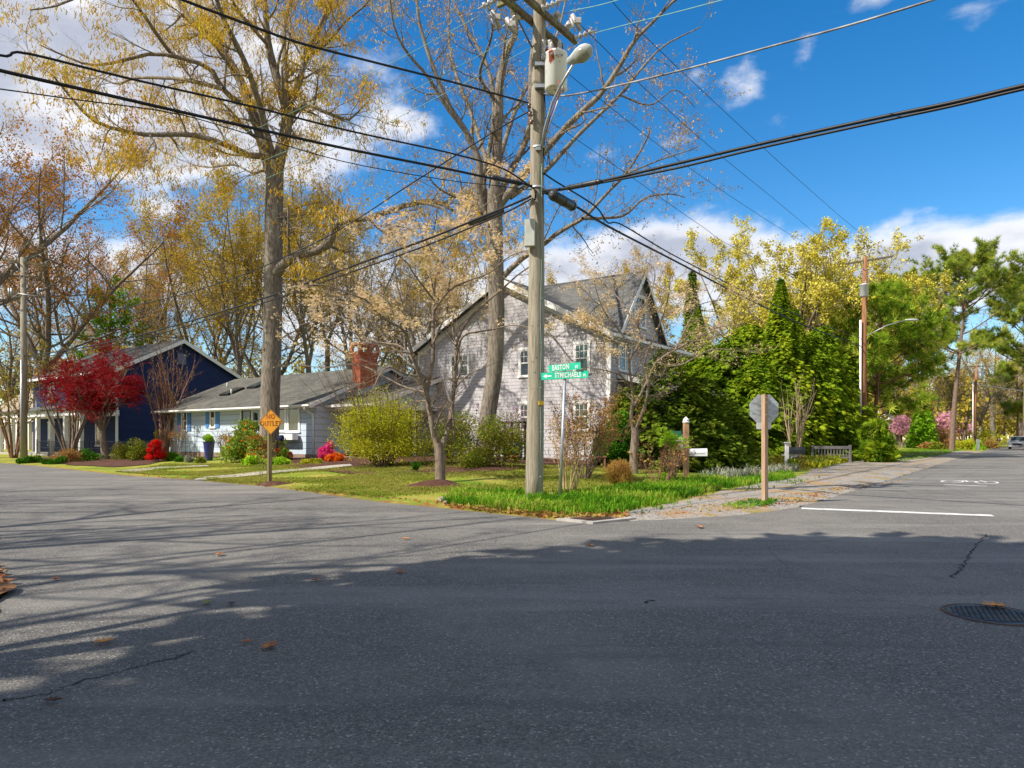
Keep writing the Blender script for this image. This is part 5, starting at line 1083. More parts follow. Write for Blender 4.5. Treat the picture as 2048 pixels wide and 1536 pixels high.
def traced_tree(name, base_px, D, trunk, limbs, label, levels, leaf, leafparams, wmat, extra=0, seed=3, twigm=None, flat=0.0):
    global rng
    rng = np.random.default_rng(seed); org = gd(base_px, D); groups = []
    c, r = pix_limb(*trunk, (0, 0), D, 24); c[0, 2] = org.z-.3; r[0] *= 1.25; r[1] *= 1.08
    groups.append((c[None], r[None], 16)); limbs = [(a_, (b_[0]*.86, b_[1]*.8), c_) for a_, b_, c_ in limbs]; L1 = [pix_limb(*l, D) for l in limbs]
    lp = np.array([l[0] for l in L1]); lr = np.array([l[1] for l in L1]); LL = np.linalg.norm(np.diff(lp, axis=1), axis=-1).sum(1)
    groups.append((lp, lr, 9)); cur = (lp, lr, LL); allp = None
    for li, (m, t0, t1, ang, asd, lrn, rrn, k, wig, trop, sides, fixL) in enumerate(levels):
        src = cur
        if li == 0 and extra:  # extra procedural limbs from the upper trunk for depth
            pass
        P0, D_, Lc, Rc = kids(src[0], src[1], src[2], m, t0, t1, ang, asd, lrn, rrn, flat=flat)
        if fixL: Lc = fixL*rng.uniform(.6, 1.3, len(Lc))
        pts, rad = grow(P0, D_, Lc, Rc, k, wig, trop); groups.append((pts, rad, sides)); cur = (pts, rad, Lc); allp = pts
    lv = []
    for lpz in leafparams:
        tmpl, size, pp, jit, droop, up, mm, frac, nm = lpz[:9]
        q = allp[:, 1:].reshape(-1, 3); kk = rng.random(len(q)) < frac
        if len(lpz) == 9: kk &= np.sin(q[:, 0]*2.6+q[:, 2]*2.2)+np.sin(q[:, 1]*2.4-q[:, 2]*2.9)+rng.normal(0, .3, len(q)) > -.5
        if len(lpz) > 9:   # blossom mostly in the upper layers, in patches
            kk &= (q[:, 2]+.5*np.sin(q[:, 0]*2.1)+.35*np.sin(q[:, 0]*5+q[:, 1]*3) > lpz[9]) & (np.sin(q[:, 0]*2.9+q[:, 2]*2.3)+np.sin(q[:, 1]*2.2-q[:, 2]*3.1) > .1)
        q = q[kk]
        lv.append((*leafcloud(q, tmpl, size, pp, jit, droop=droop, up=up), LF[mm], nm))
    return make_veg(name, org, label, 'tree', groups, lv, wmat)
def bush(name, org, rx, ry, h, label, cat, mm, n, size, tmpl=T_LEAF, clumps=26, stems=10, stem_h=.7, group=None, flowers=None, wm=M_TWIG, low=.12, outward=.8, droop=0, up=.2, stemr=.02, wname='stems', lname='foliage', shell=.55):
    org = Vector(org); o3_ = np.array(org)
    d = norm(rng.normal(size=(clumps, 3))); d[:, 2] = np.abs(d[:, 2])*1.0; rr = rng.uniform(.35, .95, clumps)[:, None]
    C = d*rr*np.array((rx*.8, ry*.8, h*.8)); C[:, 2] = low*h+np.abs(C[:, 2])*(1-low)+.02
    cr = rng.uniform(.22, .42, clumps)*min(rx, ry, h)*1.1
    ci = rng.integers(0, clumps, n); dd = norm(rng.normal(size=(n, 3))); q = C[ci]+dd*cr[ci][:, None]*(shell+(1-shell)*rng.random((n, 1)))*np.array((1.15, 1.15, .85)); q[:, 2] = np.maximum(q[:, 2], .03)
    dirs = dd*outward+rng.normal(0, .45, (n, 3)); dirs[:, 2] += up-droop; M = rotmats(n, dirs)
    V, F_ = scatter(tmpl[0], tmpl[1], q+o3_, M, size*rng.uniform(.6, 1.4, n)); base = np.clip(rng.random(clumps)[ci]*.5+rng.random(n)*.5, 0, 1)
    lv = [(V, F_, per(n, len(tmpl[1]), .1, base), LF[mm], lname)]
    if flowers:
        fm, fn, fs, fc = flowers; pick = rng.integers(0, clumps, fc); ci = pick[rng.integers(0, fc, fn)]; dd = norm(rng.normal(size=(fn, 3))*np.array((1, 1, .7))); q = C[ci]+dd*cr[ci][:, None]*1.08
        q[:, 2] = np.maximum(q[:, 2], .05); V, F_ = scatter(T_WHORL[0], T_WHORL[1], q+o3_, rotmats(fn, dd+np.array((0, 0, .3))), fs*rng.uniform(.6, 1.3, fn)); lv.append((V, F_, per(fn, 5, .15), LF[fm], 'blossoms'))
    groups = []
    if stems:
        a = rng.uniform(0, 6.28, stems); P0 = np.stack([np.cos(a)*rx*.08, np.sin(a)*ry*.08, np.full(stems, -.1)], 1)+o3_; D_ = np.stack([np.cos(a)*rx, np.sin(a)*ry, np.full(stems, h*1.3)], 1)*rng.uniform(.6, 1, (stems, 1))
        pts, rad = grow(P0, D_, np.full(stems, h*stem_h*1.2), np.full(stems, stemr), 6, .08, .02); groups.append((pts, rad, 5))
        p2, d2, l2, r2_ = kids(pts, rad, np.full(stems, h*stem_h), 5, .25, 1, 35, 12, .5, .6); pts, rad = grow(p2, d2, l2, r2_, 4, .1, .02); groups.append((pts, rad, 3))
    return make_veg(name, org, label, cat, groups, lv, wm, group, wname, lname)
def cypress(name, org, R_, H, label, mm='cyp', n=5000, size=.5, group=None, tmpl=T_FAN, power=.75, droop=.35, base_h=.0, cat='tree', trunkr=.12, inner=.55):
    org = Vector(org); z = rng.random(n)**1.25; zz_ = base_h+(1-base_h)*z; a = rng.uniform(0, 6.28, n); ph = rng.uniform(0, 6.28, 4); lump = .92+.2*np.sin(a*2+z*7+ph[0])+.16*np.sin(a*5-z*19+ph[1])+.12*np.sin(a*9+z*41+ph[2])+.1*np.sin(z*60+a*4+ph[3])+rng.normal(0, .1, n)
    r = R_*np.maximum((1-z), .01)**power*lump*(inner+(1-inner)*rng.random(n)**.35); q = np.stack([np.cos(a)*r, np.sin(a)*r, zz_*H], 1)
    d = np.stack([np.cos(a), np.sin(a), rng.normal(.15-droop, .3, n)], 1)+rng.normal(0, .25, (n, 3)); Z = norm(d); Y = norm(np.stack([np.zeros(n), np.zeros(n), np.ones(n)], 1)-Z*Z[:, 2:3]+rng.normal(0, .25, (n, 3))); Y = norm(Y-Z*np.sum(Y*Z, -1, keepdims=True)); X = np.cross(Y, Z); M = np.stack([X, Y, Z], -1)
    V, F_ = scatter(tmpl[0], tmpl[1], q+np.array(org), M, size*rng.uniform(.6, 1.3, n)*(.6+.4*(1-z)))
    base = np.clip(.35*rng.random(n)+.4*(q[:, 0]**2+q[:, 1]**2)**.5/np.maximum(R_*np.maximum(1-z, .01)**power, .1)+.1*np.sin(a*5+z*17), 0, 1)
    tk = np.array([[org.x, org.y, org.z-.2+H*.97*f] for f in np.linspace(0, 1, 8)])[None]; tr_ = np.linspace(trunkr, .02, 8)[None]
    return make_veg(name, org, label, cat, [(tk, tr_, 8)], [(V, F_, per(n, len(tmpl[1]), .08, base), LF[mm], 'crown')], M_REDBARK, group)
def pine(name, org, H, crown_h0, R_, label, mm='pine', lean=(0, 0), nb=26, tuft=.42, trunk_r=.16, nt=6, shape='round', wm=M_REDBARK, group=None, sub=7, tmpl=T_TUFT, jit=.12):
    o3_ = np.array(org); f = np.linspace(0, 1, 16)[:, None]; tk = o3_+np.concatenate([lean[0]*f**1.5, lean[1]*f**1.5, H*.96*f-.2*(f == 0)], 1)+np.concatenate([.1*np.sin(f*6), .08*np.cos(f*5), 0*f], 1)*f; tr_ = (trunk_r*(1-.8*f[:, 0]))[None]
    groups = [(tk[None], tr_, 12)]; t_ = np.sort(rng.uniform(crown_h0/H, .99, nb)); ii_ = t_*15; i0 = np.minimum(ii_.astype(int), 14); u = (ii_-i0)[:, None]; P0 = tk[i0]*(1-u)+tk[i0+1]*u
    a = np.arange(nb)*2.4+rng.uniform(0, .8, nb); g_ = (t_-crown_h0/H)/(1-crown_h0/H)
    Ln = R_*(np.sin(np.pi*np.clip(.18+.82*g_, 0, 1))**.6 if shape == 'round' else (1-g_)**.7+.12)*rng.uniform(.7, 1.1, nb)+.2
    D_ = np.stack([np.cos(a), np.sin(a), .15+.75*g_], 1); pts, rad = grow(P0, D_, Ln, np.full(nb, trunk_r*.28), 7, .09, .05); groups.append((pts, rad, 6))
    p2, d2, l2, r2_ = kids(pts, rad, Ln, sub, .3, 1, 42, 12, .42, .55, flat=.4); pts2, rad2 = grow(p2, d2, l2, r2_, 5, .12, .06); groups.append((pts2, rad2, 3))
    q = pts2[:, 2:].reshape(-1, 3); dr = norm(pts2[:, 2:]-pts2[:, 1:-1]).reshape(-1, 3); q2 = pts[:, 4:].reshape(-1, 3); dr2 = norm(pts[:, 4:]-pts[:, 3:-1]).reshape(-1, 3); q = np.concatenate([q, q2]); dr = np.concatenate([dr, dr2])
    n = len(q)*nt; q = np.repeat(q, nt, 0)+rng.normal(0, jit, (n, 3)); dr = np.repeat(dr, nt, 0)+rng.normal(0, .5, (n, 3)); dr[:, 2] += .35
    V, F_ = scatter(tmpl[0], tmpl[1], q, rotmats(n, dr), tuft*rng.uniform(.6, 1.2, n)); base = np.repeat(rng.random(len(pts2)*4+len(pts)*4)[:n//nt], nt)
    return make_veg(name, org, label, 'tree', groups, [(V, F_, per(n, len(tmpl[1]), .12, base[:n]), LF[mm], 'crown')], wm, group)
def decid(name, org, H, spread, label, mm, leafn=2, leafs=.16, seed=1, forks=3, fork_h=.3, r0=.3, tmpl=T_LEAF, lv=(9, 6, 5), group=None, wm=M_BARK, up=.06, lean=(0, 0), droop=0.3, vis=1.0, cat='tree', jit=.12, wig=.09):
    global rng
    rng = np.random.default_rng(seed); o3_ = np.array(org, float); groups = []
    f = np.linspace(0, 1, 9)[:, None]; th = H*fork_h; tk = o3_+np.concatenate([lean[0]*f+.15*np.sin(f*4+seed), lean[1]*f, th*f-.3*(f == 0)], 1); tr_ = r0*(1.25-.45*f[:, 0]**.5)[None]; groups.append((tk[None], tr_, 12))
    a = np.arange(forks)*2*np.pi/forks+rng.uniform(0, 1.2, forks)+seed; an = np.radians(rng.uniform(12, 32, forks)*spread); D_ = np.stack([np.cos(a)*np.sin(an), np.sin(a)*np.sin(an), np.cos(an)], 1)
    P0 = np.repeat(tk[-1:], forks, 0)-np.array((0, 0, .15)); Ln = (H-th)*rng.uniform(.8, 1.02, forks); pts, rad = grow(P0, D_, Ln, np.full(forks, r0*.62), 14, wig*.7, up*.4, .12); groups.append((pts, rad, 8))
    p, d, l, r_ = kids(pts, rad, Ln, lv[0], .08, .98, 48*min(spread, 1.15), 12, .55, .5, .6); pts, rad = grow(p, d, l, r_, 8, wig, up, .2); groups.append((pts, rad, 5))
    p, d, l, r_ = kids(pts, rad, l, lv[1], .15, 1, 42, 14, .45, .55, .4); pts, rad = grow(p, d, l, np.maximum(r_, .012), 5, wig*1.2, up*.6, .3); groups.append((pts, rad, 3))
    p, d, l, r_ = kids(pts, rad, l, lv[2], .15, 1, 40, 16, .5, .6, .4); l = np.maximum(l, .35); pts, rad = grow(p, d, l, np.clip(r_, .006, .012), 3, wig*1.4, 0, .4); groups.append((pts, rad, 3))
    q = pts[:, 1:].reshape(-1, 3); q = q[(rng.random(len(q)) < vis*1.35) & (np.sin(q[:, 0]*2.3+q[:, 2]*1.9)+np.sin(q[:, 1]*2.1-q[:, 2]*2.6)+rng.normal(0, .35, len(q)) > -.45)]
    L_ = [(*leafcloud(q, tmpl, leafs, leafn, jit, droop=droop), LF[mm], 'crown')] if leafn else []
    return make_veg(name, org, label, cat, groups, L_, wm, group)
# ================= VEGETATION =================
# big oak in front of the ranch house
trunk = ([(537, 925), (539, 860), (541, 780), (544, 700), (546, 600), (547, 500), (548, 420), (549, 370), (550, 325)], (38, 34))
limbs = [([(549, 330), (530, 313), (500, 311), (460, 293), (400, 272), (350, 268), (300, 270), (250, 262), (200, 248), (165, 222), (130, 180), (105, 150)], (17, 4), (0, -4)),
 ([(542, 345), (530, 300), (520, 268), (500, 210), (480, 160), (450, 110), (410, 65), (370, 25), (345, -20), (320, -80)], (29, 9), (0, 1)),
 ([(484, 208), (463, 195), (440, 170), (420, 137), (360, 115), (300, 108), (230, 125), (180, 130), (130, 112), (80, 90)], (14, 3), (0, -3)),
 ([(447, 178), (400, 166), (360, 158), (330, 156), (270, 156), (235, 168), (200, 155), (150, 140)], (11, 3), (-1, 3)),
 ([(346, 112), (325, 85), (308, 60), (280, 20), (250, -15), (200, -25), (120, 10), (60, 20)], (9, 3), (-1, -5)),
 ([(470, 150), (440, 90), (400, 20), (380, -30), (330, -90)], (12, 5), (1, 5)),
 ([(556, 330), (572, 262), (571, 210), (552, 150), (537, 90), (531, 20), (525, -90)], (30, 10), (0, -1)),
 ([(572, 215), (571, 140), (568, 60), (585, -20), (600, -100)], (15, 6), (0, 4)),
 ([(580, 205), (602, 155), (610, 110), (640, 50), (668, -20), (690, -110)], (16, 5), (0, 2)),
 ([(573, 240), (600, 216), (618, 208), (640, 220), (690, 238), (705, 234), (735, 205)], (13, 3), (0, -2)),
 ([(610, 115), (650, 90), (690, 45), (730, 10), (760, -30)], (8, 3), (2, 0)),
 ([(535, 90), (500, 50), (470, 10), (450, -40)], (8, 4), (-1, -4)),
 ([(545, 565), (553, 545), (565, 532), (588, 512), (630, 503), (660, 486), (671, 457), (688, 439), (730, 438), (772, 424), (820, 408), (860, 402), (885, 408), (905, 420)], (24, 8), (0, -3)),
 ([(835, 404), (880, 415), (905, 440), (935, 478), (960, 500)], (7, 2.5), (-3, -4)),
 ([(548, 432), (566, 428), (575, 445), (590, 470), (600, 500)], (9, 3), (0, 1)),
 ([(520, 262), (530, 246), (545, 258), (560, 290)], (8, 4), (0, -1)),
 ([(548, 335), (505, 345), (470, 330), (420, 335), (385, 330)], (6, 2), (0, 3)),
 ([(300, 270), (312, 295), (298, 318), (280, 330)], (5, 2), (-3, -3.5)),
 ([(556, 300), (590, 180), (640, 60), (700, -60)], (16, 6), (1, 7)), ([(548, 320), (500, 150), (440, 20), (420, -80)], (16, 6), (0, -7))]
traced_tree('oak_tree', 537, 33.3, trunk, limbs, 'huge oak with straight grey trunk and hanging yellow catkins before the ranch house',
  [(10, .12, 1, 52, 14, .3, .42, 8, .13, .05, 5, 2.3), (7, .15, 1, 45, 15, .5, .5, 5, .15, .02, 4, 1.15), (5, .2, 1, 42, 15, .5, .55, 3, .18, 0, 3, .5)],
  None, [(T_CAT, .15, 4, .1, 1.5, 0, 'catkin', .95, 'crown'), (T_LEAF, .08, 1, .08, .3, 0, 'catkin', .4, 'young_leaves')], M_BARK, seed=5)
oak = [o_ for o_ in COL.objects if o_.get('label', '').startswith('huge oak')][0]
for (px, py, r_) in ((541, 362, .16), (566, 430, .14), (531, 700, .1)):
    c = P(px, py, 33.3-.36)-oak.location; b = MB(); Mx = Matrix.Translation(c) @ Matrix.Rotation(R(90), 4, 'X')
    b.lathe([(r_*1.3, -.12), (r_*1.15, .0), (r_*.9, .04), (r_*.6, .0), (r_*.3, -.03)], 14, Mx); b.build('knot', M_BARK2, oak)
# second oak between the dogwood and the grey house
trunk = ([(968, 912), (973, 850), (982, 790), (989, 740), (993, 650), (992, 560), (990, 480), (989, 420), (988, 380)], (33, 31))
limbs = [([(972, 440), (958, 385), (960, 335), (950, 300), (925, 252), (900, 215), (872, 150), (848, 80), (836, 30), (830, -60)], (19, 6), (0, -1)),
 ([(930, 262), (890, 210), (855, 152), (818, 110), (790, 60), (780, 0), (776, -60)], (9, 3), (-1, -3)),
 ([(976, 420), (966, 370), (975, 320), (986, 250), (988, 190), (970, 120), (940, 70), (915, 20), (880, -50)], (15, 5), (0, 2)),
 ([(986, 400), (992, 330), (997, 230), (1000, 160), (1015, 100), (1032, 60), (1022, 0), (1015, -90)], (27, 9), (0, 0)),
 ([(996, 400), (1020, 345), (1044, 300), (1060, 250), (1061, 180), (1063, 110), (1078, 30), (1088, -70)], (18, 8), (0, 3)),
 ([(1000, 410), (1045, 352), (1092, 300), (1145, 240), (1200, 190), (1240, 130), (1270, 80), (1310, 40), (1350, 0), (1400, -30)], (19, 4), (0, -2)),
 ([(1020, 395), (1088, 345), (1145, 282), (1200, 228), (1240, 190), (1285, 135), (1330, 90), (1400, 55)], (13, 3), (0, 2)),
 ([(1000, 560), (1040, 520), (1085, 490), (1115, 466), (1150, 446), (1172, 432), (1215, 385), (1250, 350), (1285, 295), (1300, 262)], (14, 3), (0, -3)),
 ([(1165, 437), (1205, 436), (1250, 430), (1290, 396), (1340, 388), (1370, 395)], (8, 2), (-2, 1)),
 ([(980, 445), (940, 402), (905, 392), (872, 372), (850, 340)], (8, 2), (0, -2)), ([(983, 520), (940, 480), (890, 460), (850, 440)], (7, 2), (0, 2)),
 ([(1252, 348), (1320, 320), (1380, 300), (1400, 290)], (4, 1.5), (-2, 1)), ([(1240, 190), (1300, 210), (1350, 180), (1390, 215)], (5, 1.5), (0, 2)),
 ([(990, 200), (960, 150), (985, 60), (965, -30)], (9, 3), (1, -5)), ([(995, 330), (1040, 200), (1110, 80), (1140, -40)], (13, 4), (1, 7)), ([(992, 380), (950, 250), (900, 100), (900, -60)], (12, 4), (0, 6))]
traced_tree('oak_tree', 968, 27, trunk, limbs, 'tall sparse budding tree with many rising limbs directly behind the corner utility pole',
  [(10, .15, 1, 48, 14, .3, .4, 8, .12, .06, 5, 1.8), (7, .15, 1, 45, 15, .5, .5, 5, .16, .03, 3, .85), (4, .2, 1, 42, 15, .5, .6, 3, .2, 0, 3, .35)],
  None, [(T_LEAF, .075, 2, .04, .1, .1, 'bud', .6, 'crown'), (T_CAT, .12, 2, .08, 1.4, 0, 'catkin', .08, 'young_leaves')], M_BARK, seed=8)
# dogwoods
g = gp(880, 966); D = g.y
trunk = ([(881, 968), (880, 930), (879, 900), (876, 886)], (21, 20))
limbs = [([(874, 892), (866, 860), (858, 815), (852, 785), (847, 762)], (15, 10), (0, 0)), ([(848, 770), (835, 740), (822, 700), (810, 662), (780, 645), (755, 625), (735, 602), (700, 588), (650, 570), (605, 572)], (9, 2), (0, -2)),
 ([(852, 790), (866, 720), (866, 650), (868, 600), (870, 560), (882, 530), (900, 492), (930, 440), (945, 408)], (10, 2), (0, 1)),
 ([(846, 760), (830, 725), (800, 692), (762, 686), (720, 672), (680, 650), (640, 640), (600, 650)], (7, 2), (0, 1.5)),
 ([(868, 600), (852, 580), (826, 545), (814, 525), (780, 500)], (5, 1.5), (0, -2)), ([(868, 620), (900, 580), (940, 560), (980, 545), (1020, 512), (1060, 500)], (6, 2), (0, -1.5)),
 ([(864, 690), (880, 655), (895, 620), (905, 560), (860, 500), (830, 470)], (5, 1.5), (0, 2)), ([(862, 755), (810, 748), (782, 735), (762, 745), (740, 790), (715, 815)], (5, 1.5), (0, -1.5)),
 ([(884, 892), (896, 860), (902, 830), (908, 770), (911, 720), (914, 682), (935, 642), (975, 602), (1002, 580), (1045, 542), (1085, 520)], (13, 3), (0, 1)),
 ([(910, 740), (916, 700), (930, 670), (980, 660), (1030, 650), (1075, 660)], (6, 2), (0, -2)), ([(906, 885), (908, 850), (903, 800), (912, 775), (940, 748), (985, 728)], (6, 2), (.2, -.5)),
 ([(912, 690), (905, 650), (915, 600), (950, 480), (980, 440)], (5, 1.5), (0, 2.5)), ([(834, 740), (790, 700), (740, 640), (700, 620), (660, 600)], (5, 1.5), (0, 3)), ([(852, 785), (800, 770), (720, 730), (650, 735), (600, 730)], (5, 1.5), (0, 2.5)),
 ([(880, 530), (840, 470), (780, 450), (730, 460)], (4, 1.5), (0, -1)), ([(930, 440), (970, 410), (1010, 385), (1040, 390)], (3, 1.2), (1, 0))]
traced_tree('dogwood_tree', 880, D, trunk, limbs, 'forked dogwood in salmon cream bloom standing in a mulch ring on the lawn',
  [(9, .15, 1, 48, 16, .4, .5, 7, .13, .03, 4, 1.1), (6, .2, 1, 44, 15, .5, .55, 5, .15, .03, 3, .5), (4, .2, 1, 42, 15, .5, .6, 3, .18, .1, 3, .2)],
  None, [(T_WHORL, .05, 3, .08, 0, 1.2, 'dog', .8, 'crown', EYE+(HY-668)*D/F), (T_LEAF, .045, 1, .03, 0, .5, 'dog2', .15, 'young_leaves')], M_BARK2, seed=4, flat=.72)
g = gp(1268, 927); D = 25.5
trunk = ([(1267, 930), (1268, 900), (1270, 875), (1269, 855)], (17, 15))
limbs = [([(1267, 860), (1262, 830), (1266, 800), (1264, 775), (1258, 735), (1256, 700), (1240, 660), (1215, 635), (1195, 590), (1188, 560)], (9, 2), (0, -1)), ([(1271, 858), (1285, 825), (1295, 790), (1298, 760), (1312, 725), (1350, 700), (1395, 675), (1432, 655), (1490, 648)], (9, 2), (0, -1)),
 ([(1268, 812), (1283, 785), (1300, 750), (1318, 715), (1340, 702), (1365, 690), (1420, 665)], (7, 2), (0, 1.5)), ([(1264, 780), (1240, 750), (1215, 742), (1180, 735)], (5, 1.5), (0, -1)),
 ([(1258, 720), (1280, 680), (1275, 640), (1300, 590), (1310, 545), (1290, 520)], (6, 1.5), (0, 1)), ([(1296, 770), (1290, 720), (1310, 670), (1330, 620), (1340, 570), (1335, 540)], (6, 1.5), (0, 2)),
 ([(1256, 690), (1225, 680), (1195, 660), (1175, 640)], (5, 1.5), (0, 1)), ([(1350, 700), (1380, 640), (1400, 610), (1440, 600)], (4, 1.5), (-1, 0)), ([(1312, 725), (1360, 730), (1420, 700), (1470, 700)], (4, 1.5), (-.5, -2)), ([(1270, 650), (1240, 600), (1210, 570), (1190, 540)], (4, 1.5), (0, 2))]
traced_tree('dogwood_tree', 1268, D, trunk, limbs, 'spreading budding dogwood in front of the right corner of the grey house',
  [(10, .15, 1, 48, 16, .4, .5, 7, .13, .03, 4, 1.15), (6, .2, 1, 44, 15, .5, .55, 5, .15, .03, 3, .5), (4, .2, 1, 42, 15, .5, .6, 3, .18, .1, 3, .22)],
  None, [(T_WHORL, .042, 3, .07, 0, 1.2, 'dog', .8, 'crown', EYE+(HY-690)*D/F), (T_LEAF, .05, 3, .05, 0, .5, 'dog2', .4, 'young_leaves')], M_BARK2, seed=9, flat=.72)
# red japanese maple
rng = np.random.default_rng(21); g = gp(213, 919); D = g.y
trunk = ([(213, 922), (209, 900), (206, 880), (205, 862)], (15, 11))
limbs = [([(205, 868), (195, 850), (180, 832), (160, 815), (135, 800), (112, 785)], (6, 2), (0, -1)), ([(206, 865), (215, 845), (225, 825), (245, 800), (268, 780)], (6, 2), (0, 1)), ([(205, 862), (203, 830), (205, 790), (215, 750), (232, 715)], (7, 2), (0, 0)),
 ([(205, 860), (190, 820), (175, 780), (160, 750), (140, 735)], (6, 2), (0, 1.5)), ([(206, 860), (215, 820), (235, 780), (255, 740)], (5, 2), (0, -1.5)), ([(205, 850), (185, 810), (150, 780), (115, 770)], (5, 2), (0, 2)), ([(205, 855), (210, 810), (200, 770), (190, 730)], (5, 2), (0, 1)), ([(205, 855), (200, 830), (215, 800), (225, 775)], (5, 2), (0, -2)), ([(205, 855), (185, 830), (170, 810), (155, 790)], (5, 2), (0, -2))]
traced_tree('japanese_maple', 213, D, trunk, limbs, 'deep crimson japanese maple in the mulch bed before the navy house',
  [(9, .3, 1, 48, 16, .4, .5, 6, .13, .03, 4, .85), (6, .3, 1, 44, 15, .5, .55, 4, .15, .03, 3, .55), (4, .2, 1, 42, 15, .5, .6, 3, .18, .1, 3, .3)],
  None, [(T_WHORL, .085, 3, .17, .1, .5, 'red', .9, 'crown')], M_BARK2, seed=14, flat=.7)
def H_of(ty, D, g): return EYE+(HY-ty)*D/F-g.z
# ---------------- background trees: five kinds, copied ----------------
hide = Vector((0, 0, 0))
def place(proto, px, D, ty, label, rot, first, group='budding trees in the wood behind the houses', wide=1.0):
    g = gd(px, D); H_ = H_of(ty, D, g); o = proto['o'] if first else copy_tree(proto['o']); k = H_/proto['H']
    o.location = g; o.scale = (k*wide, k*wide, k); o.rotation_euler = (0, 0, rot); tag(o, label, 'tree', group); return o
def proto(H_, **k): return {'o': decid('budding_tree', (0, 0, 0), H_, label='x', **k), 'H': H_}
pA = proto(22, spread=1.0, mm='spring', leafn=5, leafs=.15, seed=31, forks=3, fork_h=.3, r0=.3, lv=(14, 9, 7), vis=.42, jit=.25, tmpl=T_LEAF)
pB = proto(22, spread=1.25, mm='spring', leafn=4, leafs=.16, seed=32, forks=4, fork_h=.22, r0=.34, lv=(13, 9, 6), vis=.42, jit=.2)
pC = proto(20, spread=.8, mm='spring', leafn=4, leafs=.17, seed=33, forks=2, fork_h=.42, r0=.24, lv=(16, 8, 7), vis=.42, jit=.2)
pD = proto(22, spread=1.25, mm='orange', leafn=4, leafs=.13, seed=34, forks=4, fork_h=.28, r0=.4, lv=(13, 9, 7), vis=.6, droop=.5, jit=.2)
pE = proto(20, spread=1.1, mm='bud', leafn=1, leafs=.18, seed=35, forks=3, fork_h=.3, r0=.3, lv=(14, 9, 6), vis=.5)
first = {}
def bt(kind, px, D, ty, label, rot=0.0, wide=1.0, group='budding trees in the wood behind the houses'):
    pr_k = {'A': pA, 'B': pB, 'C': pC, 'D': pD, 'E': pE}[kind]; o = place(pr_k, px, D, ty, label, rot, kind not in first, group, wide); first[kind] = 1; return o
bt('D', 86, 56, 330, 'broad tree with orange brown young leaves right behind the left utility pole', .4, 1.0)
bt('D', -95, 46, 60, 'tall orange leaved tree cut by the left picture edge', 2.2, .9)
bt('D', 262, 70, 430, 'orange brown tree between the red maple and the ranch roof', 4.0, .8)
bt('A', 330, 74, 455, 'yellow budding tree above the peak of the navy house', 1.0, .9)
bt('B', 405, 64, 415, 'spreading tree with leaning limbs left of the big oak trunk', 2.0)
bt('A', 478, 58, 340, 'tall golden budding tree just left of the big oak trunk', 3.0, .85)
bt('C', 440, 82, 450, 'slender olive tree far behind the ranch roof, left of the oak', 5.0)
bt('B', 540, 72, 380, 'limby tree hidden partly by the big oak trunk', 5.5)
bt('A', 618, 60, 345, 'tall golden tree just right of the big oak trunk', .3, .85)
bt('C', 655, 70, 400, 'straight grey trunked tree between the oak and the chimney', 1.8)
bt('E', 700, 58, 370, 'thin bare tree rising behind the brick chimney', 2.6, .8)
bt('A', 740, 78, 480, 'golden tree low behind the brick chimney', 4.4)
bt('B', 800, 74, 500, 'yellow budding tree between chimney and grey gable', .9)
bt('E', 845, 66, 450, 'bare twiggy tree behind the left rake of the grey house', 3.3)
bt('C', 905, 80, 480, 'olive tree rising behind the grey house gable', 4.1)
bt('C', 1118, 75, 558, 'small green tree top peeking over the slate roof beside the pole', 2.4, .7)
bt('E', 20, 75, 560, 'twiggy tree low behind the tan roof', 1.1, 1.2)
bt('B', 180, 84, 600, 'dull yellow tree low behind the red maple', 3.9, 1.3)
bt('C', 1300, 60, 520, 'thin olive tree above the right end of the slate roof', .7, .7)
bt('E', 1250, 66, 540, 'bare twiggy tree over the cross gable peak', 5.1, .7)
bt('B', 1870, 120, 690, 'brown budding tree left of the tall pine trunk', 2.9, 1.3)
bt('E', 1985, 130, 640, 'brown twiggy tree right of the tall pine trunk', 3.7, 1.4)
bt('D', 2040, 140, 660, 'rusty tree above the parked minivan', 1.3, 1.3)
bt('A', 1905, 150, 700, 'yellow brown tree behind the distant utility pole', 2.0, 1.4)
bt('A', 1700, 95, 600, 'yellow tree behind the right hedge near the brown pole', 3.1, 1.3)
bt('E', 1960, 108, 745, 'leafless brown tree directly behind the distant utility pole', .2, 1.9)
bt('B', 2070, 118, 700, 'budding tree leaning over the road at the right edge', 4.9, 1.5)
# far wood as one mass
rng = np.random.default_rng(77); nT = 150; u = rng.uniform(-.83, .88, nT); Dd = rng.uniform(88, 175, nT); keep = ~((u > .66) & (Dd < 170)); u = u[keep]; Dd = Dd[keep]; bx = u*Dd
hh = np.where(u > .5, rng.uniform(9, 14, len(u)), rng.uniform(12, 19, len(u)))*(Dd/120)**.5; n = len(u); zb = hgt(bx, Dd)
P0 = np.stack([bx, Dd, zb-.3], 1); pts, rad = grow(P0, np.tile([0, 0, 1.], (n, 1)), hh*.85, np.full(n, .22), 8, .06, .1); p, d, l, r_ = kids(pts, rad, hh, 9, .2, 1, 38, 12, .38, .5); pts2, rad2 = grow(p, d, l, r_, 6, .1, .06); p, d, l, r_ = kids(pts2, rad2, l, 5, .2, 1, 42, 12, .45, .6); pts3, rad3 = grow(p, d, l, np.maximum(r_, .02), 4, .12, .03)
q = pts3[:, 1:].reshape(-1, 3); V, F_, rn = leafcloud(q, T_LEAF, .5, 2, .5, droop=.2)
o = make_veg('far_woods', (0, 120, 0), 'distant mass of budding brown and yellow woodland closing the horizon', 'woods', [(pts, rad, 5), (pts2, rad2, 3), (pts3, rad3, 3)], [(V, F_, rn, LF['olive'], 'crown')], M_TWIG); o['kind'] = 'stuff'
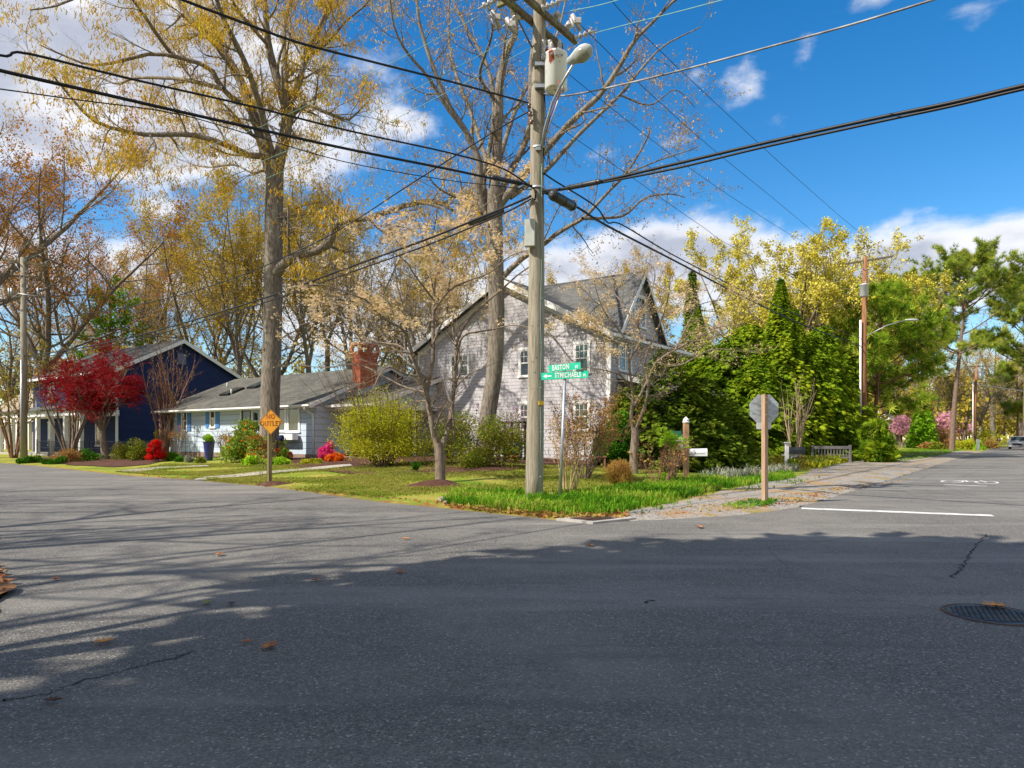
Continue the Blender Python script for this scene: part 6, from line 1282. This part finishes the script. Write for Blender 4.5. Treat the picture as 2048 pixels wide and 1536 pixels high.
nT = 130; u = rng.uniform(.3, 1.0, nT); Dd = np.where(np.abs(u-.78) < .07, rng.uniform(230, 290, nT), rng.uniform(150, 260, nT)); bx = u*Dd; n = nT; P0 = np.stack([bx, Dd, hgt(bx, Dd)], 1); hh = rng.uniform(14, 24, n)*np.where(u > .6, .85, .75)
pts, rad = grow(P0, np.tile([0, 0, 1.], (n, 1)), hh*.85, np.full(n, .25), 8, .06, .1); p, d, l, r_ = kids(pts, rad, hh, 14, .08, 1, 50, 14, .4, .5); pts2, rad2 = grow(p, d, l, r_, 6, .1, .04); p, d, l, r_ = kids(pts2, rad2, l, 6, .2, 1, 42, 12, .45, .6); pts3, rad3 = grow(p, d, l, np.maximum(r_, .03), 4, .12, .03)
V, F_, rn = leafcloud(pts3[:, 1:].reshape(-1, 3), T_LEAF, .9, 2, .8, droop=.2); o = make_veg('far_woods', (120, 200, 0), 'distant brown and olive woodland at the end of the right road', 'woods', [(pts, rad, 5), (pts2, rad2, 3), (pts3, rad3, 3)], [(V, F_, rn, LF['olive'], 'crown')], M_TWIG); o['kind'] = 'stuff'
# understorey thicket behind the houses
rng = np.random.default_rng(78); n = 1300; u = rng.uniform(-.8, .12, n); Dd = rng.uniform(66, 90, n); P0 = np.stack([u*Dd, Dd, hgt(u*Dd, Dd)], 1); D_ = rng.normal(0, .3, (n, 3)); D_[:, 2] = 1; pts, rad = grow(P0, D_, rng.uniform(2.5, 6, n), np.full(n, .035), 6, .12, .03); p, d, l, r_ = kids(pts, rad, np.full(n, 3.), 5, .2, 1, 40, 12, .4, .6); pts2, rad2 = grow(p, d, l, np.full(len(l), .012), 3, .12, .03)
V, F_, rn = leafcloud(pts2[:, 1:].reshape(-1, 3), T_LEAF, .3, 2, .25); o = make_veg('undergrowth', (0, 75, 0), 'tangled brown and olive undergrowth between the tree trunks behind the houses', 'undergrowth', [(pts, rad, 3), (pts2, rad2, 3)], [(V, F_, rn, LF['olive'], 'leaves')], M_TWIG, wname='stems'); o['kind'] = 'stuff'
# green conifer left
rng = np.random.default_rng(80); g = gd(222, 62); pine('hemlock_tree', g, H_of(545, 62, g), 3, 4.2, 'airy green conifer rising between the orange tree and the navy house', mm='arb', nb=40, tuft=.26, nt=2, shape='cone', trunk_r=.18, sub=8, tmpl=T_FAN)
# pale blooming tree right
g = gd(1605, 56); decid('blooming_tree', g, H_of(432, 56, g), 2.1, 'broad pale yellow green blooming tree above the cypress hedge', 'pale', leafn=6, leafs=.16, seed=51, forks=9, fork_h=.22, r0=.38, lv=(12, 9, 6), vis=.9, droop=-.2, wm=M_BARK2, up=.13, wig=.13)
g = gd(1712, 60); decid('blooming_tree', g, H_of(500, 60, g), 1.15, 'pale yellow green blooming tree spreading behind the brown pole top', 'pale', leafn=4, leafs=.16, seed=52, forks=6, fork_h=.25, r0=.28, lv=(11, 8, 6), vis=.9, droop=-.2, wm=M_BARK2)
# cypress hedge, each tree its own
rng = np.random.default_rng(60)
for i, (px, D, ty, R_, n, lb) in enumerate([(1562, 39.5, 560, 2.8, 9000, 'tallest pointed bright green cypress above the stop sign'), (1462, 38, 672, 2.6, 8000, 'broad bright green cypress left of the stop sign'), (1640, 43.5, 655, 2.5, 8000, 'bright green cypress behind the grey garden bench'),
        (1515, 36.5, 720, 2.0, 6000, 'low bright green cypress directly behind the stop sign'), (1690, 46, 700, 2.0, 6000, 'bright green cypress pressed against the brown pole'), (1600, 41.5, 745, 1.7, 4500, 'short cypress behind the pruned bare shrub'), (1395, 41, 610, 2.2, 6500, 'cypress behind the budding dogwood crown'), (1592, 42, 620, 2.3, 6000, 'second pointed cypress just right of the tallest')]):
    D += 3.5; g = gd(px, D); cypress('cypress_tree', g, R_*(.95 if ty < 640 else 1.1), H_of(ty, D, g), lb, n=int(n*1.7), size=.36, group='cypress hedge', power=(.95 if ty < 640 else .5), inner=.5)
g = gd(1384, 50); cypress('spruce_tree', g, 1.3, H_of(498, 44, g), 'narrow dark spruce spire right of the slate roof', mm='dark', n=5000, size=.5, power=.8)
for (px, D, ty, R_, n, lb) in [(1262, 28.5, 775, 1.35, 6000, 'dark green yew left of the dogwood trunk'), (1330, 28.5, 700, 1.7, 8000, 'tall dark green yew right of the dogwood trunk'), (1400, 28.5, 755, 1.6, 8000, 'rounded dark green yew behind the white mailbox'), (1440, 30, 790, 1.5, 6000, 'low dark yew left of the stop sign')]:
    g = gd(px, D); cypress('yew_tree', g, R_, H_of(ty, D, g), lb, mm='dark', n=n, size=.26, power=.45, inner=.6, droop=.1)
rng = np.random.default_rng(62)
g = gd(1235, 27.5); bush('holly_shrub', g, 1.0, .9, H_of(800, 27.5, g), 'glossy mid green holly shrub between the shrub stems and the dogwood', 'shrub', 'holly', 6500, .09, clumps=30)
g = gp(1750, 903); bush('green_shrub', gd(1755, 40), 1.0, 1.0, 3.0, 'bright green shrub at the foot of the brown utility pole', 'shrub', 'cyp', 2600, .34, tmpl=T_FAN, clumps=18, stems=4)
b = MB(); g = gd(1769, 40); b.box(-.12, .12, -.12, .12, -.1, 1.0, ch=.02); o = b.build('wooden_stump_post', M_DW); o.location = g; tag(o, 'short dark wooden post at the edge of the far green lawn', 'post')
rng = np.random.default_rng(61)
for (px, D, ty, R_, n, lb) in [(1500, 45, 650, 2.8, 6500, 'bright green cypress between the broad one and the tallest one'), (1425, 43, 690, 2.3, 5000, 'cypress at the left end of the hedge behind the yews'), (1620, 44, 690, 2.4, 5500, 'cypress right behind the pruned bare shrub'), (1545, 42.5, 745, 2.2, 4500, 'low cypress at the front of the hedge right of the stop sign')]:
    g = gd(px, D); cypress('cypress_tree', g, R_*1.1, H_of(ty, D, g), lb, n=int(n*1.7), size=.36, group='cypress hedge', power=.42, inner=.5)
# pines right
rng = np.random.default_rng(63); g = gd(1747, 51); pine('young_pine', g, H_of(588, 51, g), 3.0, 5.0, 'young long needled pine right of the brown utility pole', mm='pine', lean=(.8, 0), nb=46, tuft=.62, trunk_r=.2, nt=2, sub=9, tmpl=T_TUFT)
rng = np.random.default_rng(64); g = gd(1904, 78); pine('tall_pine', g, H_of(512, 78, g), 11, 7.0, 'tallest pine with a long leaning bare trunk at the right', mm='pined', lean=(2.2, 0), nb=38, tuft=.5, trunk_r=.3, nt=4, sub=9, tmpl=T_TUFT2, wm=M_PBARK)
for i, (px, D, ty, R_, lb) in enumerate([(1835, 105, 545, 7.5, 'flat topped dark pine left of the tallest pine'), (1790, 110, 565, 6, 'dark pine peeking behind the blooming tree'), (2050, 95, 555, 6.5, 'pine cut by the right picture edge')]):
    g = gd(px, D); pine('far_pine', g, H_of(ty, D, g), 12, R_, lb, mm='pined', nb=28, tuft=.75, trunk_r=.3, nt=4, sub=7, tmpl=T_TUFT2, wm=M_PBARK)
g = gd(2035, 112); pine('far_pine', g, H_of(720, 112, g), 4, 4.5, 'low green pine above the road end at the right edge', mm='pined', nb=22, tuft=.8, trunk_r=.2, nt=5, sub=6)
# far right garden
rng = np.random.default_rng(65)
for (px, lb) in ((1836, 'left one of the twin arborvitae beside the pink cherry'), (1855, 'right one of the twin arborvitae beside the pink cherry')):
    D = 92; g = gd(px, D); cypress('arborvitae', g, 1.05, H_of(818, D, g), lb, mm='arb', n=2600, size=.34, power=.4, inner=.8, group='twin arborvitae')
g = gd(1888, 106); bush('cherry_tree', g, 4.0, 3.4, H_of(820, 106, g), 'pink flowering cherry beyond the twin arborvitae', 'tree', 'cherry', 5200, .2, tmpl=T_WHORL, clumps=40, stems=7, low=.42, wname='trunk', lname='crown', stemr=.08)
g = gd(1803, 106); bush('cherry_tree', g, 2.2, 2.2, H_of(824, 106, g), 'pink flowering cherry left of the twin arborvitae, under the young pine', 'tree', 'cherry', 2200, .2, tmpl=T_WHORL, clumps=24, stems=6, low=.42, wname='trunk', lname='crown', stemr=.08)
for (px, D, rx, h_, mm, lb) in [(1929, 66, 1.15, 1.15, 'yg', 'round clipped yellow green bush at the far lawn edge'), (1945, 68, .9, 1.05, 'arb', 'darker clipped bush touching the round yellow green one'), (1888, 70, 1.7, 2.6, 'rust', 'rusty red shrub under the cherry blossom'), (1975, 74, 1.9, 3.0, 'yg', 'yellow green shrub right of the white signpost'),
        (1985, 72, 1.0, 1.1, 'rust', 'low rusty shrub left of the parked minivan'), (1856, 66, .8, .9, 'rust', 'small orange shrub below the arborvitae'), (1876, 64, .7, .8, 'shrub', 'small dark green shrub right of the arborvitae foot'), (1960, 64, .5, .5, 'lime', 'low bright green plant at the far road edge')]:
    D *= 1.33; h_ *= 1.33; rx *= 1.33; g = gd(px, D); bush('far_shrub', g, rx, rx, h_, lb, 'shrub', mm, 2200, .18, clumps=20, stems=5)
# shrubs and flowers near the houses
rng = np.random.default_rng(66)
def bpx(name, px, py, wpx, ty, mm, lb, n, size, D=None, cat='shrub', **k):
    g = gp(px, py) if D is None else gd(px, D); r_ = wpx*.5*g.y/F; return bush(name, g, r_, k.pop('ry', r_), H_of(ty, g.y, g), lb, cat, mm, n, size, **k)
bpx('spirea_shrub', 765, 934, 275, 748, 'yg', 'large loose yellow green shrub in front of the porch wing', 34000, .055, clumps=70, stems=46, stem_h=1.05, low=.15, outward=.5, ry=2.0, shell=.1)
bpx('mixed_shrub', 905, 930, 130, 800, 'shrub', 'olive green shrub right of the left dogwood trunk', 9000, .06, clumps=34, stems=16)
bpx('mixed_shrub', 1000, 926, 130, 805, 'shrub', 'reddish green shrub around the second oak trunk base', 9000, .06, D=25.5, clumps=34, stems=16)
bpx('low_shrub', 950, 935, 90, 890, 'shrub', 'low dark shrub along the mulch bed below the second oak', 5000, .06, clumps=24, stems=8)
bpx('red_azalea', 313, 924, 42, 872, 'azred', 'brilliant red azalea at the left corner of the ranch house', 3800, .055, tmpl=T_WHORL, shell=.2, clumps=40, stems=8)
bpx('pink_azalea', 655, 926, 46, 878, 'azpink', 'hot pink azalea at the right corner of the ranch house', 2600, .055, tmpl=T_WHORL, shell=.2, clumps=34, stems=8, D=32.5)
bpx('coral_azalea', 668, 929, 52, 900, 'azor', 'low coral orange azalea below the hot pink one', 1000, .055, tmpl=T_WHORL, shell=.2, clumps=26, stems=8, D=31.5)
bpx('rhododendron', 492, 926, 92, 832, 'rhodo', 'big rhododendron with pale green leaves left of the oak trunk', 8500, .13, clumps=44, stems=12, D=33.6, flowers=('azor', 260, .07, 9))
bpx('flame_azalea', 512, 928, 60, 850, 'rhodo', 'orange and red flowering azalea touching the oak trunk', 2200, .1, clumps=18, stems=8, D=32.4, flowers=('azor', 420, .07, 12))
bpx('flame_azalea', 562, 926, 38, 862, 'rhodo', 'small red flowered azalea just right of the oak trunk', 1300, .1, clumps=12, stems=8, D=33.2, flowers=('azred', 200, .07, 7))
for (px, py, w_, ty, mm, lb, n, s_) in [(560, 929, 60, 915, 'lime', 'bright lime hosta clump at the foot of the oak', 1500, .12), (505, 930, 60, 914, 'lime', 'lime hosta clump left of the sign post', 1500, .12), (620, 928, 70, 918, 'yg', 'low yellow green edging plants under the window box', 1800, .07),
        (378, 925, 26, 911, 'lav', 'small silvery lavender mound near the blue planter', 1300, .06), (358, 924, 22, 912, 'holly', 'small dark green mound left of the lavender', 900, .06), (400, 926, 26, 914, 'shrub', 'low reddish plant right of the lavender mound', 900, .06),
        (340, 922, 40, 900, 'holly', 'dark green shrub at the left wall corner of the ranch house', 1800, .07), (282, 921, 60, 868, 'shrub', 'green shrub left of the red azalea', 3500, .08), (245, 918, 60, 880, 'shrub', 'loose green shrub behind the maple trunk', 3500, .08),
        (318, 912, 44, 838, 'yg', 'yellow blooming shrub above the red azalea', 2600, .11), (130, 925, 60, 893, 'rust', 'low rusty red shrub left of the maple', 3000, .07), (175, 922, 60, 898, 'holly', 'low green plants between the rusty shrub and the maple', 2200, .08),
        (60, 926, 60, 911, 'holly', 'grassy green clump at the foot of the left utility pole', 1800, .09), (110, 928, 70, 914, 'holly', 'green daffodil clump at the street edge', 1800, .09), (262, 905, 50, 810, 'holly', 'tall green shrub against the navy wall', 5000, .1)]:
    bpx('garden_shrub', px, py, w_, ty, mm, lb, n, s_, clumps=16, stems=4)
g = gp(418, 921); b_ = bush('topiary', g+Vector((0, 0, .9)), .27, .27, .5, 'bright green plant growing in the cobalt planter', 'plant', 'lime', 1500, .07, clumps=10, stems=4)
for (px, py, ty, lb) in ((352, 918, 843, 'climbing rose on the left wire obelisk'), (455, 918, 858, 'sparse climbing plant right of the blue planter')):
    bpx('climbing_plant', px, py, 50, ty, 'rust', lb, 420, .07, clumps=8, stems=10, stem_h=.9, low=.5)
# bare multi-stem shrubs
def multistem(name, px, D, ty, wpx, label, mm='olive', n=10, leafn=1, vis=.25, seed=1, wm=M_TWIG, r0=.05, sub=(7, 5), leafs=.08, cat='shrub', up=.03, spread=.5):
    global rng
    rng = np.random.default_rng(seed); g = gd(px, D); H_ = H_of(ty, D, g); W_ = wpx*.5*D/F; a = rng.uniform(0, 6.28, n); P0 = np.stack([np.cos(a)*.12, np.sin(a)*.12, np.full(n, -.1)], 1)+np.array(g)
    D_ = np.stack([np.cos(a)*W_*spread, np.sin(a)*W_*spread, np.full(n, H_)], 1)*1.0; L0 = H_*rng.uniform(.75, 1.02, n); pts, rad = grow(P0, D_, L0, np.full(n, r0), 10, .07, up, .2); gr_ = [(pts, rad, 6)]
    p, d, l, r_ = kids(pts, rad, L0, sub[0], .3, 1, 28, 10, .38, .5); pts, rad = grow(p, d, l, r_, 6, .09, .05); gr_.append((pts, rad, 4)); p, d, l, r_ = kids(pts, rad, l, sub[1], .2, 1, 35, 12, .45, .6); pts, rad = grow(p, d, l, np.maximum(r_, .004), 4, .1, .02); gr_.append((pts, rad, 3))
    q = pts[:, 1:].reshape(-1, 3); q = q[rng.random(len(q)) < vis]; return make_veg(name, g, label, cat, gr_, [(*leafcloud(q, T_LEAF, leafs, leafn, .05), LF[mm], 'leaves')], wm, None, 'stems')
multistem('crape_myrtle', 328, 41.5, 672, 120, 'tall fan of bare tan stems in front of the navy gable', n=14, seed=70, wm=M_REDBARK, r0=.08, vis=.15, spread=.35, cat='tree')
multistem('crape_myrtle', 28, 46, 720, 110, 'bare branching tree left of the left utility pole', n=6, seed=71, wm=M_REDBARK, r0=.1, vis=.7, cat='tree', leafs=.14, leafn=2, spread=.9)
multistem('crape_myrtle', 138, 44, 690, 130, 'bare vase shaped tree between the left pole and the maple', n=8, seed=72, wm=M_BARK2, r0=.09, vis=.7, cat='tree', leafs=.14, leafn=2, spread=.9)
multistem('pruned_shrub', 1590, 34.0, 748, 95, 'bare pruned tan stems rising right of the stop sign', n=14, seed=73, wm=mat('tan_stems', (.42, .31, .18), (.33, .24, .14), scale=5, bump=0), r0=.045, vis=.03, sub=(3, 2), spread=.7)
multistem('rose_shrub', 1138, 17.6, 828, 78, 'twiggy rusty leaved shrub behind the street sign post', mm='rust', n=10, seed=74, wm=mat('tan_stems', (.42, .31, .18), (.33, .24, .14), scale=5, bump=0), r0=.02, vis=.9, leafs=.045, leafn=1, sub=(8, 6), spread=.7)
multistem('rusty_shrub', 1165, 21.5, 790, 150, 'taller airy orange brown shrub before the grey wall', mm='rust', n=14, seed=75, r0=.02, vis=.8, leafs=.055, leafn=2, sub=(9, 6), spread=.9)
multistem('twiggy_shrub', 1318, 20.8, 868, 110, 'reddish bare twigs left of the white mailbox post', mm='rust', n=20, seed=76, r0=.014, vis=.1, sub=(7, 4), spread=1.2, wm=M_REDBARK)
multistem('wisteria_vine', 1025, 30.3, 790, 120, 'tangled purple tinged wisteria vines above the dark arbor', mm='wist', n=14, seed=77, r0=.02, vis=.35, leafs=.07, sub=(9, 6), spread=1.4)
multistem('sapling', 528, 22.9, 865, 40, 'thin bare rose canes beside the no outlet sign post', mm='spring', n=8, seed=79, r0=.01, vis=.25, leafs=.05, sub=(5, 3), spread=.5)
bpx('dried_grass', 1243, 972, 66, 928, 'straw', 'tawny clump of dried grass in front of the right dogwood', 1500, .36, tmpl=mk_clump(3, .012), clumps=10, stems=0, outward=.1, up=1.6)
bpx('whorled_shrub', 1345, 955, 70, 852, 'lime', 'shrub with yellow green leaf whorls beside the mailbox bracket', 130, .15, tmpl=T_WHORL, clumps=16, stems=8, low=.6, outward=0, up=2.5)
bpx('small_green_plant', 1331, 962, 24, 945, 'lime', 'small bright green plant left of the mailbox post', 400, .07, clumps=8, stems=2)
bpx('daffodil_clump', 881, 948, 14, 934, 'holly', 'right daffodil clump in the mulch left of the dogwood', 50, .3, tmpl=mk_clump(4, .02), stems=0, clumps=4, outward=.1, up=2)
bpx('daffodil_clump', 829, 946, 16, 932, 'holly', 'left daffodil clump in the mulch under the yellow green shrub', 50, .3, tmpl=mk_clump(4, .02), stems=0, clumps=4, outward=.1, up=2)
# ground cover low hedge right
rng = np.random.default_rng(90)
def cover(name, poly, n, mm, tmpl, size, label, kind='stuff', cat='ground cover', zj=.0, nm='leaves', upn=1.2, patch=None, raw=False):
    pa = np.array(poly if raw else pxpoly(poly)); lo, hi = pa.min(0), pa.max(0); x = rng.uniform(lo[0], hi[0], n*4); y = rng.uniform(lo[1], hi[1], n*4); k = inside(x, y, pa)
    if patch: k &= (np.sin(x*patch)+np.sin(y*patch*1.3+1)+rng.normal(0, .5, len(x))) > -.3
    x, y = x[k][:n], y[k][:n]; m_ = len(x); q = np.stack([x, y, hgt(x, y)+zj*rng.random(m_)], 1); d = rng.normal(0, .35, (m_, 3)); d[:, 2] = upn
    V, F_ = scatter(tmpl[0], tmpl[1], q, rotmats(m_, d), size*rng.uniform(.55, 1.3, m_)); base = np.clip(.5+.3*np.sin(x*1.7+y)+.2*np.sin(y*2.9)+rng.normal(0, .15, m_), 0, 1)
    o = link(name, npmesh(name, V, F_, per(m_, len(tmpl[1]), .12, base)), None, LF[mm]); return tag(o, label, cat, kind=kind)
cover('groundcover', [(1380, 925), (1420, 918), (1560, 914), (1700, 914), (1735, 916), (1700, 922), (1640, 938), (1600, 940), (1560, 930), (1450, 930)], 26000, 'shrub', T_LEAF, .13, 'low green ground cover in front of the cypress hedge', zj=.35)
cover('groundcover', [(1600, 938), (1640, 925), (1730, 916), (1700, 924), (1640, 940)], 5000, 'yg', T_LEAF, .12, 'yellow green ground cover at the gravel edge below the bench', zj=.25)
C1 = mk_clump(7, .03); C2 = mk_clump(6, .05)
DL = [(882, 1008), (905, 985), (1000, 985), (1060, 990), (1150, 990), (1250, 975), (1330, 968), (1420, 955), (1500, 946), (1585, 948), (1590, 958), (1500, 972), (1400, 990), (1290, 1018), (1235, 1031), (1150, 1036), (1050, 1028), (960, 1020)]
cover('daylily_bed', DL, 3800, 'grassy', C1, .235, 'lush green daylily leaves edging the corner around the utility pole', upn=3)
cover('daffodil_leaves', [(1400, 960), (1440, 950), (1520, 944), (1600, 940), (1570, 950), (1480, 962)], 260, 'lav', C1, .42, 'grey green daffodil leaves beyond the daylilies', upn=3)
LW = [(230, 944), (330, 928), (600, 928), (1100, 932), (1330, 940), (1330, 965), (1150, 985), (1000, 985), (900, 990), (875, 1008), (760, 998), (640, 985), (520, 972), (400, 962)]
cover('lawn_grass', LW, 60000, 'lawn', mk_clump(4, .07), .075, 'short patchy lawn grass blades', upn=2, patch=1.1)
cover('lawn_grass', [(1760, 915), (1800, 900), (1870, 896), (1935, 897), (1880, 912), (1800, 925)], 16000, 'grassy', mk_clump(4, .07), .12, 'bright far lawn beside the right road', upn=2)
cover('weeds', [(1230, 1034), (1290, 1012), (1400, 992), (1500, 975), (1640, 955), (1640, 962), (1500, 985), (1400, 1005), (1290, 1030)], 900, 'grassy', mk_clump(5, .06), .1, 'weedy grass tufts fringing the gravel', upn=2, patch=3)
cover('weeds', [(1440, 1015), (1500, 1003), (1560, 1000), (1545, 1012), (1480, 1022)], 240, 'grassy', mk_clump(5, .06), .11, 'grass tufts around the stop sign post', upn=2)
cover('leaf_litter', [(230, 947), (400, 964), (640, 988), (875, 1012), (1000, 1026), (1130, 1040), (1140, 1036), (1000, 1018), (875, 1004), (640, 982), (400, 959)], 2600, 'rust', T_LEAF, .09, 'dry brown leaf litter along the lawn edge', upn=.1)
cover('leaf_litter', [(-4.0, 5.1), (-4.4, 5.8), (-4.56, 6.35), (-5.35, 7.3), (-7, 9), (-9, 8), (-9, 2), (-5, 1.5), (-4.1, 3.6)], 5000, 'rust', T_LEAF, .05, 'pine needles and dead leaves on the near left corner', upn=.1, zj=.02, raw=True)
for o_ in [COL.objects[-1]]: o_.location.z = .09
cover('leaf_litter', [(882, 1011), (960, 1016), (1050, 1022), (1150, 1030), (1235, 1026), (1260, 1034), (1240, 1040), (1130, 1041), (1024, 1031), (900, 1017)], 1500, 'rust', T_LEAF, .09, 'dead leaves and bare soil edge in front of the daylilies', upn=.1, zj=.02)
cover('leaf_litter', [(1240, 1036), (1350, 1030), (1480, 1024), (1600, 1010), (1760, 975), (1850, 955), (1740, 968), (1600, 988), (1400, 1012)], 9000, 'rust', T_LEAF, .06, 'dry needles and leaf litter on the gravel', upn=.1, zj=.01)
# ---------------- trees behind the camera that shade the street ----------------
rng = np.random.default_rng(95)
def shade_tree(sx, sy, hc, r_, n, lb, pts_r=(4.0)):
    """round crowned tree whose crown centre throws its shadow on (sx, sy)"""
    k = hc/math.tan(EL); x, y = sx-SH.x*k, sy-SH.y*k; H_ = hc+r_
    bush('shade_tree', Vector((x, y, 0)), r_, r_, H_, lb, 'tree', 'dark', n, .6, clumps=46, stems=3, low=(hc-r_)/H_, wname='trunk', lname='crown', stemr=.2, stem_h=.5, outward=.3, shell=.3, group='trees behind the camera')
for (sx, sy, hc, r_, n, lb) in [(4.0, 6.9, 11, 3.8, 6000, 'dense tree behind the camera nearest the near left corner'), (-1.5, 2.4, 12, 3.4, 900, 'dense tree behind the camera furthest left'), (8.4, 7.0, 16, 4.3, 7000, 'tall dense tree behind the camera shading the stop line'), (3.5, 2.2, 12, 4.2, 6000, 'dense tree directly behind the camera'), (8.5, 1.5, 15, 4.2, 5000, 'tall dense tree behind the camera on its right')]:
    shade_tree(sx, sy, hc, r_, n, lb)
decid('street_oak', (-17.2, 3.4, 0), 19, 1.25, 'budding oak left of the picture casting streaky shade on the street', 'bud', leafn=1, leafs=.1, seed=91, forks=4, fork_h=.36, r0=.3, lv=(12, 7, 4), vis=.5)
decid('street_oak', (-25, 10.5, 0), 18, 1.2, 'second budding oak further left casting branch shadows', 'bud', leafn=1, leafs=.1, seed=92, forks=4, fork_h=.3, r0=.3, lv=(11, 7, 4), vis=.4)
decid('street_oak', (-13.5, -.5, 0), 16, 1.4, 'third budding oak near the left corner, thin crowned', 'bud', leafn=1, leafs=.1, seed=93, forks=4, fork_h=.4, r0=.26, lv=(10, 6, 4), vis=.3)
